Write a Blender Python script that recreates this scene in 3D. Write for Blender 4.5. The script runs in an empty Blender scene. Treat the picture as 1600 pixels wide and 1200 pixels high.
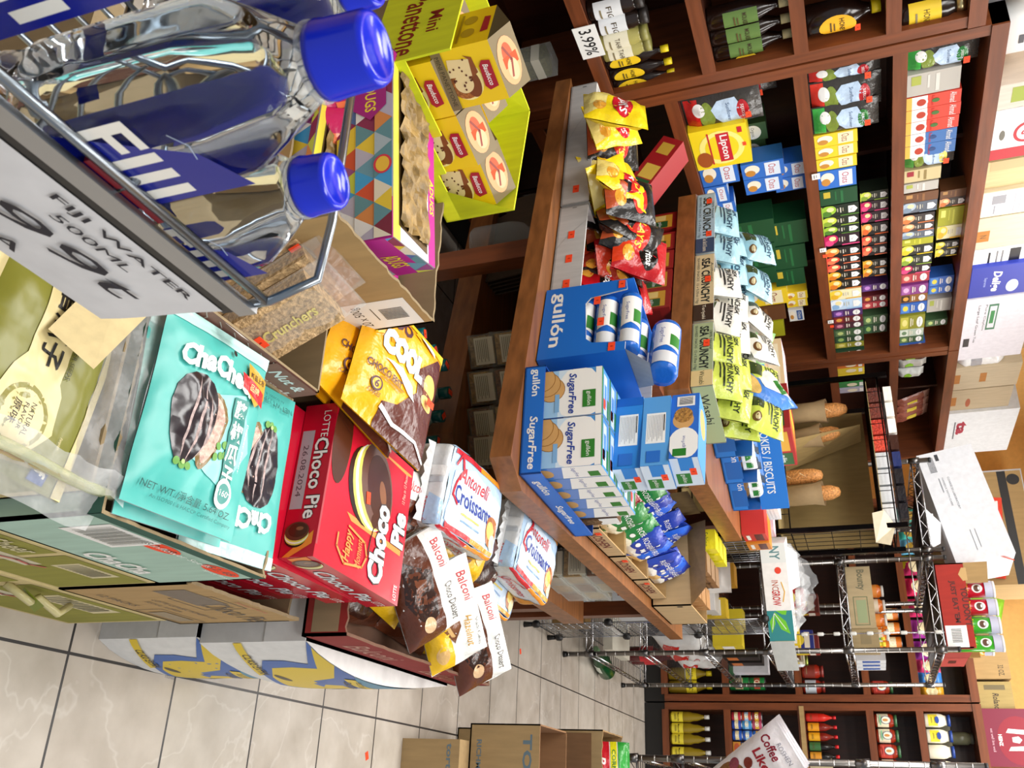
import bpy, math, random
from mathutils import Vector, Matrix, noise
from mathutils.geometry import tessellate_polygon
PI = math.pi
rnd = random.Random(7)
sc = bpy.context.scene
COL = sc.collection

# ---------------------------------------------------------------- camera
EYE = Vector((0, 0, 1.5))
FPX = 1430.5                                    # focal length in pixels of the 1600 px frame
RV = Vector((0.906, 0.408, -0.109)).normalized()      # the photo's down direction (phone held sideways)
UV = Vector((-0.0415, 0.3443, 0.9379)).normalized()   # the photo's right direction
FV = RV.cross(-UV).normalized() if RV.cross(-UV).y > 0 else -RV.cross(-UV).normalized()
UV = FV.cross(-RV).normalized() if FV.cross(-RV).z > 0 else -FV.cross(-RV).normalized()
cam = bpy.data.cameras.new('camera'); camo = bpy.data.objects.new('camera', cam); COL.objects.link(camo)
cam.sensor_width = 36; cam.lens = FPX * 36 / 1600; cam.clip_start = .02
cx, cy, cz = UV, -RV, -FV
camo.matrix_world = Matrix(((cx.x, cy.x, cz.x, EYE.x), (cx.y, cy.y, cz.y, EYE.y), (cx.z, cy.z, cz.z, EYE.z), (0, 0, 0, 1)))
cam.dof.use_dof = True; cam.dof.focus_distance = 1.6; cam.dof.aperture_fstop = 32
sc.camera = camo

# ---------------------------------------------------------------- world, lights, exposure
w = bpy.data.worlds.new('world'); sc.world = w; w.use_nodes = True
w.node_tree.nodes['Background'].inputs[0].default_value = (.86, .92, 1, 1)
w.node_tree.nodes['Background'].inputs[1].default_value = .42
def area(name, loc, sx, sy, power, rot=(0, 0, 0), color=(1, .985, .955)):
    l = bpy.data.lights.new(name, 'AREA'); l.shape = 'RECTANGLE'; l.size = sx; l.size_y = sy; l.energy = power; l.color = color
    o = bpy.data.objects.new(name, l); COL.objects.link(o); o.location = loc; o.rotation_euler = rot
    return o
LAMPS = [(-.9, .75), (.75, .3), (-.45, 3.1), (-1.7, 3.6), (.9, 3.4), (-.6, 5.6), (.9, 5.8), (-1.7, 1.6)]
for lx, ly_ in LAMPS:
    area('ceiling_or_fill_lamp', (lx, ly_, 2.93), 1.15, .55, 24)
area('ceiling_or_fill_lamp', (-.9, 6.25, 2.93), 1.8, .3, 15)  # added fill lamp, no fixture seen, brightens the orange back wall
sc.view_settings.view_transform = 'Standard'; sc.view_settings.look = 'None'
sc.view_settings.exposure = .35; sc.view_settings.gamma = 1; sc.view_settings.use_curve_mapping = False

def at(ax, px, py, val):
    """the point of the photo's pixel (px, py) that lies on the plane ax = val of the room"""
    d = UV * ((px - 800) / FPX) + RV * ((py - 600) / FPX) + FV
    i = 'xyz'.index(ax)
    return EYE + d * ((val - EYE[i]) / d[i])

# ---------------------------------------------------------------- materials
def lin(h):
    h = h.lstrip('#'); c = [int(h[i:i + 2], 16) / 255 for i in (0, 2, 4)]
    return tuple(x / 12.92 if x <= .04045 else ((x + .055) / 1.055) ** 2.4 for x in c) + (1,)
MC = {}
def m(hexc, kind='p'):
    key = (hexc, kind)
    if key in MC: return MC[key]
    mt = bpy.data.materials.new(kind + '_' + hexc.lstrip('#')); mt.use_nodes = True; MC[key] = mt
    nt = mt.node_tree; N = nt.nodes; L = nt.links; b = N['Principled BSDF']; out = N['Material Output']
    c = lin(hexc); b.inputs['Base Color'].default_value = c
    rough = {'p': .42, 'matte': .75, 'card': .85, 'wood': .42, 'foil': .26, 'satin': .34, 'metal': .28, 'gloss': .18, 'paper': .8, 'film': .12, 'black': .5, 'food': .6, 'water': .03, 'clear': .08, 'haze': .3}.get(kind, .5)
    b.inputs['Roughness'].default_value = rough
    def tex(scale, detail=3, vec=None):
        t = N.new('ShaderNodeTexNoise'); t.inputs['Scale'].default_value = scale; t.inputs['Detail'].default_value = detail
        co = N.new('ShaderNodeTexCoord'); mp = N.new('ShaderNodeMapping'); L.new(co.outputs['Object'], mp.inputs[0])
        if vec: mp.inputs['Scale'].default_value = vec
        L.new(mp.outputs[0], t.inputs['Vector']); return t
    def vary(t, lo, hi):
        r = N.new('ShaderNodeValToRGB'); r.color_ramp.elements[0].position = .3; r.color_ramp.elements[1].position = .7
        r.color_ramp.elements[0].color = tuple(x * lo for x in c[:3]) + (1,); r.color_ramp.elements[1].color = tuple(min(1, x * hi) for x in c[:3]) + (1,)
        L.new(t.outputs['Fac'], r.inputs[0]); L.new(r.outputs[0], b.inputs['Base Color'])
    def bump(t, strength, dist=.01):
        u = N.new('ShaderNodeBump'); u.inputs['Strength'].default_value = strength; u.inputs['Distance'].default_value = dist
        L.new(t.outputs['Fac'], u.inputs['Height']); L.new(u.outputs[0], b.inputs['Normal'])
    if kind == 'card': vary(tex(60, 4, (1, 1, .15)), .9, 1.06)
    elif kind == 'matte' or kind == 'paper': vary(tex(40), .94, 1.04)
    elif kind.startswith('wood'):
        b.inputs['Roughness'].default_value = .38
        v = {'woodx': (1.2, 14, 14), 'woody': (14, 1.2, 14), 'woodz': (14, 14, 1.2)}[kind]
        t = tex(3.2, 6, v); vary(t, .68, 1.22); bump(t, .12, .004)
    elif kind == 'foil': bump(tex(26, 3), .45, .012)
    elif kind == 'satin': bump(tex(18, 2), .16, .01)
    elif kind == 'food': t = tex(120, 3); vary(t, .55, 1.3); bump(t, .8, .006)
    elif kind == 'chunk': t = tex(34, 4); vary(t, .45, 1.6); bump(t, .6, .008)
    elif kind == 'metal': b.inputs['Metallic'].default_value = 1
    elif kind == 'chrome': b.inputs['Metallic'].default_value = 1; b.inputs['Roughness'].default_value = .16
    elif kind == 'emit':
        b.inputs['Emission Color'].default_value = c; b.inputs['Emission Strength'].default_value = 6
    elif kind == 'water':
        b.inputs['Transmission Weight'].default_value = 1; b.inputs['IOR'].default_value = 1.3
    elif kind in ('clear', 'film', 'haze'):
        tr = N.new('ShaderNodeBsdfTransparent'); mx = N.new('ShaderNodeMixShader'); tr.inputs[0].default_value = (.95, .95, .95, 1)
        lw = N.new('ShaderNodeLayerWeight'); lw.inputs[0].default_value = .35
        ma = N.new('ShaderNodeMath'); ma.operation = 'MULTIPLY_ADD'; L.new(lw.outputs['Facing'], ma.inputs[0])
        ma.inputs[1].default_value = .22 if kind == 'film' else .45; ma.inputs[2].default_value = {'clear': .12, 'film': .07, 'haze': .24}[kind]
        L.new(ma.outputs[0], mx.inputs[0]); L.new(tr.outputs[0], mx.inputs[1]); L.new(b.outputs[0], mx.inputs[2]); L.new(mx.outputs[0], out.inputs[0])
        bump(tex(22, 3), .7 if kind != 'clear' else .1, .012)
    return mt
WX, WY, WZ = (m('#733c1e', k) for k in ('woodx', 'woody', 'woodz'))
DX, DY, DZ = (m('#3a190c', k) for k in ('woodx', 'woody', 'woodz'))  # shelf wood darkened, painting the shade inside the compartments into its colour
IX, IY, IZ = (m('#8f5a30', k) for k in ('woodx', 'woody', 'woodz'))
CARD = m('#b0905f', 'card'); CARDL = m('#c3a67a', 'card'); CARDG = m('#8f7d5e', 'card')
WHITE = m('#f1f1ee'); BLACK = m('#151414'); ORANGE = m('#ff4a1c', 'matte'); CHROME = m('#c9cace', 'chrome'); STEEL = m('#a9abb0', 'metal')
GREYC = m('#b9b8b6', 'card')

# ---------------------------------------------------------------- 2-D artwork
GC = {}
def glyphs(s, bold, shear):
    k = (s, bold, shear)
    if k in GC: return GC[k]
    cu = bpy.data.curves.new('lettering', 'FONT'); cu.body = s; cu.size = 1; cu.offset = bold; cu.shear = shear; cu.resolution_u = 2
    ob = bpy.data.objects.new('lettering', cu); me = ob.to_mesh()
    vs = [(v.co.x, v.co.y) for v in me.vertices]; fs = [tuple(p.vertices) for p in me.polygons]
    ob.to_mesh_clear(); bpy.data.objects.remove(ob); bpy.data.curves.remove(cu)
    if vs:
        x0 = min(v[0] for v in vs); x1 = max(v[0] for v in vs); y0 = min(v[1] for v in vs); y1 = max(v[1] for v in vs)
        h = max(y1 - y0, 1e-4); vs = [((v[0] - (x0 + x1) / 2) / h, (v[1] - (y0 + y1) / 2) / h) for v in vs]
        asp = (x1 - x0) / h
    else: asp = 1
    GC[k] = (vs, fs, asp); return GC[k]
def art(ops, W, H):
    """ops in fractions of the face -> list of (points in metres, faces, material)"""
    out = []
    for o in ops:
        k = o[0]
        if k == 'r':
            _, a, b, c, d, mt = o; out.append(([(a * W, b * H), (c * W, b * H), (c * W, d * H), (a * W, d * H)], [(0, 1, 2, 3)], mt))
        elif k == 'e':
            _, a, b, rx, ry, mt = o; n = 22
            out.append(([(a * W + rx * W * math.cos(2 * PI * i / n), b * H + ry * H * math.sin(2 * PI * i / n)) for i in range(n)], [tuple(range(n))], mt)); out[-1] = ([(min(max(x, 0), W), min(max(y, 0), H)) for x, y in out[-1][0]],) + out[-1][1:]
        elif k == 'E':        # tilted ellipse
            _, a, b, rx, ry, rd, mt = o; n = 24; ca, sa = math.cos(math.radians(rd)), math.sin(math.radians(rd)); q = [(rx * W * math.cos(2 * PI * i / n), ry * H * math.sin(2 * PI * i / n)) for i in range(n)]
            out.append(([(a * W + x * ca - y * sa, b * H + x * sa + y * ca) for x, y in q], [tuple(range(n))], mt))
        elif k == 'p':
            pts = [(x * W, y * H) for x, y in o[1]]
            fs = tessellate_polygon([[Vector((x, y, 0)) for x, y in pts]])
            ff = []
            for t in fs:
                a, b, c = (pts[i] for i in t)
                ff.append(tuple(t) if (b[0] - a[0]) * (c[1] - a[1]) - (b[1] - a[1]) * (c[0] - a[0]) > 0 else tuple(reversed(t)))
            out.append((pts, ff, o[2]))
        elif k == 'l':
            pts = [Vector((x * W, y * H)) for x, y in o[1]]; wd = o[2] / 2; vs = []; fs = []
            for i in range(len(pts) - 1):
                d = pts[i + 1] - pts[i]
                if d.length < 1e-6: continue
                d.normalize(); n = Vector((-d.y, d.x)) * wd; q = len(vs); e = d * wd * .6
                vs += [tuple(pts[i] - n - e), tuple(pts[i + 1] - n + e), tuple(pts[i + 1] + n + e), tuple(pts[i] + n - e)]; fs.append((q, q + 1, q + 2, q + 3))
            out.append((vs, fs, o[3]))
        elif k == 't':
            s, cxx, cyy, h, mt = o[1:6]; kw = o[6] if len(o) > 6 else {}
            vs, fs, asp = glyphs(s, kw.get('bold', .0), kw.get('shear', 0))
            sy = h * H; sx = sy
            if 'w' in kw: sx = kw['w'] * W / max(asp, .01)
            r = math.radians(kw.get('rot', 0)); ca, sa = math.cos(r), math.sin(r)
            if 'w' in kw and abs(abs(kw.get('rot', 0)) - 90) < 1: sx = kw['w'] * H / max(asp, .01); sy = h * W
            bend = kw.get('bend', 0)
            pp = []
            for x, y in vs:
                x *= sx; y *= sy
                if bend: y += bend * H * (x / (asp * sx / 2 + 1e-9)) ** 2
                pp.append((cxx * W + x * ca - y * sa, cyy * H + x * sa + y * ca))
            out.append((pp, fs, mt))
    return out
def refine(pts, fs, L):
    v = list(pts); tr = []
    for f in fs:
        for i in range(1, len(f) - 1): tr.append((f[0], f[i], f[i + 1]))
    res = []; mid = {}
    st = tr
    while st:
        t = st.pop(); ds = []
        for i in range(3):
            a, b = v[t[i]], v[t[(i + 1) % 3]]; ds.append((a[0] - b[0]) ** 2 + (a[1] - b[1]) ** 2)
        k = ds.index(max(ds))
        if ds[k] <= L * L or len(v) > 30000: res.append(t); continue
        a, b, c = t[k], t[(k + 1) % 3], t[(k + 2) % 3]; key = (min(a, b), max(a, b))
        if key not in mid: mid[key] = len(v); v.append(((v[a][0] + v[b][0]) / 2, (v[a][1] + v[b][1]) / 2))
        mm = mid[key]; st += [(a, mm, c), (mm, b, c)]
    return v, res

# ---------------------------------------------------------------- mesh building
class MB:
    def __init__(s): s.v = []; s.f = []; s.mi = []; s.sm = []; s.mats = []
    def M(s, mt):
        if mt not in s.mats: s.mats.append(mt)
        return s.mats.index(mt)
    def add(s, vs, fs, mt, smooth=False):
        b = len(s.v); k = s.M(mt); s.v += [tuple(p) for p in vs]
        for f in fs: s.f.append(tuple(i + b for i in f)); s.mi.append(k); s.sm.append(smooth)
        return s
    def box(s, a, b, mt, T=None):
        x0, y0, z0 = a; x1, y1, z1 = b
        vs = [(x0, y0, z0), (x1, y0, z0), (x1, y1, z0), (x0, y1, z0), (x0, y0, z1), (x1, y0, z1), (x1, y1, z1), (x0, y1, z1)]
        if T: vs = [T @ Vector(p) for p in vs]
        return s.add(vs, [(0, 3, 2, 1), (4, 5, 6, 7), (0, 1, 5, 4), (1, 2, 6, 5), (2, 3, 7, 6), (3, 0, 4, 7)], mt)
    def prism(s, poly, z0, z1, mt):
        n = len(poly); vs = [(x, y, z0) for x, y in poly] + [(x, y, z1) for x, y in poly]
        fs = [tuple(range(n - 1, -1, -1)), tuple(range(n, 2 * n))] + [(i, (i + 1) % n, n + (i + 1) % n, n + i) for i in range(n)]
        return s.add(vs, fs, mt)
    def tube(s, pts, r, mt, n=8, closed=False):
        P = [Vector(p) for p in pts]; vs = []; N = len(P); prev = None
        for i, p in enumerate(P):
            if closed: d = P[(i + 1) % N] - P[i - 1]
            else: d = P[min(i + 1, N - 1)] - P[max(i - 1, 0)]
            d.normalize()
            if prev is None: u = d.orthogonal().normalized()
            else:
                u = prev - d * prev.dot(d); u = u.normalized() if u.length > 1e-6 else d.orthogonal().normalized()
            prev = u; q = d.cross(u)
            vs += [p + u * r * math.cos(2 * PI * k / n) + q * r * math.sin(2 * PI * k / n) for k in range(n)]
        fs = []
        for i in range(N if closed else N - 1):
            j = (i + 1) % N
            fs += [(i * n + k, i * n + (k + 1) % n, j * n + (k + 1) % n, j * n + k) for k in range(n)]
        if not closed: fs += [tuple(range(n - 1, -1, -1)), tuple((N - 1) * n + k for k in range(n))]
        return s.add(vs, fs, mt, True)
    def lathe(s, prof, mt, n=20, c=(0, 0), cap=True):
        vs = []; fs = []
        for r, z in prof: vs += [(c[0] + r * math.cos(2 * PI * k / n), c[1] + r * math.sin(2 * PI * k / n), z) for k in range(n)]
        for i in range(len(prof) - 1): fs += [(i * n + k, i * n + (k + 1) % n, (i + 1) * n + (k + 1) % n, (i + 1) * n + k) for k in range(n)]
        if cap: fs += [tuple(range(n - 1, -1, -1)), tuple((len(prof) - 1) * n + k for k in range(n))]
        return s.add(vs, fs, mt, True)
    def flat(s, o, ux, uy, nn, ops, W, H, eps=.0005):
        o, ux, uy, nn = Vector(o), Vector(ux), Vector(uy), Vector(nn)
        for k, (pts, fs, mt) in enumerate(art(ops, W, H)):
            s.add([o + ux * x + uy * y + nn * (eps + k * .00009) for x, y in pts], fs, mt)
        return s
    def curved(s, fn, ops, W, H, L=.01, eps=.0006):
        for k, (pts, fs, mt) in enumerate(art(ops, W, H)):
            v, f = refine(pts, fs, L); s.add([fn(x, y, eps + k * .00014) for x, y in v], f, mt, True)
        return s
    def build(s, name, parent=None, loc=None, rot=None, bevel=0):
        me = bpy.data.meshes.new(name); me.from_pydata(s.v, [], s.f); me.update()
        for mt in s.mats: me.materials.append(mt)
        me.polygons.foreach_set('material_index', s.mi); me.polygons.foreach_set('use_smooth', s.sm)
        o = bpy.data.objects.new(name, me); COL.objects.link(o)
        if parent: o.parent = parent
        if loc is not None: o.location = loc
        if rot is not None: o.rotation_euler = rot
        if bevel:
            md = o.modifiers.new('bevel', 'BEVEL'); md.width = bevel; md.segments = 2; md.limit_method = 'ANGLE'
        return o
def tag(o, label, cat, group=None, loc=None, rot=None):
    o['label'] = label; o['category'] = cat
    if group: o['group'] = group
    if loc is not None: o.location = loc
    if rot is not None: o.rotation_euler = rot
    return o
def thing(name, label, cat, loc=(0, 0, 0), rotz=0, group=None):
    o = bpy.data.objects.new(name, None); COL.objects.link(o); o.empty_display_size = .05
    return tag(o, label, cat, group, loc, (0, 0, rotz))
def dup(root, label=None, loc=None, rot=None, group=None):
    r = root.copy(); COL.objects.link(r)
    if loc is not None: r.location = loc
    if rot is not None: r.rotation_euler = rot
    if label: r['label'] = label
    if group: r['group'] = group
    for ch in list(root.children):
        c = ch.copy(); COL.objects.link(c); c.parent = r
        for g in list(ch.children):
            d = g.copy(); COL.objects.link(d); d.parent = c
    return r
def struct(o):
    o['kind'] = 'structure'; return o
def faceframe(f, w, d, h):
    k = f[0]
    F = {'F': ((-w / 2, -d / 2, 0), (1, 0, 0), (0, 0, 1), (0, -1, 0), w, h), 'K': ((w / 2, d / 2, 0), (-1, 0, 0), (0, 0, 1), (0, 1, 0), w, h),
         'R': ((w / 2, -d / 2, 0), (0, 1, 0), (0, 0, 1), (1, 0, 0), d, h), 'L': ((-w / 2, d / 2, 0), (0, -1, 0), (0, 0, 1), (-1, 0, 0), d, h),
         'T': ((-w / 2, -d / 2, h), (1, 0, 0), (0, 1, 0), (0, 0, 1), w, d)}[k]
    o, ux, uy, n, W, H = (Vector(F[0]), Vector(F[1]), Vector(F[2]), Vector(F[3]), F[4], F[5])
    r = f[1:]
    if r == '180': o = o + ux * W + uy * H; ux, uy = -ux, -uy
    elif r == '90': o = o + ux * W; ux, uy = uy, -ux; W, H = H, W          # reads along the face's own up direction
    elif r == '270': o = o + uy * H; ux, uy = -uy, ux; W, H = H, W
    return o, ux, uy, n, W, H
def packmb(w, d, h, mt, dec, eps=.0005):
    b = MB(); b.box((-w / 2, -d / 2, 0), (w / 2, d / 2, h), mt)
    for f, ops in dec.items():
        o, ux, uy, n, W, H = faceframe(f, w, d, h); b.flat(o, ux, uy, n, ops, W, H, eps)
    return b
def opencarton(w, d, h, t, mt, inner, dec, cut=(0, 0, 0, 0), ragged=0):
    """tray open at the top; cut lowers front, right, back, left wall"""
    b = MB(); b.box((-w / 2, -d / 2, 0), (w / 2, d / 2, t), inner)
    R_ = random.Random(int(w * 1e4))
    for k, (f, c) in enumerate(zip('FRKL', cut)):
        o, ux, uy, n, W, H = faceframe(f, w, d, h); hh = H - c; N = 24 if ragged else 1; pts = []
        for i in range(N + 1): pts.append(hh - (R_.random() * ragged if 0 < i < N else 0))
        for i in range(N):
            a0, a1 = W * i / N, W * (i + 1) / N
            q = [o + ux * a0, o + ux * a1, o + ux * a1 + uy * pts[i + 1], o + ux * a0 + uy * pts[i]]
            qi = [p - n * t for p in q]
            b.add(q, [(0, 1, 2, 3)], mt); b.add(qi, [(3, 2, 1, 0)], inner)
            b.add([q[3], q[2], qi[2], qi[3]], [(0, 1, 2, 3)], inner)
            if i == 0: b.add([q[0], q[3], qi[3], qi[0]], [(0, 1, 2, 3)], inner)
            if i == N - 1: b.add([q[1], qi[1], qi[2], q[2]], [(0, 1, 2, 3)], inner)
    for f, ops in dec.items():
        o, ux, uy, n, W, H = faceframe(f, w, d, h); b.flat(o, ux, uy, n, ops, W, H)
    return b
def sticker(parent, loc, nx=None, size=.02, rot=(0, 0, 0), txt='$'):
    """orange price tag; lies in its own xy plane facing +z before rot"""
    b = MB(); b.box((-size / 2, -size * .32, 0), (size / 2, size * .32, .0006), ORANGE)
    b.flat((-size / 2, -size * .32, .0006), (1, 0, 0), (0, 1, 0), (0, 0, 1), [('t', txt, .5, .5, .4, m('#7a1408'))], size, size * .64, .0002)
    o = b.build('price_sticker', parent, loc, rot); return o
FF = (PI / 2, 0, 0); FR = (PI / 2, 0, PI / 2)      # sticker turned to a front face / a right face
def bagmb(w, h, t, mt, ops, seed=0, wr=.004, back=None, crimp=.06, sag=0, side_ops=None, nx=22, ny=26):
    """filled pouch standing in the xz plane, front towards -y, base at z=0"""
    sd = Vector((seed * 3.17, seed * 1.31, seed * 2.7))
    def prof(s, v):
        a = 1 - abs(2 * s - 1) ** 2.6; c = min(max(v - crimp * .5, 0), max(1 - crimp * .5 - v, 0)) / .5
        return a ** .62 * min(1, c * 3.2) ** .6
    def pt(x, y, side, e=0):
        s = min(max(x / w, 0), 1); v = min(max(y / h, 0), 1); p = prof(s, v)
        k = noise.noise(Vector((x * 22, y * 22, side * 5)) + sd) + .6 * noise.noise(Vector((x * 55, y * 55, side * 9)) + sd)
        dy = t / 2 * p + k * wr * (.35 + p) * (1 if .02 < s < .98 else .4)
        xx = (x - w / 2) * (1 - .05 * p * math.sin(PI * v)) + noise.noise(Vector((0, y * 16, side)) + sd) * wr * .7 * (abs(2 * s - 1))
        return Vector((xx, side * (max(dy, .0012) + e) - sag * math.sin(PI * v), y))
    b = MB(); G = None
    for side, mm in ((-1, mt), (1, back or mt)):
        vs = [pt(w * i / nx, h * j / ny, side) for j in range(ny + 1) for i in range(nx + 1)]; fs = []
        G = G or vs
        for j in range(ny):
            for i in range(nx):
                q = (j * (nx + 1) + i, j * (nx + 1) + i + 1, (j + 1) * (nx + 1) + i + 1, (j + 1) * (nx + 1) + i)
                fs.append(q if side < 0 else q[::-1])
        b.add(vs, fs, mm, True)
    def on(x, y, e):                   # artwork follows the facets of the pouch
        fx_ = min(max(x / w, 0), .9999) * nx; fy_ = min(max(y / h, 0), .9999) * ny; i, j = int(fx_), int(fy_); u, v = fx_ - i, fy_ - j; k = j * (nx + 1) + i
        p = (G[k] * (1 - u) + G[k + 1] * u) * (1 - v) + (G[k + nx + 1] * (1 - u) + G[k + nx + 2] * u) * v
        return p + Vector((0, -e - .0006, 0))
    b.curved(on, ops, w, h, L=min(.012, w / nx * .9))
    return b
def brickmb(w, d, h, mt, seed=0, pw=9, wr=.004, n=12, skin=None):
    """soft-edged wrapped brick on z=0; returns (builder, mapper(face, u, v, lift))"""
    sv = Vector((seed * 2.3, seed, seed * .7))
    FA = {'F': ((0, -1, 0), (1, 0, 0), (0, 0, 1)), 'K': ((0, 1, 0), (-1, 0, 0), (0, 0, 1)), 'R': ((1, 0, 0), (0, 1, 0), (0, 0, 1)), 'L': ((-1, 0, 0), (0, -1, 0), (0, 0, 1)), 'T': ((0, 0, 1), (1, 0, 0), (0, 1, 0)), 'B': ((0, 0, -1), (-1, 0, 0), (0, 1, 0))}
    def on(f, u, v, e=0):
        nn, a, c = (Vector(q) for q in FA[f]); p = nn + a * (2 * u - 1) + c * (2 * v - 1)
        s = (abs(p.x) ** pw + abs(p.y) ** pw + abs(p.z) ** pw) ** (-1 / pw); q = Vector((p.x * s * w / 2, p.y * s * d / 2, p.z * s * h / 2))
        k = noise.noise(q * 16 + sv) * wr + noise.noise(q * 42 + sv) * wr * .6
        return q + nn * (e + (k if f != 'B' else 0)) + Vector((0, 0, h / 2))
    b = MB()
    for f in FA:
        vs = [on(f, i / n, j / n) for j in range(n + 1) for i in range(n + 1)]
        b.add(vs, [(j * (n + 1) + i, j * (n + 1) + i + 1, (j + 1) * (n + 1) + i + 1, (j + 1) * (n + 1) + i) for j in range(n) for i in range(n)], (skin or {}).get(f, mt), True)
    return b, on
ORD = 'first second third fourth fifth sixth seventh eighth ninth tenth eleventh twelfth thirteenth fourteenth fifteenth sixteenth seventeenth eighteenth nineteenth twentieth'.split()
def nth(i): return ORD[i] if i < 20 else 'twenty-' + ORD[i - 20]
def lab(*a): return ' '.join(a)

# ---------------------------------------------------------------- the room
b = MB(); b.box((-2.7, -3, -.06), (3.2, 7.2, 0), None or m('#cfc6ba', 'matte'))
fl = struct(b.build('floor'))
fm = bpy.data.materials.new('floor_tile'); fm.use_nodes = True; nt = fm.node_tree; N, L = nt.nodes, nt.links; bs = N['Principled BSDF']
co = N.new('ShaderNodeTexCoord'); mp = N.new('ShaderNodeMapping'); mp.inputs['Location'].default_value = (.246 + .3435 * 10, -.1559 + .3285 * 20, 0); L.new(co.outputs['Object'], mp.inputs[0])
br = N.new('ShaderNodeTexBrick'); br.offset = 0; br.inputs['Scale'].default_value = 1; br.inputs['Mortar Size'].default_value = .0032; br.inputs['Brick Width'].default_value = .3435; br.inputs['Row Height'].default_value = .3285
br.inputs['Color1'].default_value = lin('#c3b9ad'); br.inputs['Color2'].default_value = lin('#ccc4b9'); br.inputs['Mortar'].default_value = lin('#2e2b2b'); br.inputs['Mortar Smooth'].default_value = .05
L.new(mp.outputs[0], br.inputs['Vector'])
n1 = N.new('ShaderNodeTexNoise'); n1.inputs['Scale'].default_value = 9; n1.inputs['Detail'].default_value = 8; L.new(mp.outputs[0], n1.inputs['Vector'])
r1 = N.new('ShaderNodeValToRGB'); r1.color_ramp.elements[0].position = .3; r1.color_ramp.elements[0].color = (.74, .72, .69, 1); r1.color_ramp.elements[1].position = .7; r1.color_ramp.elements[1].color = (1.0, 1.0, 1.0, 1); L.new(n1.outputs['Fac'], r1.inputs[0])
mu = N.new('ShaderNodeMix'); mu.data_type = 'RGBA'; mu.blend_type = 'MULTIPLY'; mu.inputs['Factor'].default_value = 1; L.new(br.outputs['Color'], mu.inputs['A']); L.new(r1.outputs[0], mu.inputs['B'])
n2 = N.new('ShaderNodeTexNoise'); n2.inputs['Scale'].default_value = 2.3; n2.inputs['Detail'].default_value = 5; n2.inputs['Distortion'].default_value = .3; L.new(mp.outputs[0], n2.inputs['Vector'])
r2 = N.new('ShaderNodeValToRGB'); e = r2.color_ramp.elements; e[0].position = .492; e[0].color = (0, 0, 0, 1); e[1].position = .5; e[1].color = (.55, .55, .55, 1); x = r2.color_ramp.elements.new(.508); x.color = (0, 0, 0, 1); e[1].color = (.2, .2, .2, 1); L.new(n2.outputs['Fac'], r2.inputs[0])
mv = N.new('ShaderNodeMix'); mv.data_type = 'RGBA'; L.new(r2.outputs[0], mv.inputs['Factor']); L.new(mu.outputs['Result'], mv.inputs['A']); mv.inputs['B'].default_value = (.86, .84, .8, 1)
mo = N.new('ShaderNodeMix'); mo.data_type = 'RGBA'; L.new(br.outputs['Fac'], mo.inputs['Factor']); L.new(mv.outputs['Result'], mo.inputs['A']); mo.inputs['B'].default_value = lin('#2e2b2b')
L.new(mo.outputs['Result'], bs.inputs['Base Color']); bs.inputs['Roughness'].default_value = .34
fl.data.materials.clear(); fl.data.materials.append(fm)
OW = m('#f4bd6c', 'matte')
struct(MB().box((-2.76, -3, 0), (-2.7, 7.2, 3), OW).build('wall_left'))
struct(MB().box((-2.7, 7.14, 0), (3.2, 7.2, 3), OW).build('wall_back'))
struct(MB().box((-2.76, -3, 3), (3.2, 7.2, 3.06), m('#eceae4', 'matte')).build('ceiling'))

# ---------------------------------------------------------------- wooden wall shelving
def shelf_unit(label, x0, x1, depth, boards, z_top, axis, at_, parts=(), kick=.13, back=True, stile=.045, partz=None):
    """unit that runs along `axis`; local x = run, local -y = front"""
    t = thing('wooden_shelf_unit', label, 'shelf', at_, {'x': 0, 'y': PI / 2}[axis])
    W = x1 - x0
    for k, xx in enumerate((x0, x1 - stile)):
        MB().box((xx, 0, kick), (xx + stile, depth, z_top), WZ).build('side_panel', t)
    for z in boards:
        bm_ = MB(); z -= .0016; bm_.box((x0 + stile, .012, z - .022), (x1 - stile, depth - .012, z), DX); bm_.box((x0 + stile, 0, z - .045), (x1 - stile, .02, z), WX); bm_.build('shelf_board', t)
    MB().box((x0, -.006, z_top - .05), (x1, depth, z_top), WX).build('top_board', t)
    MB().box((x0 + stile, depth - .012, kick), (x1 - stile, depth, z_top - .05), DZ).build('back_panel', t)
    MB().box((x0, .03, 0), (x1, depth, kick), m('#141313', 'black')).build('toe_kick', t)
    for p in parts:
        px, y0, z0, z1 = p
        MB().box((px - .012, y0, z0), (px + .012, depth - .012, z1), DZ).build('partition', t)
    return t
XS = -2.25
B1 = [.13 + .045, .55, .9, 1.25, 1.545, 1.822]
B2 = [.13 + .045, .61, 1.1, 1.532, 1.843]
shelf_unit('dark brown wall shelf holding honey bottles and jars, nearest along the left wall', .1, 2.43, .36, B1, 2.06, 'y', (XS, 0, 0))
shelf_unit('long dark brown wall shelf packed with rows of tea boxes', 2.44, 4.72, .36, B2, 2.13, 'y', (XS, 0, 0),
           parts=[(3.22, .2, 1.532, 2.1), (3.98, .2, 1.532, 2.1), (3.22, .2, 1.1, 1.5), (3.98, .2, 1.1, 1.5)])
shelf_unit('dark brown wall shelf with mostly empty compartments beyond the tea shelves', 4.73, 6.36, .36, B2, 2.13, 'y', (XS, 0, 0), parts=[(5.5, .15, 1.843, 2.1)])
YB = 6.7
B3 = [.175, .6, 1.085, 1.513, 1.813]
shelf_unit('dark brown wall shelf of bottles, jars and mayonnaise at right of the back wall', -.72, 1.3, .36, B3, 2.15, 'x', (0, YB, 0), kick=.15)
shelf_unit('dark brown wall shelf on the back wall behind the chrome wire racks', -2.1, -.73, .36, B3, 2.15, 'x', (0, YB, 0), kick=.15)

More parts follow.
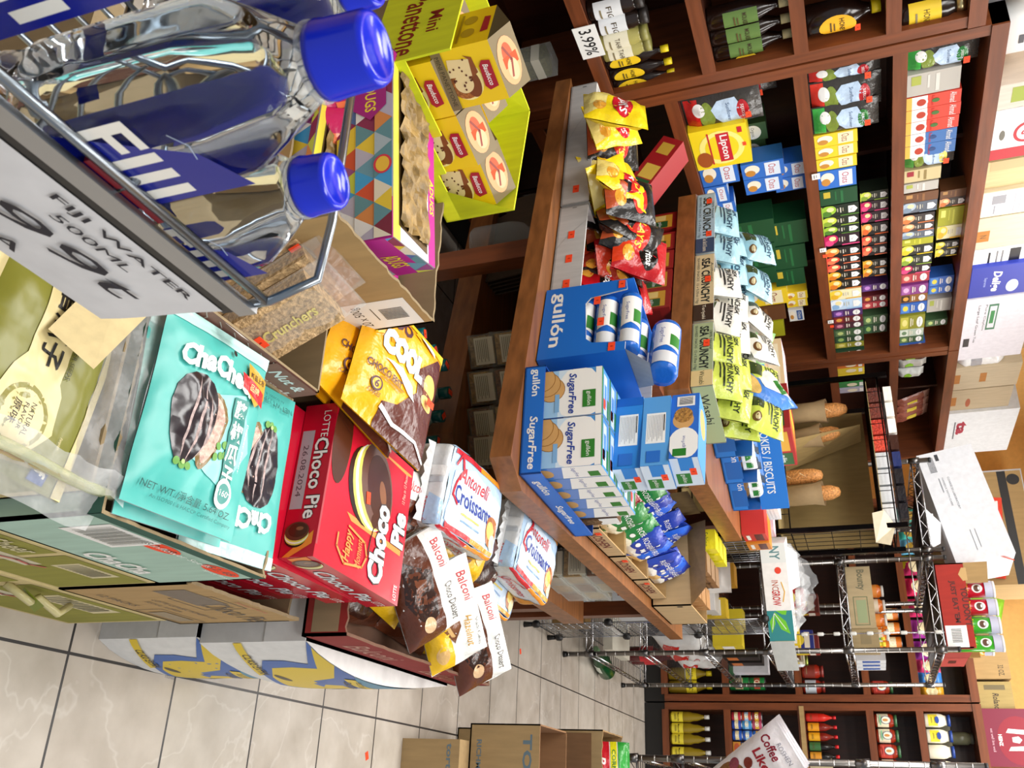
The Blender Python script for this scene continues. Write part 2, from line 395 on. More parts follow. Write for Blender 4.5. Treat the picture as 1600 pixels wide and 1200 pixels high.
def face_x(o, x, y, z, yaw=0):      # turn a thing's front (-y) to face +x
    o.location = (x, y, z); o.rotation_euler = (0, 0, PI / 2 + yaw); return o

# ---- boxes of tea: a front with picture, logo and small lettering
def tea_mesh(w, d, h, base, style, seed=0):
    R_ = random.Random(seed); b_ = m(base); ops = []; side = []
    c2 = m(style[1]); c3 = m(style[2])
    k = style[0]
    if k == 'fruit':      # black box, fruit at the bottom, white house badge at the top
        ops = [('e', .38, .2, .42, .2, c2), ('e', .7, .14, .26, .13, c3), ('e', .32, .24, .2, .1, m('#f2e3a6')), ('r', .3, .42, .62, .45, m('#b9b39a')), ('r', .25, .5, .7, .53, m('#d8d4c4')), ('r', .28, .57, .6, .59, m('#b9b39a')),
               ('p', [(.2, .72), (.2, .88), (.5, .97), (.8, .88), (.8, .72)], WHITE), ('t', 'Tea', .5, .8, .06, m(base)), ('r', 0, 0, 1, .03, c2), ('r', .9, .5, 1, 1, c3)]
    elif k == 'oval':     # coloured box with oval badge
        ops = [('r', .08, .06, .92, .36, c2), ('e', .5, .22, .26, .1, c3), ('r', .18, .44, .8, .48, m('#e9e2cf')), ('r', .25, .52, .72, .55, m('#e9e2cf')), ('e', .5, .8, .4, .12, WHITE), ('t', 'Organic', .5, .8, .06, m('#333333'), {'w': .55})]
    elif k == 'red':      # cup of tea, script at the top
        ops = [('r', 0, 0, 1, .12, m('#e8b54a')), ('r', 0, .12, 1, .4, m('#f4ece4')), ('e', .5, .28, .38, .13, WHITE), ('e', .5, .29, .28, .085, m('#b5361c')), ('t', 'Rooibos', .5, .5, .06, c3, {'w': .8}), ('e', .5, .55, .16, .07, c2), ('t', 'Ahmad', .5, .86, .12, WHITE, {'w': .85, 'shear': .2})]
    elif k == 'carton':
        ops = [('r', .08, .55, .92, .9, c2), ('t', 'Oats', .5, .72, .18, c3, {'w': .6}), ('e', .4, .25, .3, .18, m('#f2ead6')), ('e', .62, .2, .2, .12, m('#c78a3a'))]
    elif k == 'plain':
        ops = [('r', .12, .55, .9, .62, c2), ('r', .12, .4, .7, .44, c2), ('r', .1, .1, .5, .28, c3)]
    return packmb(w, d, h, b_, {'F': ops, 'T': [('r', .2, .2, .8, .8, c2)]}, .0007)
TC = {}
def tea(style, w, h, d=.075):
    base, st, nm = style
    return tea_mesh(w, d, h, base, st).build(nm)
FRU = {'green': ('#16261a', ('fruit', '#9cc63a', '#4f7f2c'), 'tea_box'), 'apple': ('#20281c', ('fruit', '#c9d84a', '#86a532'), 'tea_box'), 'berry': ('#2a1420', ('fruit', '#c2185b', '#e0457f'), 'tea_box'),
       'peach': ('#1d1a18', ('fruit', '#f0a04a', '#e86a2a'), 'tea_box'), 'strawberry': ('#1f1616', ('fruit', '#e2503c', '#f07b52'), 'tea_box'), 'lemon': ('#1f1f18', ('fruit', '#f3e04a', '#e5c421'), 'tea_box'),
       'mango': ('#1d1b14', ('fruit', '#f2b12c', '#d9791e'), 'tea_box'), 'cream': ('#efe6b8', ('fruit', '#f3d33e', '#e9b52a'), 'tea_box'), 'sky': ('#bcd6ee', ('fruit', '#e8f1fa', '#8db6de'), 'tea_box'),
       'purple': ('#4b2a63', ('oval', '#6e4391', '#c78bd6'), 'tea_box'), 'maroon': ('#5f1e24', ('oval', '#8c2b2e', '#e2a44a'), 'tea_box'), 'plum': ('#46202f', ('oval', '#7a3550', '#d98aa0'), 'tea_box'),
       'sage': ('#3f5d3d', ('oval', '#5f8254', '#c9d98a'), 'tea_box'), 'darkgreen': ('#24462f', ('oval', '#2f6040', '#9cc06a'), 'tea_box'), 'olive': ('#8f8f2a', ('oval', '#c9c14b', '#e9e08a'), 'tea_box'),
       'red': ('#d8402e', ('red', '#3f6d2c', '#c9231d'), 'tea_box'), 'blue': ('#3d6fae', ('red', '#22457c', '#c9231d'), 'tea_box'), 'grey': ('#b9b4ab', ('plain', '#d8d4cb', '#a8b04c'), 'tea_box'), 'slate': ('#5d6470', ('fruit', '#a9b9c9', '#7c8fa3'), 'tea_box'),
       'yellow': ('#f2d02c', ('carton', '#f7ecc0', '#8c1f2c'), 'tea_box'), 'royal': ('#2f6fc9', ('carton', '#dfeaf7', '#b5202a'), 'cereal_box'), 'beige': ('#cbb98a', ('plain', '#8f7a48', '#9b2333'), 'tea_box'), 'orange': ('#3a3230', ('fruit', '#f0a878', '#d9783c'), 'tea_box'),
       'lime': ('#a9a81e', ('plain', '#c8c63c', '#e9e472'), 'tea_box'), 'deep': ('#174a2a', ('plain', '#246b3c', '#c9b23a'), 'tea_box'), 'brown': ('#6b4428', ('plain', '#8c5f38', '#b98b52'), 'tea_box'), 'crimson': ('#a8323c', ('oval', '#c04a4e', '#f0c0a8'), 'tea_box'),
       'violet': ('#84387f', ('oval', '#a45ca0', '#e0b0d6'), 'tea_box'), 'amber': ('#8a5a1e', ('oval', '#3a2318', '#e0a040'), 'tea_box'), 'cobalt': ('#2a5db0', ('oval', '#4b86d0', '#e9d24a'), 'tea_box'), 'mint': ('#b8c6b4', ('oval', '#dfe6d8', '#6f8f6a'), 'tea_box'), 'white': ('#e4e4e0', ('carton', '#3d5f9a', '#e9e9e4'), 'tea_box')}
CN = {'green': 'black and green', 'apple': 'black box with green apple picture,', 'royal': 'blue', 'deep': 'dark green', 'sky': 'pale blue', 'cream': 'pale yellow', 'mint': 'pale green', 'sage': 'sage green', 'darkgreen': 'dark green', 'cobalt': 'bright blue'}
PIC = {'fruit': 'fruit tea box', 'oval': 'oval badge tea box', 'red': 'tea box with cup picture', 'carton': 'carton', 'plain': 'tea box'}
def row(z, pxm, items, where, group, X=-2.285, d=.075, zoff=0):
    """items: (py0, py1, px_top, style) along the left wall, near end first"""
    for i, (p0, p1, pt_, st) in enumerate(items):
        y0 = at('x', pxm, p0, X).y; y1 = at('x', pxm, p1, X).y; top = at('x', pt_, (p0 + p1) / 2, X).z
        w_ = (y1 - y0) * .97; h_ = max(.05, top - z)
        o = tea(FRU[st], w_, h_, d)
        face_x(o, X - d / 2, (y0 + y1) / 2, z)
        kind = PIC[FRU[st][1][0]]; nm = st if st not in CN else CN[st].split(' box')[0]
        if st == 'apple': nm = 'green apple'
        tag(o, '%s %s, %s %s' % (nm, kind, nth(i), where), 'cereal' if st == 'royal' else 'tea', group)
    return
row(1.843, 1450, [(112, 147, 1500, 'grey'), (148, 168, 1501, 'red'), (168, 187, 1500, 'red'), (187, 206, 1497, 'red'), (206, 224, 1494, 'blue'), (224, 243, 1492, 'blue'), (262, 281, 1470, 'beige'), (283, 297, 1466, 'grey'), (299, 313, 1466, 'brown'), (313, 329, 1464, 'slate'),
                  (332, 346, 1460, 'orange'), (346, 358, 1459, 'orange'), (358, 369, 1459, 'slate'), (370, 380, 1458, 'lime'), (380, 395, 1458, 'lemon'), (396, 411, 1456, 'apple'), (411, 424, 1454, 'berry'), (424, 438, 1452, 'crimson'), (442, 457, 1450, 'violet'), (457, 469, 1449, 'amber'), (470, 486, 1448, 'cobalt'), (490, 511, 1445, 'olive'), (511, 522, 1443, 'mint'), (522, 532, 1443, 'sage'), (532, 549, 1445, 'cobalt')], 'from near end, top tea shelf', 'tea boxes on the top shelf')
row(1.985, 1485, [(297, 309, 1510, 'brown'), (309, 322, 1508, 'orange'), (324, 352, 1506, 'lime'), (352, 372, 1505, 'cream'), (376, 387, 1498, 'lemon'), (387, 399, 1495, 'lemon')], 'of those stacked on the top tea row', 'tea boxes stacked on the top row', X=-2.3, d=.06)
row(1.97, 1470, [(432, 446, 1490, 'cobalt'), (446, 458, 1488, 'cobalt'), (466, 486, 1486, 'grey'), (498, 508, 1480, 'sage')], 'of the far stack on the top tea row', 'tea boxes stacked on the top row', X=-2.3, d=.06)
row(1.532, 1315, [(205, 225, 1340, 'yellow'), (225, 243, 1340, 'yellow'), (244, 262, 1339, 'yellow'), (263, 292, 1338, 'royal'), (294, 318, 1340, 'deep'), (319, 337, 1342, 'green'), (337, 352, 1342, 'apple'), (352, 365, 1343, 'green'), (365, 383, 1343, 'berry'), (386, 400, 1344, 'peach'), (400, 412, 1344, 'strawberry'), (412, 424, 1345, 'strawberry'), (424, 437, 1345, 'mango'), (437, 452, 1346, 'mango'), (453, 468, 1346, 'cream'), (468, 484, 1347, 'sky'), (485, 495, 1348, 'purple'), (495, 505, 1348, 'maroon'), (505, 514, 1349, 'plum'), (516, 526, 1349, 'sage'), (526, 536, 1350, 'darkgreen'), (536, 544, 1350, 'olive'), (548, 559, 1351, 'darkgreen')], 'from near end, middle tea shelf', 'tea boxes on the middle shelf')
row(1.685, 1368, [(298, 312, 1388, 'apple'), (313, 329, 1388, 'berry'), (330, 346, 1389, 'berry'), (348, 366, 1388, 'peach'), (367, 382, 1386, 'strawberry'), (383, 398, 1386, 'strawberry'), (405, 418, 1386, 'mango'), (418, 431, 1385, 'mango')], 'of those stacked on the middle tea row', 'tea boxes stacked on the middle row', X=-2.3, d=.06)
row(1.675, 1368, [(443, 454, 1388, 'purple'), (461, 471, 1387, 'maroon'), (471, 481, 1387, 'crimson'), (492, 506, 1387, 'sage'), (506, 520, 1386, 'darkgreen')], 'of the far stack on the middle tea row', 'tea boxes stacked on the middle row', X=-2.3, d=.06)
row(1.1, 1120, [(256, 290, 1154, 'royal'), (291, 318, 1138, 'royal'), (318, 338, 1150, 'royal')], 'in the lowest tier beside the yellow tea box', 'blue cereal cartons')
row(1.255, 1200, [(251, 276, 1226, 'royal'), (276, 300, 1224, 'royal')], 'in the second tier up', 'blue cereal cartons', X=-2.29)
row(1.37, 1235, [(254, 276, 1262, 'royal'), (276, 298, 1260, 'royal')], 'in the topmost tier', 'blue cereal cartons', X=-2.3)
row(1.1, 1180, [(345, 382, 1212, 'deep'), (383, 420, 1214, 'deep'), (420, 446, 1214, 'deep'), (456, 480, 1232, 'yellow'), (482, 504, 1228, 'brown'), (506, 530, 1226, 'lime')], 'on the shaded lowest tea shelf', 'boxes on the lowest tea shelf', d=.1)
row(1.3, 1235, [(345, 382, 1262, 'deep'), (383, 420, 1260, 'deep'), (420, 446, 1258, 'deep')], 'stacked on the lowest tea shelf', 'boxes on the lowest tea shelf', X=-2.29, d=.1)
row(1.33, 1240, [(456, 468, 1262, 'yellow'), (468, 480, 1262, 'yellow'), (484, 502, 1256, 'white')], 'stacked beside the dark green boxes', 'boxes on the lowest tea shelf', X=-2.3, d=.08)

# big yellow tea box with a red banner
def lipton(z, p0, p1):
    y0 = at('x', 1120, p0, -2.27).y; y1 = at('x', 1120, p1, -2.27).y; w_ = y1 - y0; h_ = at('x', 1172, (p0 + p1) / 2, -2.27).z - z
    o = packmb(w_, .12, h_, m('#f4d71d'), {'F': [('e', .5, .52, .42, .4, m('#fbee86')), ('e', .5, .52, .32, .3, m('#f4d71d')), ('r', .14, .45, .86, .68, m('#c8202e')), ('t', 'Lipton', .5, .565, .17, WHITE, {'w': .62, 'bold': .02}), ('r', .1, .3, .9, .33, m('#c8202e')), ('e', .75, .18, .2, .14, m('#a3501c')), ('r', .06, .84, .2, .92, m('#c8202e'))]}).build('tea_box')
    face_x(o, -2.27 - .06, (y0 + y1) / 2, z); tag(o, 'big yellow tea box with red banner on the lower left shelf', 'tea')
    s = sticker(o, (.0, -.0615, h_ * .92), size=.02, rot=FF)
lipton(1.1, 200, 262)
for i, (p0, p1, a, b_) in enumerate([(200, 228, 1168, 1196), (228, 256, 1168, 1196)]):
    P = at('x', 1182, (p0 + p1) / 2, -2.37); q = at('x', 1182, p0, -2.37).y; r = at('x', 1182, p1, -2.37).y
    o = tea(FRU['sage'], r - q - .003, P.z - 1.1 + .04, .09); face_x(o, -2.44, (q + r) / 2, 1.1); tag(o, 'light green carton standing behind the big yellow tea box, %s of two' % nth(i), 'tea', 'green cartons behind the yellow box')

# seed bags standing on the tea shelves
def seedbag(p0, p1, pt_, pxm, z, top, bot, label, group, X=-2.29):
    y0 = at('x', pxm, p0, X).y; y1 = at('x', pxm, p1, X).y; w_ = y1 - y0; h_ = at('x', pt_, (p0 + p1) / 2, X).z - z
    o = bagmb(w_, h_, .05, m('#3a3632', 'foil'), [('r', .03, .02, .97, .2, m(bot, 'foil')), ('e', .5, .3, .4, .1, m('#7c8f3a', 'foil')), ('e', .3, .2, .2, .08, WHITE), ('p', [(.12, .45), (.3, .36), (.6, .4), (.9, .5), (.9, .75), (.6, .8), (.3, .74), (.1, .68)], m('#bcd2ea', 'foil')), ('e', .5, .76, .32, .08, m(top, 'foil')), ('t', 'SEEDS', .5, .76, .035, WHITE, {'w': .4}), ('t', 'Sunflower', .5, .58, .05, m('#39527c'), {'w': .6})], seed=p0, nx=10, ny=14).build('seed_bag')
    face_x(o, X - .02, (y0 + y1) / 2, z); tag(o, label, 'snack', group)
    sticker(o, (.02, -.034, h_ * .82), size=.03, rot=FF)
seedbag(70, 106, 1530, 1475, 1.843, '#2f7a3a', '#3fae49', 'green seed bag alone at the near end of the top tea shelf', 'seed bags')
seedbag(228, 262, 1492, 1455, 1.843, '#e8e26a', '#5aa84a', 'light blue and green tea bag between boxes on the top shelf', 'seed bags')
seedbag(100, 122, 1376, 1330, 1.532, '#b5202a', '#d8322a', 'red topped seed bag at the near end of the middle tea shelf', 'seed bags')
seedbag(124, 174, 1378, 1330, 1.532, '#b5202a', '#e03a2c', 'wide dark seed bag with red base on the middle tea shelf', 'seed bags')
seedbag(164, 206, 1374, 1330, 1.532, '#2f7a3a', '#3fae49', 'seed bag with green base on the middle tea shelf', 'seed bags', X=-2.27)
seedbag(150, 200, 1192, 1130, 1.1, '#b5202a', '#c9231d', 'black seed bag with blue panel beside the big yellow tea box', 'seed bags')
seedbag(131, 160, 1215, 1130, 1.1, '#b5202a', '#c9231d', 'dark seed bag behind, nearest the post on the lower tea shelf', 'seed bags', X=-2.36)

# price cards on the shelf edges
def edgecard(px, py, w_, h_, txt, label, X=-2.243):
    P = at('x', px, py, X); o = packmb(w_, .002, h_, WHITE, {'F': [('t', txt, .5, .5, .55, BLACK, {'w': .8, 'bold': .01})] if txt else [('r', .2, .2, .8, .35, m('#8a8a8a')), ('r', .2, .5, .7, .6, m('#8a8a8a'))]}, .0003).build('price_card')
    face_x(o, X, P.y, P.z - h_ / 2); tag(o, label, 'sign', 'price cards on shelf edges')
edgecard(920, 66, .135, .075, '3.99%', 'handwritten white price card on the shelf edge below the jars')
edgecard(1275, 276, .035, .03, '', 'small white price card on the shelf edge below yellow tea boxes')
edgecard(1286, 391, .03, .027, '', 'small white price card on the shelf edge below the fruit teas')
edgecard(1298, 503, .03, .027, '', 'small white price card at the far end of the tea shelf edge')
for px, py, n in ((1289, 400, 'middle'), (1300, 510, 'far end'), (1516, 380, 'top board')):
    P = at('x', px, py, -2.249); o = MB().box((-.012, -.001, -.009), (.012, 0, .009), ORANGE).build('price_sticker'); face_x(o, -2.249, P.y, P.z); tag(o, 'tiny orange price sticker on the %s of the tea shelf edge' % n, 'sticker', 'orange stickers on the shelf')

# ---- jars, bottles and tubs on the near wall shelf
def jar_mesh(r, h, body, lid, label, lt='', neck=.8, n=18):
    b = MB(); b.lathe([(r * .9, 0), (r, .006), (r, h * .72), (r * neck, h * .82), (r * neck, h * .86)], body, n)
    if label:
        fn = lambda x, y, e: (Vector(((r + e) * math.sin((x - .5) * 2.6), -(r + e) * math.cos((x - .5) * 2.6), h * .12 + y * h * .5)))
        ops = [('r', 0, 0, 1, 1, label)] + ([('t', lt, .5, .55, .2, m('#4a3a1c'), {'w': .5})] if lt else []) + [('r', .3, .2, .7, .26, m('#8a7d5a'))]
        for k, (pts, fs, mt) in enumerate(art(ops, 1, 1)):
            v, f = refine(pts, fs, .16); b.add([fn(x, y, .0006 * (k + 1)) for x, y in v], f, mt, True)
    return b
def jar(name, r, h, body, lid, label, lt='', neck=.8):
    t = thing(name, '', 'jar'); jar_mesh(r, h, body, lid, label, lt, neck).build('body', t)
    MB().lathe([(r * neck * 1.06, h * .86), (r * neck * 1.06, h), (r * neck * .6, h + .001)], lid, 18).build('lid', t); return t
def bottle(name, r, h, body, capm, label, lt='', sq=1.0, lx=2.4, lz=(.1, .5), shape=None, fy=1.0):
    """bottle with a shouldered body; parts body, cap"""
    t = thing(name, '', 'bottle'); b = MB()
    prof = shape or [(.92, 0), (1, .02), (1, .5), (.9, .62), (.5, .76), (.34, .84), (.34, .9)]
    b.lathe([(r * a, h * z) for a, z in prof], body, 18)
    if fy != 1: b.v = [(x, y * fy, z) for x, y, z in b.v]
    if label:
        z0, z1 = lz
        for k, (pts, fs, mt) in enumerate(art([('e', .5, .5, .5, .5, label) if sq == 0 else ('r', 0, 0, 1, 1, label)] + ([('t', lt, .5, .62, .14, m('#3a2a10'), {'w': .7, 'bold': .01})] if lt else []) + [('r', .25, .3, .75, .34, m('#5c4a20')), ('r', .3, .4, .7, .43, m('#5c4a20'))], 1, 1)):
            v, f = refine(pts, fs, .15)
            b.add([Vector(((r + .0008 * (k + 1)) * math.sin((x - .5) * lx), -(r + .0008 * (k + 1)) * math.cos((x - .5) * lx) * fy, h * (z0 + (z1 - z0) * y))) for x, y in v], f, mt, True)
    b.build('body', t)
    q = prof[-1][0] * r * 1.18
    MB().lathe([(q, h * .88), (q, h), (q * .7, h * 1.003)], capm, 14).build('cap', t)
    return t
def spot(o, px, py, X, z, label, cat=None, group=None):
    P = at('x', px, py, X); face_x(o, X, P.y, z); o['label'] = label
    if cat: o['category'] = cat
    if group: o['group'] = group
    return o
GL = m('#f2efe0'); DK = m('#1c0f0a', 'gloss'); YL = m('#e9c52a'); PALE = m('#e9dfa8')
for i, (px, py, bod, lb, h_) in enumerate([(955, 8, '#20140f', '#e9ecef', .175), (962, 33, '#20140f', '#e9ecef', .175), (968, 58, '#a8a05a', '#ece6cc', .16), (972, 75, '#a8a05a', '#ece6cc', .16)]):
    spot(jar('jar', .034, h_, m(bod, 'gloss'), m('#2a2422') if i < 2 else m('#8f8a4a'), m(lb), 'TAHINI' if i > 1 else 'FIG'), px, py, -2.31, .9, '%s jar with %s label, %s from the near end above the price card' % ('dark' if i < 2 else 'tall olive green', 'white' if i < 2 else 'cream', nth(i)), 'jar', 'jars on the near shelf')
for i, (px, py) in enumerate([(976, 90), (980, 110), (984, 127)]):
    spot(bottle('syrup_bottle', .03, .21, DK, m('#f2d81c'), m('#efc81e'), 'HONEY', sq=0, lz=(.06, .56), lx=1.7, fy=.8), px, py, -2.3, .9, 'squat dark honey bottle with yellow cap and label, %s from the jars' % nth(i), 'bottle', 'small honey bottles')
# clear tub of dried herbs on the jars
t = thing('herb_tub', 'clear plastic tub of dried herbs standing behind the honey bottles', 'tub'); MB().box((-.045, -.035, 0), (.045, .035, .17), m('#dfe3df', 'clear')).build('body', t)
MB().box((-.042, -.032, .003), (.042, .032, .15), m('#6d6a3c', 'food')).build('herbs', t); MB().box((-.0455, -.0357, .1), (.0455, .0357, .13), m('#dcd9c9')).build('label_band', t)
spot(t, 1000, 100, -2.42, .9, t['label'])
t = dup(t); t['label'] = 'clear plastic tub in the dark compartment below the price card'; spot(t, 850, 95, -2.35, .55, t['label'])
for i, py in enumerate((18, 44, 68)):
    spot(bottle('molasses_bottle', .037, .25, DK, m('#d9cfa0'), m('#5f7d3c'), 'MOLASSES', lz=(.2, .62), lx=1.9), 1160, py, -2.31, 1.25, 'dark molasses bottle with green label, %s from the near end' % nth(i), 'bottle', 'molasses bottles')
spot(bottle('honey_bottle', .037, .25, DK, m('#f2d81c'), m('#efc81e'), 'HONEY', sq=0, lz=(.18, .6)), 1168, 90, -2.31, 1.25, 'dark bottle with yellow oval label beside the green labelled molasses', 'bottle')
for i, (py, px) in enumerate(((20, 1320), (60, 1325))):
    o = spot(bottle('honey_bottle', .05, .222, DK, m('#f2d81c'), m('#f2b420'), 'HONEY', sq=0, lz=(.16, .66), lx=1.5), px, py, -2.32, 1.545, 'big dark honey bottle with amber oval label, %s from the near end' % nth(i), 'bottle', 'big honey bottles')
    sticker(o, (.025, -.046, .15), size=.026, rot=FF)
for i, (py, px) in enumerate(((10, 1455), (38, 1458))):
    spot(jar('honey_jar', .043, .185, DK, m('#c9b98a', 'metal'), YL, 'HONEY'), px, py, -2.31, 1.822, 'dark honey jar with yellow label on the highest near shelf, %s from the near end' % nth(i), 'jar', 'honey jars')

# ---------------------------------------------------------------- stepped wooden island
ZA, ZB, ZL = .78, 1.1, .45
def V2(p): return (p.x, p.y)
t = thing('display_island', 'stepped wooden display island carrying biscuits, chips and seaweed snacks', 'shelf', (0, 0, 0))
A0 = at('z', 893, 122, ZA); A1 = at('z', 799, 712, ZA)
pa = [(A0.x, A0.y), (A1.x, A1.y), (-.685, 1.95), (-.685, 4.0), (-2.2, 4.0), (-2.2, A0.y + .06)]
def board(name, poly, z, th, mt, edge=None):
    b = MB(); b.prism(poly, z - th, z - .0016, mt); return b.build(name, t)
board('tier_board', pa, ZA, .055, IX)
B0 = at('z', 1088, 303, ZB); B1_ = at('z', 1077, 606, ZB); B2_ = at('z', 1107, 756, ZB); B3_ = at('z', 1160, 845, ZB)
pb = [V2(B0), V2(B1_), V2(B2_), V2(B3_), (-2.18, B3_.y), (-2.18, B0.y + .14)]
board('tier_board', pb, ZB, .066, IX)
pl = [(-2.1, 2.5), (-.98, 2.24), (-.69, 2.5), (-.69, 3.62), (-2.1, 3.62)]
board('tier_board', pl, ZL, .085, IX)
for (x, y, z0, z1) in [(-1.5, 2.16, 0, ZA - .056), (-.76, 3.53, 0, ZL - .087), (-.76, 2.62, 0, ZL - .087), (-2.0, 3.5, 0, ZA - .056), (-.80, 3.9, 0, ZA - .056), (-1.14, 2.4, ZA, ZB - .068), (-1.08, 3.6, ZA, ZB - .068), (-2.1, 3.4, ZA, ZB - .068), (-1.1, 2.95, ZA, ZB - .068)]:
    MB().box((x - .03, y - .03, z0 + .001), (x + .03, y + .03, z1), WZ).build('post', t)
MB().box((-2.1, 3.6, .04), (-.75, 3.62, ZL - .09), DX).build('back_panel', t)  # panels added in the shade-darkened wood to keep the space under the island dark
MB().box((-2.1, 3.3, ZL + .02), (-1.3, 3.32, ZA - .06), DX).build('back_panel', t)

# ---- sugar free biscuit boxes
GB = m('#1e6fd0'); GD = m('#16489b'); BISC = m('#cfa062', 'matte'); GRN = m('#2c7d2c'); LB = m('#9cc8ec')
def biscuits(cx_, cy_, r, asp=1.0):
    o = []
    for dx, dy in ((.16, .12), (0, 0), (-.16, -.14)): o += [('e', cx_ + dx * r * 3, cy_ + dy * r * 3 / asp, r * 1.05, r * 1.05 / asp, m('#8f6026')), ('e', cx_ + dx * r * 3, cy_ + dy * r * 3 / asp, r, r / asp, BISC)]
    return o
FRONT = [('r', 0, 0, 1, .5, LB), ('r', 0, .42, 1, .6, m('#cfe4f5')), ('e', .55, .7, .62, .3, WHITE), ('r', .0, .92, 1, 1, WHITE)] + biscuits(.29, .27, .25, 1.45) + \
        [('t', 'SugarFree', .52, .6, .13, m('#1f3f9a'), {'w': .86, 'bold': .02, 'shear': .2}), ('r', .48, .75, .84, .92, GRN), ('t', 'gullón', .66, .83, .07, WHITE, {'w': .3}), ('r', .52, .38, .9, .44, m('#7fb0dc')), ('l', [(.12, .08), (.34, .14), (.5, .2)], .004, m('#d8b060'))]
SIDE = [('r', 0, 0, 1, .45, m('#3d7fd0')), ('r', 0, .3, 1, .5, m('#6c8fd0')), ('e', .5, .24, .36, .1, BISC), ('p', [(0, .5), (1, .42), (1, 1), (0, 1)], WHITE), ('t', 'SugarFree', .5, .62, .07, m('#1f3f9a'), {'w': .8, 'shear': .2}), ('r', .5, .78, .95, .92, GRN)]
TOP = [('r', 0, 0, 1, .16, GRN), ('r', .1, .25, .95, .7, m('#cfe2f5')), ('r', .3, .35, .75, .62, m('#4c8fdc')), ('r', .55, .74, .95, .96, GRN)]
proto = packmb(.128, .066, .19, m('#4a96dc'), {'F': FRONT, 'R': SIDE, 'T': TOP}, .0004).build('biscuit_box')
gy = math.radians(-3); GC_ = Vector((-.85, 2.13, ZA)); rz = Matrix.Rotation(gy, 3, 'Z')
first = True
for r_ in range(5):
    for c_ in range(2):
        P = GC_ + rz @ Vector((-.066 + .132 * c_, -.155 + .07 * r_, .006))
        o = proto if first else dup(proto); first = False
        tag(o, 'blue and white sugar free biscuit box, %s row from the front, %s side of tray' % (nth(r_), ('left', 'right')[c_]), 'biscuits', 'sugar free biscuit boxes', P, (0, 0, gy))
        if r_ < 4: sticker(o, (.03, -.01, .1905), size=.026)
o = opencarton(.29, .46, .052, .004, GB, GD, {'F': [('t', 'gullón', .16, .52, .5, WHITE, {'w': .26, 'bold': .02}), ('t', 'SugarFree', .72, .5, .52, WHITE, {'w': .48, 'bold': .02, 'shear': .15})], 'R': [('t', 'gullón', .2, .5, .5, WHITE, {'w': .2, 'bold': .02}), ('t', 'Sugarfree', .62, .5, .45, WHITE, {'w': .3, 'bold': .02, 'shear': .15})]}).build('display_tray')
tag(o, 'low blue cardboard tray holding two columns of sugar free biscuit boxes', 'tray', None, GC_ + rz @ Vector((0, .03, .001)), (0, 0, gy))
# opened end of the tray: brown wrapped packs
for k in range(3):
    P = GC_ + rz @ Vector((-.1 + .09 * k, .215, .008)); o = packmb(.085, .045, .13, m('#6b4a2c', 'foil'), {'F': [('e', .5, .5, .4, .3, BISC)], 'R': [('r', 0, .6, 1, 1, WHITE), ('e', .5, .35, .4, .3, m('#7a5a34', 'food'))]}).build('biscuit_pack')
    tag(o, 'small brown biscuit pack at the rear of the blue sugar free tray, %s from left' % nth(k), 'biscuits', 'brown packs in the blue tray', P, (0, 0, gy))
# three more boxes lying on top of the tray
NUT = [('r', .06, .06, .94, .94, WHITE)] + [('r', .12, .12 + .075 * k, .88 - .06 * (k % 3), .135 + .075 * k, m('#8a8f99')) for k in range(10)] + [('r', .12, .86, .6, .9, BLACK)]
def flatbox(z, x, y, yaw, ops, label, top=None):
    o = packmb(.215, .10, .068, m('#2f86d8'), {'F': ops, 'R': [('r', .0, 0, 1, 1, m('#d7e6f5')), ('r', .0, .3, .45, .8, m('#2f86d8')), ('r', .55, .1, .92, .6, GRN), ('t', 'gullón', .73, .35, .2, WHITE, {'w': .3})], 'T': [('r', 0, 0, 1, 1, m('#3d8fdd')), ('e', .3, .5, .2, .35, BISC)]}).build('biscuit_box')
    tag(o, label, 'biscuits', None, (x, y, z), (0, 0, yaw)); sticker(o, (.1076, .0, .05), size=.024, rot=FR); return o
facts = [('r', 0, 0, .12, 1, m('#1d63bf'))] + [(o[0], .22 + .5 * o[1], .1 + .8 * o[2], .22 + .5 * o[3], .1 + .8 * o[4], o[5]) for o in NUT] + [('r', .8, .2, .96, .7, m('#2a6cc4'))]
flatbox(.977, -.845, 2.115, math.radians(-14), facts, 'blue biscuit box lying flat with a nutrition panel, bottom of three on the tray')
flatbox(1.0465, -.84, 2.11, math.radians(-17), [('r', .0, 0, 1, 1, m('#5aa0de'))] + facts[1:], 'blue biscuit box with nutrition panel, middle of the three stacked flat')
flatbox(1.116, -.845, 2.115, math.radians(-22), [('r', 0, 0, 1, 1, m('#2f6fd0')), ('r', .0, .1, .0, .2, WHITE), ('e', .42, .45, .14, .38, BISC), ('e', .34, .45, .12, .34, m('#b07f3c', 'food')), ('e', .78, .5, .24, .55, WHITE), ('t', 'SugarFree', .78, .5, .16, m('#1f3f9a'), {'w': .22, 'rot': 180}), ('r', .86, .12, .97, .6, GRN), ('r', .04, .2, .2, .85, WHITE)] + [('r', .055 + .014 * k, .28, .061 + .014 * k, .78, BLACK) for k in range(9)], 'blue biscuit box showing two biscuits, topmost of the three lying on the tray')
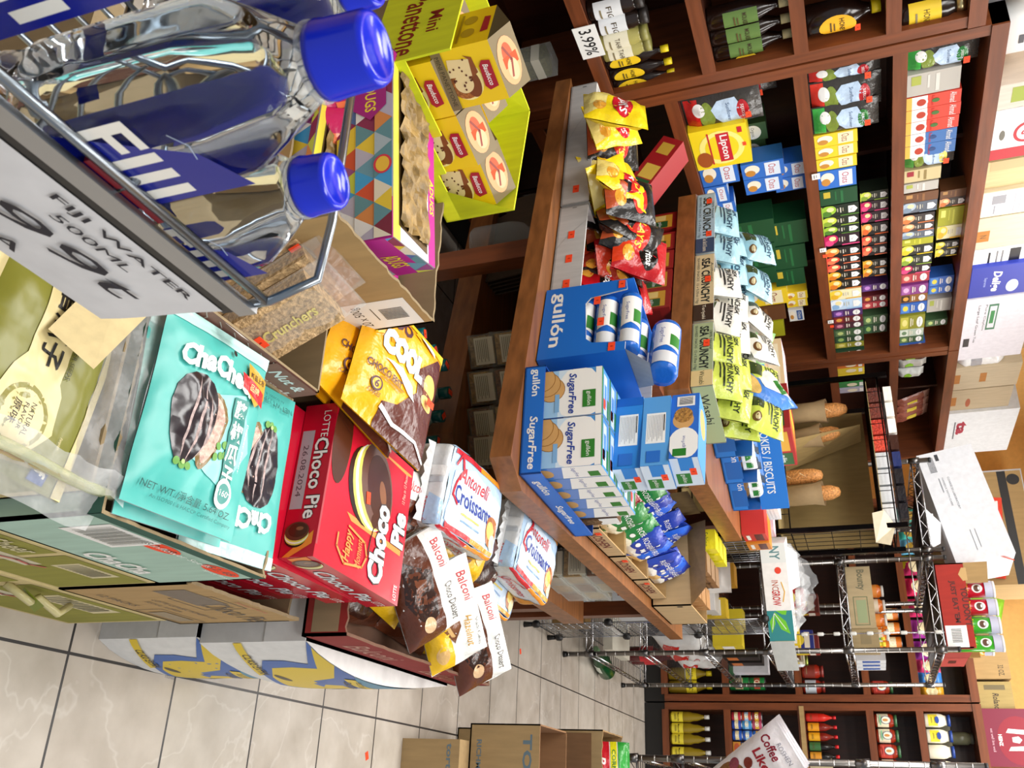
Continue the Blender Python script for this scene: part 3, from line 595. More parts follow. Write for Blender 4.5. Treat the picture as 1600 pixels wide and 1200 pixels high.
# tall blue tray with a cut-away front, rolls of biscuits inside
def cutfront(w, h, mt, inner, hole, t_=.004):
    b = MB(); outer = [(-w / 2, 0), (w / 2, 0), (w / 2, h)] + [(x * w - w / 2, z * h) for x, z in hole] + [(-w / 2, h * .96)]
    fs = tessellate_polygon([[Vector((x, z, 0)) for x, z in outer]])
    b.add([(x, 0, z) for x, z in outer], [tuple(f) for f in fs], mt); b.add([(x, t_, z) for x, z in outer], [tuple(reversed(f)) for f in fs], inner)
    n = len(outer); b.add([(x, y, z) for x, z in outer for y in (0, t_)], [(2 * i, 2 * ((i + 1) % n), 2 * ((i + 1) % n) + 1, 2 * i + 1) for i in range(n)], inner)
    return b
g2 = at('z', 843, 514, ZA); yg = math.radians(-15)
t2 = thing('display_tray', 'tall blue cardboard display tray with cut-away front holding biscuit rolls', 'tray', (g2.x - .02, g2.y + .012, ZA + .002), yg)
W2, H2 = .25, .235
b = cutfront(W2, H2, GB, GREYC, [(.9, 1.0), (.86, .62), (.8, .55), (.28, .5), (.2, .56), (.14, .98)])
b.flat((-W2 / 2, 0, 0), (1, 0, 0), (0, 0, 1), (0, -1, 0), [('t', 'gullón', .46, .17, .2, WHITE, {'w': .8, 'bold': .02})], W2, H2)
b.build('front_panel', t2)
b = MB(); b.box((W2 / 2, 0, 0), (W2 / 2 + .004, .3, H2 * 1.0), GB); b.box((-W2 / 2 - .004, 0, 0), (-W2 / 2, .3, H2 * 1.05), GB); b.box((-W2 / 2, .3, 0), (W2 / 2, .304, H2), GREYC); b.box((-W2 / 2, .004, .0), (W2 / 2, .3, .004), GREYC); b.build('tray_walls', t2)
b = MB(); b.add([(W2 / 2, .0, H2), (W2 / 2 + .04, .02, H2 + .06), (W2 / 2 + .03, .12, H2 + .05), (W2 / 2, .16, H2)], [(0, 1, 2, 3), (3, 2, 1, 0)], GREYC); b.build('torn_flap', t2)
for px_, pz in ((-.06, .15), (.02, .165), (W2 / 2 - .02, .2), (-.11, .215)): sticker(t2, (px_ if px_ < .1 else W2 / 2 - .012, -.001, pz), size=.028, rot=FF)
def roll(loc, yaw, label, L_=.19, r=.031, tilt=0):
    b = MB(); n = 16; vs = []
    for x, rr in ((-.5, .6), (-.49, .95), (-.45, 1), (.45, 1), (.49, .95), (.5, .6)): vs += [(x * L_, r * rr * math.cos(2 * PI * k / n), r + r * rr * math.sin(2 * PI * k / n)) for k in range(n)]
    fs = [(i * n + k, i * n + (k + 1) % n, (i + 1) * n + (k + 1) % n, (i + 1) * n + k) for i in range(5) for k in range(n)] + [tuple(range(n - 1, -1, -1)), tuple(5 * n + k for k in range(n))]
    b.add(vs, fs, m('#1f66c4', 'foil'), True)
    fn = lambda x, y, e: Vector((x - L_ / 2, -(r + e) * math.cos((y / .06 - .35) * 2.2), r + (r + e) * math.sin((y / .06 - .35) * 2.2)))
    b.curved(fn, [('p', [(.1, .1), (.66, .1), (.6, .5), (.66, .95), (.1, .95)], WHITE), ('t', 'SugarFree', .38, .34, .16, m('#1f3f9a'), {'w': .34}), ('r', .34, .6, .58, .95, GRN), ('r', .72, .1, .95, .9, m('#d9dde2'))], L_, .06, L=.006)
    return tag(b.build('biscuit_roll'), label, 'biscuits', 'biscuit rolls in the blue tray', loc, (0, tilt, yaw))
R2 = Matrix.Rotation(yg, 3, 'Z'); T0 = Vector((g2.x - .02, g2.y + .012, ZA + .002))
for k in range(4):
    roll(T0 + R2 @ Vector((.0, .045, .008 + .064 * k)), yg, 'blue biscuit roll with white label, %s from the bottom of the tall tray' % nth(k))
o = roll(T0 + R2 @ Vector((.04, .125, .2685)), yg - .2, 'wide blue sugar free biscuit roll lying on top of the tall tray', .2, .04)
for k in range(4):
    roll(T0 + R2 @ Vector((.02, .125, .008 + .064 * k)), yg, 'blue biscuit roll in the rear stack, %s from the bottom of the tall tray' % nth(k))

# ---- grey trays of small chip bags
LC = [at('z', 892, 133, ZA), at('z', 874, 322, ZA), at('z', 857, 462, ZA)]
for k in range(2):
    a, c = LC[k], LC[k + 1]; d = (c - a); wd = d.length - .01; yw = math.atan2(d.y, d.x); ctr = (a + c) / 2; nrm = Vector((-math.sin(yw), math.cos(yw), 0))
    o = opencarton(wd, .3, .088, .005, m('#bdbcbb', 'card'), m('#d9d8d4', 'card'), {'F': [('l', [(.2, 1), (.35, .4), (.5, .0)], .0015, m('#a5a4a2')), ('r', .02, .45, .03, .6, m('#777777'))]}).build('chip_tray')
    p = ctr + nrm * .155; tag(o, ('long grey cardboard tray of yellow and black chip bags', 'grey cardboard tray of red chip bags beside the blue tray')[k], 'tray', 'grey chip trays', (p.x, p.y, ZA + .002), (0, 0, yw))
    for q in ((.78,), (-.3, .25, .8))[k][:3]: sticker(o, (q * wd / 2, -.1506, .045), size=.03, rot=FF)
def chip(px, py, z, style, rx, rz_, label, s=1.0, ry=0):
    base, a, bcol, txt, tc = style
    P = at('z', px, py, z)
    o = bagmb(.125 * s, .165 * s, .05 * s, m(base, 'foil'), [('e', .5, .58, .4, .16, m(a, 'foil')), ('p', [(.1, .0), (.9, 0), (.75, .3), (.3, .34)], m(bcol, 'foil')), ('t', txt, .5, .58, .13, m(tc), {'w': .62, 'bold': .02, 'shear': .15}), ('e', .62, .22, .2, .1, m('#e8a53a', 'foil'))], seed=px + py, wr=.009, nx=12, ny=14).build('chip_bag')
    return tag(o, label, 'chips', 'small chip bags', P, (rx, ry, rz_))
LY = ('#f0d21e', '#c8202e', '#f3e28a', "LAY'S", '#ffffff'); LK = ('#1c1a19', '#d8322a', '#b5502c', "LAY'S", '#ffe04a'); CH = ('#e9b81c', '#b5202a', '#e2681e', 'CHEETOS', '#ffffff'); DO = ('#b3121c', '#17110f', '#e2401e', 'Doritos', '#ffffff'); DK_ = ('#2a1412', '#c01c22', '#b3301a', 'Doritos', '#ffffff')
K = 0
chips = [(930, 165, 1.0, LY, -.5, -.1), (938, 200, .98, LY, -.9, .7), (922, 225, .9, LK, -.7, .2), (945, 245, .95, CH, -1.0, -.8), (935, 218, .95, LK, -.8, .5), (950, 262, 1.0, LY, -.9, -.2), (928, 272, .93, LY, -.7, .3), (940, 300, .97, LY, -1.1, 1.1), (920, 300, .9, LY, -.6, -.4), (962, 300, 1.02, LK, -.9, .4),
         (922, 330, .91, LK, -.8, .1), (950, 335, .98, LK, -.8, -.3), (930, 355, .92, LK, -1.1, .6), (962, 350, 1.0, LK, -.7, .2), (915, 380, .88, DO, -.9, .4), (948, 382, .95, DK_, -.9, -.5), (975, 385, 1.02, DO, -.8, .3), (925, 405, .9, DK_, -.7, -.3),
         (950, 412, .96, DO, -1.1, .9), (912, 428, .88, DO, -.6, -.6), (938, 440, .93, DK_, -1.0, .3), (965, 430, .98, DK_, -.9, .8), (920, 452, .9, DO, -.9, -.1), (950, 458, .95, DO, -.8, .5)]
for i, (px, py, z, st, rx, rz_) in enumerate(chips):
    c = {id(LY): 'yellow', id(LK): 'black', id(CH): 'orange and yellow', id(DO): 'red', id(DK_): 'dark red'}[id(st)]
    chip(px - 18, py, z - .09, st, rx, rz_ - .25, 'crumpled small %s chip bag in the grey trays, %s along from the wall' % (c, nth(i)), s=1.14, ry=rnd.uniform(-.35, .35))

# ---- red biscuit boxes under the upper tier
yr = math.atan2(B1_.y - B0.y, B1_.x - B0.x)
for i, py in enumerate((368, 399, 428, 458, 487)):
    P = at('y', 1012, py, 2.84 - .0016 * (py - 368))
    o = packmb(.1, .1, .162, m('#8f1d1c'), {'F': [('r', .12, .34, .9, .9, m('#c9962e')), ('r', .5, .42, .88, .8, m('#24542a')), ('t', 'gullón', .68, .62, .1, WHITE, {'w': .3}), ('r', .16, .5, .46, .75, m('#e2c77a'))], 'R': [('r', .1, .2, .9, .8, m('#7a1716'))]}).build('biscuit_box')
    tag(o, 'dark red biscuit box with green badge under the upper tier, %s from the wall' % nth(i), 'biscuits', 'red boxes under the upper tier', (P.x, P.y, .867), (0, 0, yr))
P = at('y', 985, 330, 2.72)
o = packmb(.26, .1, .085, m('#9c1b1f'), {'F': [('r', .1, .2, .3, .8, m('#c9a03a')), ('r', .5, .2, .75, .9, m('#d8b24a')), ('r', .77, .2, .95, .9, m('#24542a'))]}).build('biscuit_box'); tag(o, 'red biscuit box leaning diagonally behind the chip bags', 'biscuits', None, (P.x - .12, P.y - .06, .95), (0, .6, yr + .25))
o = MB().box((-.65, -.09, 0), (.65, .09, .085), DX).build('riser_block'); P = at('y', 1012, 428, 2.75); tag(o, 'low wooden riser under the row of dark red biscuit boxes', 'shelf', None, (P.x - .1, P.y + .03, ZA + .0005), (0, 0, yr))

# ---- seaweed snack cartons on the upper tier
LIM = [(303, 396, '#a9c9dc', '#2e4a6b', 'Sea Salt & Sesame', '#a8d4e2', '#24415c', 'pale blue'), (397, 502, '#d9c79c', '#3a2a22', 'Teriyaki', '#eceae0', '#222222', 'cream and white'), (503, 604, '#a7b88c', '#e0c98c', 'Wasabi', '#c9d75a', '#20301a', 'olive and lime')]
def seapack(loc, rot, col, tc, label, s=1.0):
    o = bagmb(.13 * s, .125 * s, .055 * s, m(col, 'foil'), [('p', [(.04, .04), (.4, .06), (.46, .3), (.1, .36)], m('#3d4a2a', 'foil')), ('e', .72, .16, .14, .09, m('#6b4a2c', 'foil')), ('e', .72, .17, .1, .05, m('#d9c9a0', 'foil')), ('t', 'SEA', .3, .84, .13, m(tc), {'w': .34, 'bold': .025}), ('t', 'CRUNCHY', .5, .67, .14, m(tc), {'w': .84, 'bold': .025}), ('r', .1, .52, .8, .56, m(tc)), ('r', .1, .44, .6, .47, m(tc))], seed=int(abs(loc[0]) * 991 + loc[2] * 777), wr=.005, nx=12, ny=12).build('seaweed_snack_pack')
    return tag(o, label, 'snack', 'seaweed snack packs', loc, rot)
K = 0
for i, (p0, p1, c1, c2, fl_, pc, tc, nm) in enumerate(LIM):
    a = at('z', 1089 - .037 * (p0 - 303), p0, ZB); c = at('z', 1089 - .037 * (p1 - 303), p1, ZB); d = c - a; yw = math.atan2(d.y, d.x); wd = d.length; ctr = (a + c) / 2; nrm = Vector((-math.sin(yw), math.cos(yw), 0)); ux = Vector((math.cos(yw), math.sin(yw), 0))
    o = opencarton(wd - .006, .26, .065, .004, m(c1), GREYC, {'F': [('r', .77, 0, 1, 1, m(c2)), ('t', 'SEA CRUNCHY', .41, .58, .44, m('#1c2a2a'), {'w': .68, 'bold': .03}), ('t', 'SEAWEED SNACKS  12 x 0.35oz (10g)', .4, .18, .16, m('#3a4a4a'), {'w': .7}), ('t', 'Authentic' if i == 1 else '100% Natural', .3, .9, .13, m('#3a4a4a'), {'w': .3}), ('t', fl_, .88, .5, .22, m('#f2ead0') if i != 2 else m('#20301a'), {'w': .2})], 'R': [('t', fl_, .4, .5, .4, m('#1c2a2a'), {'w': .5})]}, (0, 0, -.0, 0)).build('snack_carton')
    P = ctr + nrm * .135; tag(o, '%s seaweed snack carton on the upper tier, %s from the wall' % (nm, nth(i)), 'carton', 'seaweed snack cartons', (P.x, P.y, ZB + .001), (0, 0, yw))
    for q in ((.15, .7), (.4,), (.35,))[i]: sticker(o, ((q - .5) * wd, -.1306, .045), size=.03, rot=FF)
    for r_ in range(3):
        for k in range(2):
            Q = ctr + ux * ((k - .5) * wd * .46 + rnd.uniform(-.01, .01)) + nrm * (.045 + .092 * r_)
            seapack((Q.x, Q.y, ZB + .012 + .012 * r_), (-.42 + rnd.uniform(-.1, .08), rnd.uniform(-.1, .1), yw + rnd.uniform(-.15, .15)), pc, tc, '%s seaweed snack pack, %s row, %s in its carton' % (nm.split(' and ')[-1], ('front', 'second', 'rear')[r_], ('left', 'right')[k]), s=1.12)
    for k in range(2):
        Q = ctr + ux * ((k - .5) * wd * .5) + nrm * .2
        seapack((Q.x, Q.y, ZB + .14), (-.75 + rnd.uniform(-.2, .1), rnd.uniform(-.4, .4), yw + rnd.uniform(-.3, .3)), pc, tc, '%s seaweed snack pack tossed on top of its carton, %s one' % (nm.split(' and ')[-1], ('left', 'right')[k]), s=1.05)
# green rice snack bag, big blue wafer bag and the boxes behind them
P = at('y', 1205, 520, 3.15); o = bagmb(.17, .16, .07, m('#9fcf8c', 'foil'), [('e', .5, .3, .42, .22, m('#efe3c2', 'foil')), ('e', .5, .75, .3, .14, m('#d87a2c', 'foil'))], seed=4).build('snack_bag'); tag(o, 'light green rice snack bag standing behind the lime packs', 'snack', None, (P.x, P.y, ZB + .045), (-.3, .3, -.3))
P = at('y', 1175, 612, 2.72); o = bagmb(.2, .17, .06, m('#4a84d8', 'foil'), [('p', [(.1, .5), (.6, .45), (.9, .9), (.3, .95)], WHITE), ('e', .4, .25, .3, .16, m('#d9b46a', 'foil')), ('r', .5, .72, .8, .86, GRN)], seed=6).build('snack_bag'); tag(o, 'shiny blue wafer bag lying tilted on the cookie trays', 'snack', None, (P.x, P.y, ZB + .115), (-.6, -.5, -.1))
# blue cookie trays facing the aisle, x = front edge
yt = math.atan2(B2_.y - B1_.y, B2_.x - B1_.x)
def cookie_tray(px, py, w, d, h, label, yaw, packs=3):
    P = at('z', px, py, ZB); t = thing('cookie_tray', label, 'tray', (P.x, P.y, ZB + .001), yaw, 'blue cookie trays')
    b = opencarton(w, d, h, .004, m('#2577cf'), m('#1d5fae'), {'R': [('t', 'gullón', .3, .4, .3, WHITE, {'w': .4}), ('r', .5, .1, .9, .6, m('#1d5fae'))], 'F': [('r', .1, .2, .6, .6, m('#4f93dc'))]}, (h * .35, h * .45, 0, 0)); b.build('tray_body', t)
    return t
K = 0
for i, (px, py, w, d, h) in enumerate([(1112, 690, .16, .26, .12), (1130, 742, .16, .2, .11), (1142, 785, .16, .2, .1)]):
    ct = cookie_tray(px, py, w, d, h, 'blue cookie tray with dark wrapped packs, %s along the aisle edge of the upper tier' % nth(i), yt - PI / 2 + .1)
    ct.location = ct.location + Vector((-.1, .0, 0))
    for k in range(4):
        o = bagmb(.1, .12, .045, m('#3a4656' if k % 2 else '#5a86c8', 'foil'), [('r', .1, .5, .9, .9, WHITE), ('e', .5, .3, .35, .2, m('#8a6a44', 'foil')), ('r', .5, .6, .8, .8, GRN)], seed=i * 5 + k, nx=8, ny=9).build('cookie_pack')
        L_ = ct.location + Matrix.Rotation(ct.rotation_euler.z, 3, 'Z') @ Vector((.02, -d / 2 + .035 + k * (d - .06) / 4, .007))
        tag(o, 'foil cookie pack, %s in the %s blue cookie tray' % (nth(k), nth(i)), 'cookies', 'cookie packs in blue trays', L_, (0, 0, ct.rotation_euler.z + PI / 2 - .1))
P = at('y', 1187, 722, 3.55); o = packmb(.42, .012, .1, m('#2577cf'), {'F': [('t', 'COOKIES / BISCUITS', .5, .45, .3, WHITE, {'w': .7, 'bold': .01})]}).build('header_card'); tag(o, 'long blue cardboard header reading cookies biscuits above the trays', 'sign', None, (-1.2, 3.24, ZB + .1), (0, 0, yt - .2))
o = packmb(.3, .6, .13, m('#e9eaee', 'paper'), {'R': [('r', 0, .05 + .1 * k, 1, .07 + .1 * k, m('#cfd3da')) for k in range(9)]}).build('paper_bag_stack'); tag(o, 'stack of white paper bags behind the blue cookie trays', 'bag', None, (-1.3, 3.62, ZB + .001), (0, 0, .05))
P = at('x', 1205, 640, -1.3); o = packmb(.2, .3, .1, m('#a01f22'), {'F': [('r', .1, .2, .4, .8, m('#6f1416')), ('r', .55, .2, .95, .8, m('#24542a'))], 'R': [('r', .1, .15, .6, .85, m('#c9962e')), ('r', .65, .1, .97, .9, m('#24542a')), ('t', 'gullón', .8, .5, .3, WHITE, {'w': .2})], 'T': [('r', .2, .1, .8, .9, m('#d9762c')), ('r', .3, .2, .5, .8, m('#e8c23a'))]}).build('biscuit_box'); tag(o, 'large red biscuit box standing on the white paper stack', 'biscuits', None, (-1.42, 3.5, ZB + .131), (0, 0, -.15))
for i, (x, y, z) in enumerate([(-1.66, 3.5, .001), (-1.67, 3.5, .0745), (-1.66, 3.52, .148), (-1.6, 3.77, .001), (-1.6, 3.78, .0745)]):
    o = packmb(.22, .2, .072, m('#e3c79a' if i % 2 == 0 else '#e6dad6'), {'R': [('r', 0, .0, .28, 1, m('#efe9d6')), ('r', .34, .2, .95, .9, m('#f0e3b4')), ('r', .4, .3, .8, .4, m('#7a5a2c')), ('r', .4, .55, .9, .65, m('#7a5a2c'))], 'F': [('r', .1, .2, .9, .8, m('#efe3c2'))], 'T': [('r', 0, 0, 1, 1, m('#f2cfd6'))]}).build('pastry_box')
    tag(o, '%s pastry box with pink top behind the red biscuit box, %s in the pile' % ('tan' if i % 2 == 0 else 'whitish', nth(i)), 'pastry', 'pastry boxes', (x, y, ZB + z + .002), (0, 0, rnd.uniform(-.1, .1)))
for i, (y, c) in enumerate([(3.98, '#c8322a'), (4.12, '#d9862c')]):
    o = packmb(.12, .13, .09, m(c), {'R': [('r', .1, .5, .9, .85, m('#5a1512')), ('r', .2, .15, .8, .3, WHITE)]}).build('snack_box'); tag(o, 'small %s snack box at the far end of the upper tier' % ('red', 'orange')[i], 'snack', None, (-1.07, y - .35, ZB + .001), (0, 0, .05))
for i in range(4):
    o = packmb(.22, .1, .022, m('#eec9d2', 'paper'), {'R': [('r', 0, .4, 1, .5, WHITE)]}).build('paper_box'); tag(o, 'pink and white flat paper box, %s from the bottom of the far pile' % nth(i), 'box', 'flat pink paper boxes', (-1.24, 4.02, ZB + .001 + .0232 * i), (0, 0, rnd.uniform(-.06, .06)))

# ---- biscuit trays along the aisle edge of the lower tier
PK = {'maroon': ('#7d1622', '#e2d6c0'), 'green': ('#1f7a35', '#e9e2c8'), 'blue': ('#2340a8', '#f0f0ea'), 'royal': ('#2b66d8', '#e8c88a')}
for i in range(3):
    y0, y1 = 2.43 + .318 * i, 2.43 + .318 * (i + 1) - .012
    t = thing('biscuit_tray', 'beige cardboard biscuit tray with brand lettering, %s along the island edge' % nth(i), 'tray', (-.875, (y0 + y1) / 2, ZA + .001), 0, 'beige biscuit trays')
    t['label'] = 'beige cardboard tray of wrapped biscuits, %s from the blue sugar free tray' % nth(i)
    opencarton(.3, y1 - y0, .056, .004, CARDL, CARD, {'R': [('t', 'ROSHEN', .42, .5, .55, m('#6b2a2a'), {'w': .5, 'bold': .02}), ('r', .2, .12, .6, .17, m('#6b2a2a'))]}).build('tray_body', t)
    b = MB(); b.add([(-.15, -.14, .05), (-.15, .13, .05), (-.16, .13, .2), (-.16, -.14, .2)], [(0, 1, 2, 3), (3, 2, 1, 0)], CARD); b.build('back_flap', t)
    sticker(t, (.1506, -.1, .04), size=.026, rot=FR)
    seq = [('maroon', 'maroon', 'green', 'green'), ('green', 'blue', 'blue', 'royal'), ('blue', 'blue', 'royal', 'blue')][i]
    for k, nm in enumerate(seq):
        for j in range(2):
            c1, c2 = PK[nm]
            o = bagmb(.12, .15, .05, m(c1, 'foil'), [('p', [(.05, .02), (.95, .02), (.9, .25), (.5, .34), (.1, .2)], m(c2, 'foil')), ('t', 'ROSHEN', .5, .62, .13, WHITE, {'w': .7}), ('e', .3, .42, .08, .06, WHITE), ('e', .75, .8, .06, .05, WHITE), ('r', .6, .4, .85, .5, WHITE)], seed=i * 8 + k * 2 + j, nx=10, ny=11).build('biscuit_pack')
            tag(o, '%s biscuit pack, %s pair, %s side of the %s beige tray' % (nm if nm != 'royal' else 'bright blue', nth(k), ('aisle', 'wall')[j], nth(i)), 'biscuits', 'wrapped biscuit packs', (-.79 - .13 * j, y0 + .045 + k * .068, ZA + .008 + .018 * j), (-.35 + rnd.uniform(-.1, .1), rnd.uniform(-.12, .12), PI / 2 + rnd.uniform(-.2, .25)))
# tall beige carton of crackers at the far end of the edge
t = thing('cracker_carton', 'tall open beige carton of cracker packs at the far corner of the island', 'carton', (-.85, 3.56, ZA + .001))
opencarton(.3, .36, .145, .005, CARDL, CARD, {'R': [('r', .03, .62, .08, .76, BLACK)]}).build('carton_body', t)
b = MB(); b.add([(-.15, -.18, .14), (.15, -.18, .145), (.1, -.24, .21), (-.15, -.24, .22)], [(0, 1, 2, 3), (3, 2, 1, 0)], CARD); b.build('flap', t)
for k in range(3):
    for j in range(3):
        x = -.95 + .085 * j; y = 3.44 + .105 * k
        if j == 2: o = packmb(.075, .09, .16, m('#b98a5a', 'foil'), {'R': [('l', [(.1, .2), (.5, .5), (.9, .3)], .003, m('#8f6438')), ('l', [(.2, .9), (.5, .5), (.8, .8)], .003, m('#d9b48a'))], 'F': [('r', .1, .1, .9, .9, m('#a87848'))]}).build('cracker_pack'); lb = 'brown paper cracker pack'
        elif j == 1: o = packmb(.075, .085, .2, m('#8a6a48'), {'R': [('r', 0, .05 + .1 * q, 1, .09 + .1 * q, m('#5f4630')) for q in range(9)], 'F': [('r', 0, .05 + .1 * q, 1, .09 + .1 * q, m('#5f4630')) for q in range(9)]}).build('wafer_pack'); lb = 'clear pack of stacked wafers'
        else: o = packmb(.075, .085, .235, m('#e9e02a', 'foil'), {'R': [('e', .5, .6, .35, .16, m('#c9702c')), ('r', .2, .75, .8, .8, BLACK)], 'F': [('e', .5, .6, .35, .16, m('#c9702c')), ('t', 'Saltine', .5, .85, .08, m('#2a5a2a'), {'w': .7})]}).build('cracker_pack'); lb = 'bright yellow cracker pack'
        tag(o, '%s in the tall beige carton, %s along the aisle' % (lb, nth(k)), 'crackers', 'packs in the beige carton', (x, y, ZA + .0075), (0, 0, rnd.uniform(-.06, .06)))
for i, (x, y, c, nm) in enumerate([(-.98, 2.62, 'blue', 'dark blue'), (-1.0, 2.9, 'royal', 'bright blue'), (-1.03, 3.1, 'blue', 'navy'), (-1.06, 2.75, 'maroon', 'maroon')][:0]): pass

# ---- lower shelf: deli tubs of nuts and bottles of drinking yoghurt
CLR = m('#e6ebe6', 'clear')
def tub(loc, rz_, nutc, label, s=1.0, group='clear tubs of nuts'):
    t = thing('nut_tub', label, 'tub', loc, rz_, group); w, h = .105 * s, .075 * s
    MB().prism([(-w / 2, -w / 2), (w / 2, -w / 2), (w / 2, w / 2), (-w / 2, w / 2)], 0, h, CLR).build('body', t)
    MB().box((-w * .45, -w * .45, .003), (w * .45, w * .45, h * .82), m(nutc, 'food')).build('nuts', t)
    MB().box((-w * .53, -w * .53, h), (w * .53, w * .53, h + .008), CLR).build('lid', t)
    LBW = m('#dedbc8'); b = MB(); b.box((-w * .4, -w * .545, h * .3), (w * .4, w * .545, h + .0092), LBW); b.flat((-w * .4, -w * .545, h * .3), (1, 0, 0), (0, 0, 1), (0, -1, 0), [('r', .08, .12 + .11 * k, .9 - .1 * (k % 2), .16 + .11 * k, m('#8d8a74')) for k in range(7)], w * .8, h * .72); b.build('label_band', t)
    return t
NC = ['#a2885c', '#b5904f', '#8a5a34', '#c9ad74', '#7a4a2a', '#b08a4a']
K = 0
for i, (px, py) in enumerate([(700, 510), (735, 515), (768, 518)]):
    for k in range(4 if i < 2 else 4):
        P = at('z', px, py, .62); tub((-1.30 + .115 * i, 2.36 + .02 * i, ZL + .001 + .0855 * k), .5, NC[(i + k) % 6], 'clear tub of nuts, %s from the bottom, %s stack behind the teal caps' % (nth(k), nth(i)))
for i in range(2):
    for k in range(3):
        tub((-1.1 + .12 * i, 2.5 - .09 * i, ZL + .001 + .0855 * k), .35, NC[(2 * i + k) % 6], 'clear tub of nuts, %s from the bottom, %s nearer stack under the blue tray' % (nth(k), nth(i)))
for k in range(3):
    tub((-.80, 2.47, ZL + .001 + .0855 * k), .2, '#c9b284', 'clear tub of pistachios, %s from the bottom beside the croissant bags' % nth(k), 1.15)
K = 0
for i in range(3):
    for j in range(2):
        for k in range(3 if i < 2 else 2):
            tub((-.79 - .13 * j, 3.1 + .13 * i, ZL + .001 + .0855 * k), -.05 + .1 * j, NC[(i + j + k) % 6], 'clear nut tub at the low shelf end, %s' % ('row %s, %s layer, %s side' % (('one', 'two', 'three')[i], nth(k), ('aisle', 'wall')[j])))
o = packmb(.12, .13, .13, WHITE, {'R': [('r', .3, .3, .7, .6, m('#c9ccd0'))]}).build('box'); tag(o, 'plain white box at the far end of the low nut shelf', 'box', None, (-.86, 3.53, ZL + .001), (0, 0, .05))
TEAL = m('#0f5f63', 'gloss')
for i, (x, y) in enumerate([(-1.163, 1.973), (-1.149, 2.048), (-1.141, 2.125), (-1.07, 2.16), (-1.049, 2.035), (-.985, 2.13), (-.964, 2.032), (-.90, 2.11), (-.884, 1.996)]):
    t = bottle('drink_bottle', .033, .25, m('#7f9a98', 'gloss'), TEAL, m('#e9eef0'), 'ORJOMI', lz=(.3, .7), lx=3.6, shape=[(.92, 0), (1, .02), (1, .72), (.85, .8), (.5, .86), (.46, .89)])
    t['label'] = 'drink bottle with teal cap on the kraft carton, %s counting from the wall' % nth(i); t['category'] = 'bottle'; t['group'] = 'teal capped bottles'
    t.location = (x, y, .2205); t.rotation_euler = (0, 0, .4)
    sticker(t, (.0, -.0, .2515), size=.024, rot=(0, 0, .4 * i))
o = packmb(.37, .3, .2195, CARDG, {}).build('carton'); tag(o, 'plain kraft carton on the floor beneath the teal capped bottles', 'carton', None, (-1.03, 2.06, .0005))
# dark compartment left of the post: folded cardboard, water jug, cola bottles
t = thing('water_jug', 'clear water jug with white cap beside the pleated cardboard sheets', 'jug', (-1.66, 2.32, ZL + .0)); t.location.z = ZL + .001
MB().lathe([(.065, 0), (.07, .01), (.07, .13), (.06, .17), (.03, .2), (.02, .21), (.02, .23)], m('#c9d2d4', 'clear'), 22).build('body', t); MB().lathe([(.026, .215), (.026, .245), (.02, .247)], WHITE, 16).build('cap', t)
for k in range(5):
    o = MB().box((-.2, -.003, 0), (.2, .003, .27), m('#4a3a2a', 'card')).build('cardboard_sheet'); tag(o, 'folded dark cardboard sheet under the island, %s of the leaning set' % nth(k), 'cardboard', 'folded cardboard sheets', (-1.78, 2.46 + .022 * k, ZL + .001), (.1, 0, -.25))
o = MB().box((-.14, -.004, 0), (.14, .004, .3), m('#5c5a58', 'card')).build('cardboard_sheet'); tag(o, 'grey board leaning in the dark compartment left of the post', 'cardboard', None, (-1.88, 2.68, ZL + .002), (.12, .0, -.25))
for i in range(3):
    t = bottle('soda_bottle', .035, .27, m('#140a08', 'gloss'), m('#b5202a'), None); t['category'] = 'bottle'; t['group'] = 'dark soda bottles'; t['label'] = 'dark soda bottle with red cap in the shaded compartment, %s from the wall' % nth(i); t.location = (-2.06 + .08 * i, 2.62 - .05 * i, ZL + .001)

# ---------------------------------------------------------------- cartons and packs stacked beside the aisle
OL = m('#8d8a34', 'card'); OLC = m('#cdbb84', 'card'); MINT = m('#a9c8b8', 'card'); DG = m('#2f5a4c', 'card')
# olive seed cartons on the floor
def olive(loc, w, d, h, label, extra=()):
    o = packmb(w, d, h, OLC, {'R': [('r', .02, .06, .46, .94, OL), ('r', .5, .06, .98, .94, OL), ('r', .3, .4, .6, .56, m('#c9c1a4')), ('r', .62, .6, .86, .86, m('#cfc394'))] + [('r', .64 + .02 * k, .63, .65 + .02 * k, .83, m('#6d6a4a')) for k in range(10)] + [('t', 'ChaCheer', .25, .78, .2, m('#c2b988'), {'w': .36, 'bold': .02}), ('l', [(.42, .46), (.5, .5), (.58, .47), (.64, .52)], .006, m('#b5302a'))] + list(extra), 'F': [('r', .03, .05, .97, .95, OL)], 'T': [('r', .03, .03, .97, .97, OL)]}, .0006).build('seed_carton', bevel=.003)
    return tag(o, label, 'carton', 'olive seed cartons', loc)
oc = olive((-.47, 1.13, .0005), .34, .64, .248, 'olive green seed carton on the floor under the brown chocolate pie carton')
b = MB(); b.add([(.17, -.3, .2), (.17, -.1, .22), (.235, -.11, .02), (.25, -.31, .01)], [(0, 1, 2, 3), (3, 2, 1, 0)], OLC); b.build('open_flap', oc)
b = MB(); b.tube([(.172, -.02, .2), (.195, .02, .22), (.18, .05, .2), (.2, .09, .21), (.178, .13, .19)], .007, m('#c9c08c', 'foil'), 6); b.add([(.175, .0, .22), (.2, .03, .24), (.205, .05, .2), (.18, .02, .19)], [(0, 1, 2, 3), (3, 2, 1, 0)], m('#7d8c1c')); b.build('torn_tape', oc)
olive((-.46, .985, .25), .318, .36, .208, 'olive green seed carton between the mint carton and the floor carton')
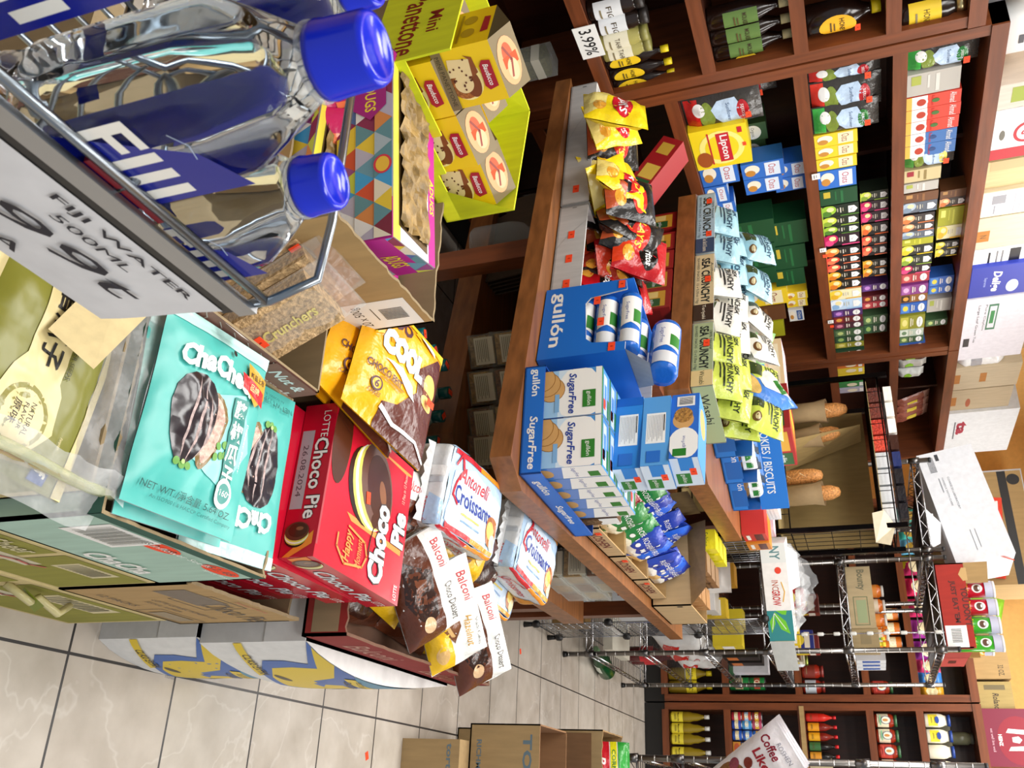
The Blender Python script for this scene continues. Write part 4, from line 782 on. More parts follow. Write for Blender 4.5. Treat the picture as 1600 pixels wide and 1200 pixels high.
# open carton of olive seed bags nearest to the camera
o = opencarton(.3, .46, .27, .005, OLC, CARDG, {'R': [('r', .04, .08, .96, .9, OL)], 'F': [('r', .04, .08, .96, .9, OL)]}).build('seed_carton'); tag(o, 'open carton holding olive sunflower seed bags at the near end of the stack', 'carton', None, (-.475, .58, .38))
olive((-.475, .58, .0005), .3, .46, .376, 'tall olive carton supporting the open carton of seed bags')
OB = m('#76762a', 'satin'); OCR = m('#d3c591', 'satin')
olb_ops = [('r', 0, 0, 1, .07, OCR), ('r', 0, .93, 1, 1, OCR), ('p', [(.0, .38), (.0, .66), (.55, .66), (.6, .7), (.78, .74), (.92, .62), (.96, .5), (.9, .36), (.76, .28), (.58, .33), (.5, .38)], OCR), ('e', .77, .51, .15, .17, m('#8a8648', 'foil')), ('e', .775, .51, .13, .14, OCR),
           ('t', 'NATURAL', .775, .56, .035, BLACK, {'rot': 0, 'w': .16}), ('t', 'FLAVOR', .775, .515, .028, BLACK, {'w': .13}), ('t', '原味', .775, .455, .055, BLACK, {'w': .12}),
           ('t', '香瓜子', .3, .53, .17, BLACK, {'w': .42, 'bold': .02}), ('t', 'ROASTED SUNFLOWER SEEDS', .26, .685, .03, m('#3a3a1c'), {'w': .5}),
           ('r', .9, .72, .98, .84, m('#35579a', 'foil')), ('t', 'f', .94, .78, .09, WHITE, {'bold': .03}), ('t', 'Fanpage:', .8, .8, .025, OCR), ('t', 'Fanpage:', .8, .24, .025, OCR)]
def olive_bag(loc, rot, label, sd):
    return tag(bagmb(.27, .19, .035, OB, olb_ops, seed=sd, wr=.004).build('seed_bag'), label, 'snack', 'olive sunflower seed bags', loc, rot)
FLATA = Matrix.Rotation(-PI / 2, 3, 'X')      # pouch lying on its back, face up, top pointing away
def flatrot(yaw, tilt=0, roll=0): return (Matrix.Rotation(yaw, 4, 'Z') @ Matrix.Rotation(roll, 4, 'Y') @ Matrix.Rotation(tilt - PI / 2, 4, 'X')).to_euler()
olive_bag((-.462, .612, .612), flatrot(-.16, .1, -.04), 'olive sunflower seed bag lying face up in the near open carton', 3)
olive_bag((-.47, .5, .575), flatrot(.04, .1), 'olive sunflower seed bag half under the top one in the near carton', 5)
olive_bag((-.47, .6, .53), flatrot(.0, .05), 'olive sunflower seed bag at the bottom of the near carton', 8)
b = MB(); b.add([(-.1, 0, 0), (.1, .0, 0), (.11, .06, .03), (-.1, .07, .03)], [(0, 1, 2, 3), (3, 2, 1, 0)], m('#d9c796', 'card')); o = b.build('cardboard_flap'); tag(o, 'loose tan cardboard flap between the paper sign and the olive seed bag', 'cardboard', None, (-.575, .735, .652), (.1, .05, -.45))
# plastic liner sheet spilling over the wall between both cartons
HZ = m('#eef0f0', 'haze'); b = MB()
def sheet(P, NX, NY, k1, sd):
    vs = []
    for j in range(NY + 1):
        for i in range(NX + 1):
            u, v = i / NX, j / NY; p = (P[0] * (1 - u) + P[1] * u) * (1 - v) + (P[3] * (1 - u) + P[2] * u) * v
            vs.append(p + Vector((noise.noise(p * 30 + Vector((sd, 0, 0))), noise.noise(p * 34 + Vector((0, sd, 0))), noise.noise(p * 42 + Vector((0, 0, sd))))) * k1)
    b.add(vs, [(j * (NX + 1) + i, j * (NX + 1) + i + 1, (j + 1) * (NX + 1) + i + 1, (j + 1) * (NX + 1) + i) for j in range(NY) for i in range(NX)], HZ, True)
V = Vector
sheet([V((-.6, .775, .63)), V((-.335, .765, .63)), V((-.315, .845, .675)), V((-.6, .85, .675))], 20, 7, .012, 1)
sheet([V((-.375, .5, .645)), V((-.285, .5, .61)), V((-.285, .835, .63)), V((-.345, .835, .675))], 8, 22, .010, 5)
b.tube([(-.33 + .004 * math.sin(k), .48 + .04 * k, .655) for k in range(10)], .007, m('#d5dbb0', 'haze'), 6)
tag(b.build('plastic_liner'), 'crumpled translucent plastic liner draped over the near wall of the mint carton', 'plastic')

# mint carton with teal seed bags
t = thing('seed_carton', 'open mint green carton of teal sunflower seed bags', 'carton', (-.45, .995, .4595))
bars = [('r', .15 + .014 * k, .52, .15 + .014 * k + (.009 if k % 3 else .005), .84, m('#8d918c')) for k in range(16)]
opencarton(.298, .345, .2, .005, MINT, CARDG, {'R': [('r', 0, .9, 1, 1, DG), ('r', .0, .0, .0, .0, DG), ('p', [(.2, .9), (.34, .9), (.38, .62), (.3, .62)], m('#86ac9a', 'card')), ('r', .12, .46, .4, .88, WHITE)] + bars + [('t', 'ChaCha', .62, .2, .2, WHITE, {'w': .36, 'bold': .03, 'shear': .1}), ('t', 'Sunflower Seeds', .55, .82, .06, m('#e9f2ec'), {'w': .4}), ('t', 'Spice flavor', .88, .72, .05, m('#e9f2ec'), {'w': .2})], 'F': [('r', 0, .82, 1, 1, DG)]}, ragged=.005).build('carton_body', t)
for (y, z, tx) in ((-.02, .165, '$2.48'), (.115, .165, '$2.48')):
    b = MB(); b.flat((.1492, y - .04, z - .022), (0, 1, 0), (0, 0, 1), (1, 0, 0), [('e', .5, .5, .5, .5, ORANGE), ('t', tx, .5, .5, .5, m('#3a1408'), {'w': .75})], .08, .034); b.build('price_sticker', t)
TL = m('#4cb3ab', 'satin'); TLD = m('#1b7f78', 'satin'); TLL = m('#8edcd8', 'satin'); SH = m('#211a22', 'gloss'); SHL = m('#b9a3a0', 'food'); NUTP = m('#d9b2a4', 'food'); LEAF = m('#5f9a3a'); RB = m('#c51f28', 'foil'); GOLD = m('#c99a2c', 'foil')
def seed(cx_, cy_, a, b_, rot):
    """striped sunflower seed with a kernel peeping out, outline points in bag fractions (x right, y up)"""
    ca, sa = math.cos(rot), math.sin(rot)
    def P(pts): return [(cx_ + (x * ca - y * sa) * a, cy_ + (x * sa + y * ca) * b_) for x, y in pts]
    def drop(w, sh=0): return [(w * math.sin(2 * PI * k / 18) * (1 - .35 * math.cos(2 * PI * k / 18)) + sh, -math.cos(2 * PI * k / 18)) for k in range(18)]
    return [('p', P([(x * .8 + .5, y * .86 - .02) for x, y in drop(.5)]), m('#7a6236', 'foil')), ('p', P([(x * .62 + .52, y * .74) for x, y in drop(.5)]), NUTP), ('p', P(drop(.58)), SH),
            ('p', P([(.08, .93), (.16, .3), (.18, -.4), (.1, -.93), (.24, -.4), (.24, .3)]), SHL), ('p', P([(-.12, .9), (-.1, .2), (-.08, -.5), (-.03, -.92), (-.02, -.4), (-.03, .3)]), SHL), ('p', P([(.3, .7), (.44, .2), (.42, -.4), (.24, -.85), (.5, -.3), (.52, .25)]), SHL)]
def bagops(full=True):
    # x runs along the reading direction (towards the back of the carton), y towards the top of the pouch
    o = [('r', 0, .93, 1, 1, m('#b9e0dc', 'foil')), ('p', [(.35, .3), (.75, .2), (.95, .45), (.8, .72), (.4, .62)], TLL)]
    o += seed(.34, .47, .34, .24, -.1)
    o += [('e', x, y, .026, .02, LEAF) for x, y in ((.28, .245), (.33, .235), (.38, .24), (.62, .4), (.66, .36), (.68, .42), (.7, .37), (.6, .34))] + [('e', .33, .25, .016, .012, m('#a9cf7a'))]
    o += [('p', [(.68, .68), (.84, .7), (.82, .2), (.74, .12), (.7, .25)], TLD)]
    o += [('t', c, .765, .625 - .115 * k, .1, WHITE, {'bold': .03, 'w': .13}) for k, c in enumerate('藤椒瓜子')]
    o += [('e', .76, .19, .085, .075, WHITE), ('e', .76, .19, .06, .05, m('#3a8d86')), ('t', '160', .76, .19, .03, WHITE, {'w': .08}), ('t', 'Pepper Flavor', .865, .45, .02, WHITE, {'rot': -90, 'w': .26})]
    o += [('t', 'ChaCheer', .5, .79, .115, WHITE, {'w': .74, 'bold': .05, 'bend': -.03}), ('e', .6, .9, .022, .016, BLACK)]
    o += [('p', [(.76, .9), (.99, .86), (1.0, .76), (.9, .69), (.78, .74)], GOLD), ('p', [(.7, .83), (.98, .79), (.99, .71), (.72, .75)], RB), ('t', '新品上市', .88, .84, .035, m('#4a2a08'), {'w': .18, 'bold': .02}), ('t', '品牌', .86, .775, .04, m('#ffe9a8'), {'w': .12})]
    o += [('t', 'NET WT./淨含量 5.64 OZ.', .48, .1, .042, m('#14504c'), {'w': .8}), ('t', 'An ISO9001 & HACCP Certified Company', .55, .055, .022, m('#1f6b66'), {'w': .74})]
    return o
TPROTO = bagmb(.195, .28, .03, TL, bagops(), seed=11, wr=.0035, back=m('#c9ced2', 'foil'), nx=26, ny=36)
def teal(name, loc, rot, label):
    return tag(TPROTO.build(name), label, 'snack', 'teal sunflower seed bags', loc, rot)
# lying with its top towards the wall: pouch up axis -> -x, reading direction -> +y
def lay(top, up_tilt=0, read_tilt=0, yaw=0):
    """euler for a pouch lying face up; `top` = direction of the pouch top in the room ('-x' or '+x')"""
    zc = Vector((-1, 0, 0)) if top == '-x' else Vector((1, 0, 0)); xc = Vector((0, 1, 0)) if top == '-x' else Vector((0, -1, 0)); yc = zc.cross(xc)
    R_ = Matrix((xc, yc, zc)).transposed()
    return (Matrix.Rotation(yaw, 3, 'Z') @ Matrix.Rotation(read_tilt, 3, 'X') @ Matrix.Rotation(up_tilt, 3, 'Y') @ R_).to_euler()
teal('seed_bag', (-.318, .926, .685), lay('-x', .03, .12, -.02), 'teal sunflower seed bag with red and gold ribbon, topmost in the mint carton')
teal('seed_bag', (-.592, 1.075, .65), lay('+x', .02, .1, .03), 'teal sunflower seed bag turned upside down behind the top one')
teal('seed_bag', (-.309, .935, .665), (Matrix.Rotation(.06, 3, 'X') @ Matrix.Rotation(.02, 3, 'Z') @ Matrix(((0, 0, -1), (-1, 0, 0), (0, 1, 0))).transposed().inverted().transposed()).to_euler() if False else lay('-x', .0, .06, .04), 'teal sunflower seed bag mostly buried beneath the top two')

# brown carton of chocolate pie boxes
t = thing('pie_carton', 'open brown carton holding stacked red chocolate pie boxes', 'carton', (-.485, 1.328, .2495))
INK = m('#4c3d2a'); 
opencarton(.37, .312, .27, .006, CARD, CARDG, {'R': [('l', [(.3, .88), (.3, .55), (.62, .55), (.62, .88), (.3, .88)], .002, INK), ('r', .12, .6, .5, .84, m('#5f5040')), ('t', 'Choco Pie', .72, .72, .2, INK, {'w': .5, 'shear': .25}), ('t', 'LOTTE CONFECTIONERY CO.', .6, .42, .045, INK, {'w': .56}), ('t', 'SEOUL, KOREA', .5, .33, .045, INK, {'w': .3}), ('l', [(.55, .05), (.95, .05), (.95, .26), (.55, .26), (.55, .05)], .002, INK), ('r', .62, .08, .9, .22, m('#8d7a5a')), ('t', '12 PACKS', .3, .16, .06, INK, {'w': .3}), ('t', 'Product of Korea', .6, .94, .03, m('#c2452c'), {'w': .3})]}, (.01, 0, .02, .0), ragged=.005).build('carton_body', t)
RD = m('#c3122f', 'gloss'); RDD = m('#8e0f22'); CHO = m('#4a2416', 'gloss'); CHD = m('#2c140c', 'gloss'); CRE = m('#e8e2b8'); YLW = m('#d9d35a'); ORG = m('#f08a2c')
def pie(cx_, cy_, rx, ry, rd=0):
    """half bitten chocolate pie: glossy cake, cream layer, dark bitten half"""
    ca, sa = math.cos(math.radians(rd)), math.sin(math.radians(rd))
    def E(dx, dy, a, b_, mt): return ('E', cx_ + (dx * ca - dy * sa) * rx, cy_ + (dx * sa + dy * ca) * ry, a * rx, b_ * ry, rd, mt)
    return [E(.3, -.05, .8, .9, CHD), E(.12, 0, .8, .95, YLW), E(.02, 0, .78, .97, m('#f2f2ea')), E(-.1, 0, .78, .97, YLW), E(-.24, 0, .78, .98, m('#5a2f1c')), E(-.34, .06, .6, .78, CHO), E(-.46, .2, .16, .3, m('#8a5a3c', 'gloss'))]
topops = [('r', .08, .0, .92, .018, m('#a00c24')), ('p', [(.0, .42), (.07, .5), (.085, .9), (.075, .98), (.06, .98), (.06, .55), (.0, .46)], ORG), ('p', [(.62, .26), (.66, .32), (.67, .95), (.63, .95)], ORG)] + \
         [('E', .2, .1, .3, .1, 0, CHO)] + pie(.36, .5, .27, .27, -62) + [('l', [(.6, .58), (.7, .56), (.8, .55)], .003, CHD), ('e', .56, .58, .05, .04, CHO)]
ttl = lambda s, x, y, h, w_: [('t', s, x, y, h, m('#1c0a0c'), {'w': w_ * 1.04, 'bold': .09, 'rot': 180}), ('t', s, x, y, h, WHITE, {'w': w_, 'bold': .045, 'rot': 180})]
topops += ttl('Choco', .68, .66, .19, .54) + ttl('Pie', .5, .885, .17, .25) + [('t', 'Happy', .82, .32, .1, ORG, {'w': .2, 'rot': 180, 'shear': .2, 'bold': .02}), ('t', 'Moments', .82, .44, .06, ORG, {'w': .2, 'rot': 180, 'shear': .2}), ('l', [(.7, .3), (.74, .5), (.82, .54), (.9, .5), (.94, .3), (.86, .2), (.78, .2)], .004, ORG), ('t', '12 Pies in 12 Pieces', .2, .9, .035, m('#f2b0a0'), {'w': .22, 'rot': 180}), ('t', 'LOTTE', .93, .93, .04, WHITE, {'w': .1, 'rot': 180})]
frontops = [('r', .18, .05, .7, .42, m('#a9adb4')), ('t', '26.08.2024', .45, .23, .16, m('#4a4a50'), {'w': .34}), ('t', 'LOTTE', .14, .72, .22, WHITE, {'w': .18}), ('t', 'Choco Pie', .5, .7, .42, m('#26060c'), {'w': .54, 'bold': .06}), ('t', 'Choco Pie', .5, .7, .42, WHITE, {'w': .53, 'bold': .02}), ('p', [(.84, .9), (.92, .9), (1.0, .3), (1, .1)], ORG)] + pie(.86, .42, .075, .36)
rightops = [('t', 'Choco Pie', .56, .45, .5, m('#26060c'), {'w': .62, 'bold': .05, 'shear': .3}), ('t', 'Choco Pie', .56, .45, .5, m('#e6e6ea'), {'w': .6, 'bold': .02, 'shear': .3}), ('t', 'LOTTE', .93, .55, .24, WHITE, {'w': .1}), ('p', [(.0, .8), (.06, .8), (.1, .2), (.02, .2)], ORG)] + pie(.13, .5, .08, .4)
for k, (x, y, yw) in enumerate([(-.479, 1.394, -.06), (-.475, 1.352, -.02), (-.478, 1.333, .0), (-.478, 1.332, .0), (-.478, 1.331, .0), (-.478, 1.33, 0)]):
    z = .629 - .066 * k
    if k < 2 or True:
        o = packmb(.275, .302 if k < 2 else .29, .0645, RD, {'T': topops if k == 0 else [], 'F': frontops if k < 2 else [], 'R': rightops if k < 4 else []}, .0004).build('pie_box', bevel=.0012)
        tag(o, 'red chocolate pie box, %s' % ('topmost of the stack, title facing up' if k == 0 else '%s from the top of the stack' % nth(k)), 'pie box', 'red chocolate pie boxes', (x, y, z), (0, 0, yw))
        if k == 0: sticker(o, (-.015, -.01, .0662), size=.022, rot=(0, 0, .2))
# banana boxes under the wafer carton
def bananabox(x0, x1, y0, y1, z0, h, label, seed_=0):
    t = thing('banana_box', label, 'box', ((x0 + x1) / 2, (y0 + y1) / 2, z0 + .0005), 0, 'banana boxes'); w_, d = x1 - x0, y1 - y0
    WB = m('#e6e6e4', 'paper'); b = MB(); n = 14
    def X(u): return w_ / 2 + .042 * math.sin(PI * min(1, max(0, u)) ** .8) * 1.0
    for i in range(n):
        u0, u1 = i / n, (i + 1) / n
        b.add([(X(u0), -d / 2 + d * u0, 0), (X(u1), -d / 2 + d * u1, 0), (X(u1), -d / 2 + d * u1, h), (X(u0), -d / 2 + d * u0, h)], [(0, 1, 2, 3)], WB, True)
    b.box((-w_ / 2, -d / 2, 0), (w_ / 2, d / 2, h), m('#c3c4c5', 'paper'))
    poly = [(-w_ / 2, -d / 2)] + [(X(i / n), -d / 2 + d * i / n) for i in range(n + 1)] + [(-w_ / 2, d / 2)]
    b.prism(poly, h - .002, h, WB)
    fn = lambda x, y, e: Vector((X(x / d) + e, -d / 2 + x, y))
    BL, YE, TQ = m('#2a63b4'), m('#e3c51f'), m('#3f8fb4')
    sh = lambda P: [(max(0, min(1, x + .05 - .38 * y)), y) for x, y in P]
    ops = [('p', sh([(.3, 1), (.62, 1), (.86, .62), (.98, .2), (1, .12), (.96, .0), (.4, .02), (.26, .18), (.22, .4), (.3, .6), (.4, .78)]), BL), ('p', sh([(.36, 1), (.5, 1), (.56, .78), (.5, .5), (.56, .46), (.66, .62), (.9, .3), (.97, .05), (.44, .05), (.32, .2), (.28, .38), (.35, .58), (.45, .8)]), YE), ('p', sh([(.56, .6), (.6, .36), (.52, .42)]), BL), ('e', .31, .28, .05, .04, m('#3a3212')), ('e', .72, .14, .07, .03, m('#3a3212')), ('l', [(.55, .3), (.66, .17)], .002, m('#9a8a1c')),
           ('p', [(.3, 1), (.75, 1), (.98, .5), (.98, .35), (.6, .62)], TQ), ('p', sh([(.05, .32), (.26, .12), (.28, .2), (.07, .4)]), YE), ('t', 'CLASS EXTRA', .165, .26, .08, m('#3a3212'), {'w': .2, 'rot': -14, 'bold': .02}), ('p', sh([(.6, .86), (.9, .5), (.95, .58), (.65, .94)]), YE), ('t', 'SELECTED QUALITY', .52, .74, .055, m('#3a3212'), {'w': .3, 'rot': -24}), ('t', 'CLASS EXTRA', .5, .66, .07, m('#3a3212'), {'w': .28, 'rot': -24, 'bold': .02}), ('e', .82, .06, .14, .06, m('#3f78c4')), ('t', 'bananas', .82, .06, .06, YE, {'w': .2}), ('t', '40 LBS', .9, .9, .06, WHITE, {'w': .12})]
    b.curved(fn, ops, d, h, L=.035, eps=.0012); b.build('box_body', t)
    lid = MB(); lid.box((-w_ / 2 - .002, -d / 2 - .003, h * .62), (w_ / 2 + .0, -d / 2 - .0005, h), m('#cfd0d1', 'paper')); lid.build('lid_edge', t)
    return t
bananabox(-.68, -.285, 1.54, 2.06, 0, .248, 'white banana box with yellow fruit print standing on the floor')
bananabox(-.66, -.275, 1.55, 2.22, .25, .2475, 'white banana box with blue and yellow print, stacked on the lower one')
# red open carton of snack cakes on the banana boxes
t = thing('cake_carton', 'low dark red carton of chocolate snack cakes on the banana boxes', 'carton', (-.475, 1.895, .4995))
MR = m('#8c2520', 'card'); opencarton(.39, .73, .098, .006, MR, m('#6a4a38', 'card'), {'R': [('r', .02, .1, .0, .2, MR), ('t', 'Balconi', .28, .5, .5, m('#b5755a'), {'w': .26, 'shear': .3}), ('t', 'Balconi', .76, .5, .5, m('#b5755a'), {'w': .26, 'shear': .3})], 'F': [('r', .6, .2, .98, .8, CARDG)]}, ragged=.006).build('carton_body', t)
CB = m('#5a2c18', 'foil'); CW = m('#eef0ec', 'foil'); CY = m('#e6b81c', 'foil')
def cake(loc, rot, kind, label, sd, w_=.24, h_=.15):
    if kind == 'choc': base, ops = CW, [('p', [(.0, .0), (1, 0), (1, .62), (.0, .62)], CB), ('p', [(.1, .2), (.5, .1), (.8, .3), (.75, .55), (.3, .6)], m('#2c140c', 'foil')), ('p', [(.3, .3), (.55, .25), (.6, .4), (.35, .48)], m('#6b3a22', 'foil')), ('t', 'Balconi', .2, .8, .14, m('#c2182a'), {'w': .26, 'shear': .2}), ('t', 'Choco Dessert', .7, .8, .13, m('#3a2a22'), {'w': .4, 'shear': .2}), ('e', .8, .35, .08, .1, m('#d9b48a', 'foil')), ('t', 'NET WT 14.1 OZ', .2, .08, .05, CW, {'w': .24})]
    elif kind == 'haz': base, ops = CW, [('p', [(0, 0), (1, 0), (1, .4), (0, .3)], CY), ('p', [(.1, .3), (.5, .2), (.75, .42), (.6, .56), (.2, .5)], m('#7a4a2a', 'foil')), ('l', [(.15, .36), (.5, .3), (.68, .42)], .008, m('#d9b070', 'foil')), ('e', .82, .2, .1, .1, m('#d9b070', 'foil')), ('t', 'Balconi', .24, .78, .15, m('#c2182a'), {'w': .28, 'shear': .2}), ('t', 'Hazelnut', .68, .68, .13, m('#c9962c'), {'w': .34, 'shear': .3}), ('t', 'Snack Cakes', .74, .84, .07, m('#333333'), {'w': .3})]
    elif kind == 'yel': base, ops = CY, [('p', [(.1, .2), (.5, .1), (.6, .4), (.3, .6)], m('#7a4a2a', 'foil')), ('e', .7, .4, .1, .12, m('#d9b070', 'foil')), ('t', 'Balconi', .4, .78, .14, CW, {'w': .3})]
    else: base, ops = CB, [('p', [(.1, .2), (.6, .1), (.7, .6), (.3, .7)], m('#2c140c', 'foil')), ('t', 'fudge', .75, .3, .1, CW, {'w': .22}), ('r', 0, .92, 1, 1, CW)]
    return tag(bagmb(w_, h_, .06, base, ops, seed=sd, wr=.007, nx=16, ny=14).build('snack_cake_pack'), label, 'snack cakes', 'packs of chocolate snack cakes', loc, rot)
def aisle(tilt, yaw=0, roll=0):
    """pouch leaning back with its face to the aisle (+x); tilt = lean from vertical"""
    return (Matrix.Rotation(PI / 2 + yaw, 4, 'Z') @ Matrix.Rotation(-tilt, 4, 'X') @ Matrix.Rotation(roll, 4, 'Y')).to_euler()
CK = [((-.33, 1.66, .515), aisle(1.15, .1), 'dark', 'dark brown snack cake pack lowest at the near end of the red carton'), ((-.33, 1.9, .515), aisle(1.1, -.1), 'dark', 'dark brown snack cake pack lowest at the middle of the red carton'), ((-.33, 2.12, .515), aisle(1.1, .05), 'yel', 'yellow snack cake pack lowest at the far end of the red carton'),
      ((-.36, 1.66, .565), aisle(1.2, -.2), 'yel', 'yellow snack cake pack beside the chocolate pie boxes'), ((-.37, 1.70, .6), aisle(.95, -.75), 'choc', 'brown and white snack cake pack upon the near yellow one'), ((-.35, 1.85, .59), aisle(.9, -.85), 'haz', 'white and yellow hazelnut snack cake pack, prominent in the middle of the pile'), ((-.33, 2.03, .58), aisle(.85, -.85), 'choc', 'brown and white snack cake pack jutting out at the far end of the pile'),
      ((-.5, 1.7, .6), aisle(1.2, .1), 'choc', 'white chocolate dessert pack at the wall side of the pile'), ((-.5, 1.95, .61), aisle(1.2, -.1), 'yel', 'yellow snack cake pack below the near croissant bag'), ((-.5, 2.14, .585), aisle(1.2, .2), 'dark', 'brown snack cake pack beneath the far croissant bag')]
for i, (l, r, k, lb) in enumerate(CK): cake(l, r, k, lb, 20 + i)

# croissant bags
def croissant(cx_, cy_, z, yaw, label, sd, w_=.17, l_=.30, h_=.095, tilt=.12):
    """wrapped brick of croissants: title face up, its bottom edge towards the aisle, sealed end towards the camera"""
    SB = m('#b4d2f0', 'foil'); WH = m('#d5dade', 'foil'); RDc = m('#c62030', 'foil'); ORc = m('#f0962c', 'foil'); BLc = m('#2b3f9a', 'foil')
    b, on = brickmb(w_, l_, h_, SB, sd, 10, .0045, 14, {'F': WH, 'B': WH, 'R': m('#d9e2ea', 'foil')})
    top = [('p', [(.04, .1), (.4, .06), (.96, .2), (.96, .7), (.4, .86), (.1, .7)], m('#d3e5f7', 'foil')), ('r', .04, .9, .5, .99, RDc), ('r', .5, .9, .96, .99, ORc), ('r', .06, .01, .5, .09, RDc), ('r', .5, .01, .96, .09, ORc), ('t', 'Antonelli', .45, .72, .17, RDc, {'w': .5, 'shear': .2, 'bold': .012}), ('t', 'Croissants', .48, .48, .21, BLc, {'w': .66, 'bold': .015}), ('e', .84, .32, .11, .19, m('#a8622c', 'foil')), ('e', .82, .33, .07, .11, m('#f2cf6a', 'foil')), ('e', .89, .2, .06, .1, m('#f5e7b8', 'foil')), ('l', [(.1, .78), (.16, .93), (.24, .76), (.14, .58), (.1, .42), (.2, .36)], .008, RDc), ('r', .3, .28, .6, .305, m('#e6cf6a', 'foil')), ('r', .3, .2, .62, .22, m('#8fb0d8', 'foil'))]
    side = [('r', 0, .86, .5, 1, RDc), ('r', .5, .86, 1, 1, ORc), ('t', 'Croissants', .44, .5, .3, RDc, {'w': .5, 'shear': .2}), ('p', [(.72, .05), (1, .05), (1, .7), (.8, .6)], m('#c98a3c', 'foil')), ('l', [(.2, .3), (.3, .7), (.5, .8)], .004, RDc)]
    near = [('r', .3, .05, .42, .95, m('#eceff1', 'foil')), ('r', .44, .0, .5, 1, m('#b9c0c8', 'foil')), ('t', 'Antonelli', .8, .5, .3, RDc, {'w': .3, 'shear': .2}), ('p', [(.62, .6), (1, .5), (1, 1), (.7, 1)], m('#a9c9ea', 'foil'))]
    b.curved(lambda x, y, e: on('T', 1 - y / w_, x / l_, e), top, l_, w_, L=.014, eps=.0012)
    b.curved(lambda x, y, e: on('R', x / l_, y / h_, e), side, l_, h_, L=.014, eps=.0012)
    b.curved(lambda x, y, e: on('F', x / w_, y / h_, e), near, w_, h_, L=.014, eps=.0012)
    vs = []                                     # crimped fin across the sealed end
    for i in range(13):
        x = (-.5 + i / 12) * w_ * .92; q = .006 * (i % 2); vs += [(x, -l_ / 2 - .001, h_ * .52), (x, -l_ / 2 - .022, h_ * .42 + q)]
    b.add(vs, [(2 * i, 2 * i + 1, 2 * i + 3, 2 * i + 2) for i in range(12)] + [(2 * i + 2, 2 * i + 3, 2 * i + 1, 2 * i) for i in range(12)], m('#e3e6e8', 'foil'))
    return tag(b.build('croissant_bag'), label, 'pastry', 'croissant bags', (cx_, cy_, z), (0, tilt, yaw))
croissant(-.625, 1.82, .632, .0, 'light blue croissant bag leaning on the chocolate pie side of the pile', 1, .19, .32, .085)
croissant(-.635, 2.30, .62, -.14, 'light blue croissant bag at the far end, under the sugar free tray', 2, .2, .3, .085)
croissant(-.585, 2.27, .55, -.12, 'light blue croissant bag squeezed beneath the far one', 3, .19, .3, .062, .2)
o = packmb(.16, .22, .6, CARDG, {}).build('carton'); tag(o, 'narrow kraft carton standing behind the banana boxes', 'carton', None, (-.62, 2.375, .0005))

# yellow choco cake pouches
YB_ = m('#f2ae14', 'foil'); YB2 = m('#f6c92c', 'foil'); CH2 = m('#5c2a20', 'foil')
tcops = [('r', 0, .93, 1, 1, m('#e8c21c', 'foil')), ('p', [(.62, .62), (.9, .9), (.96, .9), (1, .6), (1, 0), (.35, .0), (.3, .16), (.46, .22), (.58, .36), (.66, .44)], CH2), ('p', [(.24, .62), (.4, .7), (.48, .98), (.2, .98)], m('#ee9a1e', 'foil')), ('e', .82, .58, .1, .1, m('#e9c86a', 'foil')), ('p', [(.72, .52), (.93, .52), (.9, .46), (.74, .46)], m('#7a3b26', 'foil')), ('e', .82, .44, .1, .05, m('#efcf7a', 'foil')),
         ('p', [(.08, .6), (.16, .64), (.12, .72)], YB2), ('p', [(.5, .86), (.6, .84), (.58, .95)], YB2), ('t', 'TOO', .3, .82, .13, m('#4a2430'), {'w': .3, 'bold': .05, 'shear': .1}), ('t', 'COOL', .42, .62, .21, m('#b9ddf2'), {'w': .53, 'bold': .09}), ('t', 'COOL', .42, .62, .21, WHITE, {'w': .52, 'bold': .06}), ('p', [(.22, .47), (.42, .5), (.58, .44), (.64, .34), (.54, .36), (.42, .43)], WHITE), ('t', 'CHOCO FEST', .27, .37, .06, m('#4a2430'), {'w': .38, 'bold': .02}), ('r', .2, .34, .5, .35, m('#9a6a1c')), ('r', .22, .31, .46, .318, m('#9a6a1c')), ('e', .2, .24, .055, .055, m('#4a2430')), ('e', .2, .24, .04, .04, YB_), ('t', '6', .2, .24, .06, m('#4a2430'), {'bold': .03}), ('t', 'CAKES', .2, .17, .03, m('#4a2430'), {'w': .12}), ('p', [(.62, .9), (.8, .84), (.82, .9), (.64, .96)], WHITE), ('p', [(.3, .14), (.5, .1), (.8, .12), (1, .06), (1, .04), (.8, .1), (.5, .075), (.3, .11)], WHITE)]
YP = bagmb(.246, .262, .05, YB_, tcops, seed=31, wr=.0018, nx=24, ny=26)
for i, (l, r, lb) in enumerate([((-.585, 1.325, .742), lay('-x', .02, .14, -.2), 'bright yellow choco cake pouch, topmost, propped beside the pie boxes'), ((-.605, 1.285, .702), lay('-x', .03, .1, -.25), 'yellow choco cake pouch showing only its crimped edges under the top one'), ((-.62, 1.30, .665), lay('-x', .0, .04, -.15), 'yellow choco cake pouch at the bottom of the propped pair')]):
    o = tag(YP.build('cake_pouch'), lb, 'cakes', 'yellow choco cake pouches', l, r)
    if i == 0: sticker(o, (.078, -.03, .115), size=.022, rot=FF)
o = packmb(.29, .24, .638, CARDG, {'F': [('r', .3, .8, .7, .95, CARD)], 'R': []}).build('carton'); tag(o, 'plain kraft carton under the yellow choco cake pouches', 'carton', None, (-.79, 1.39, .0005))

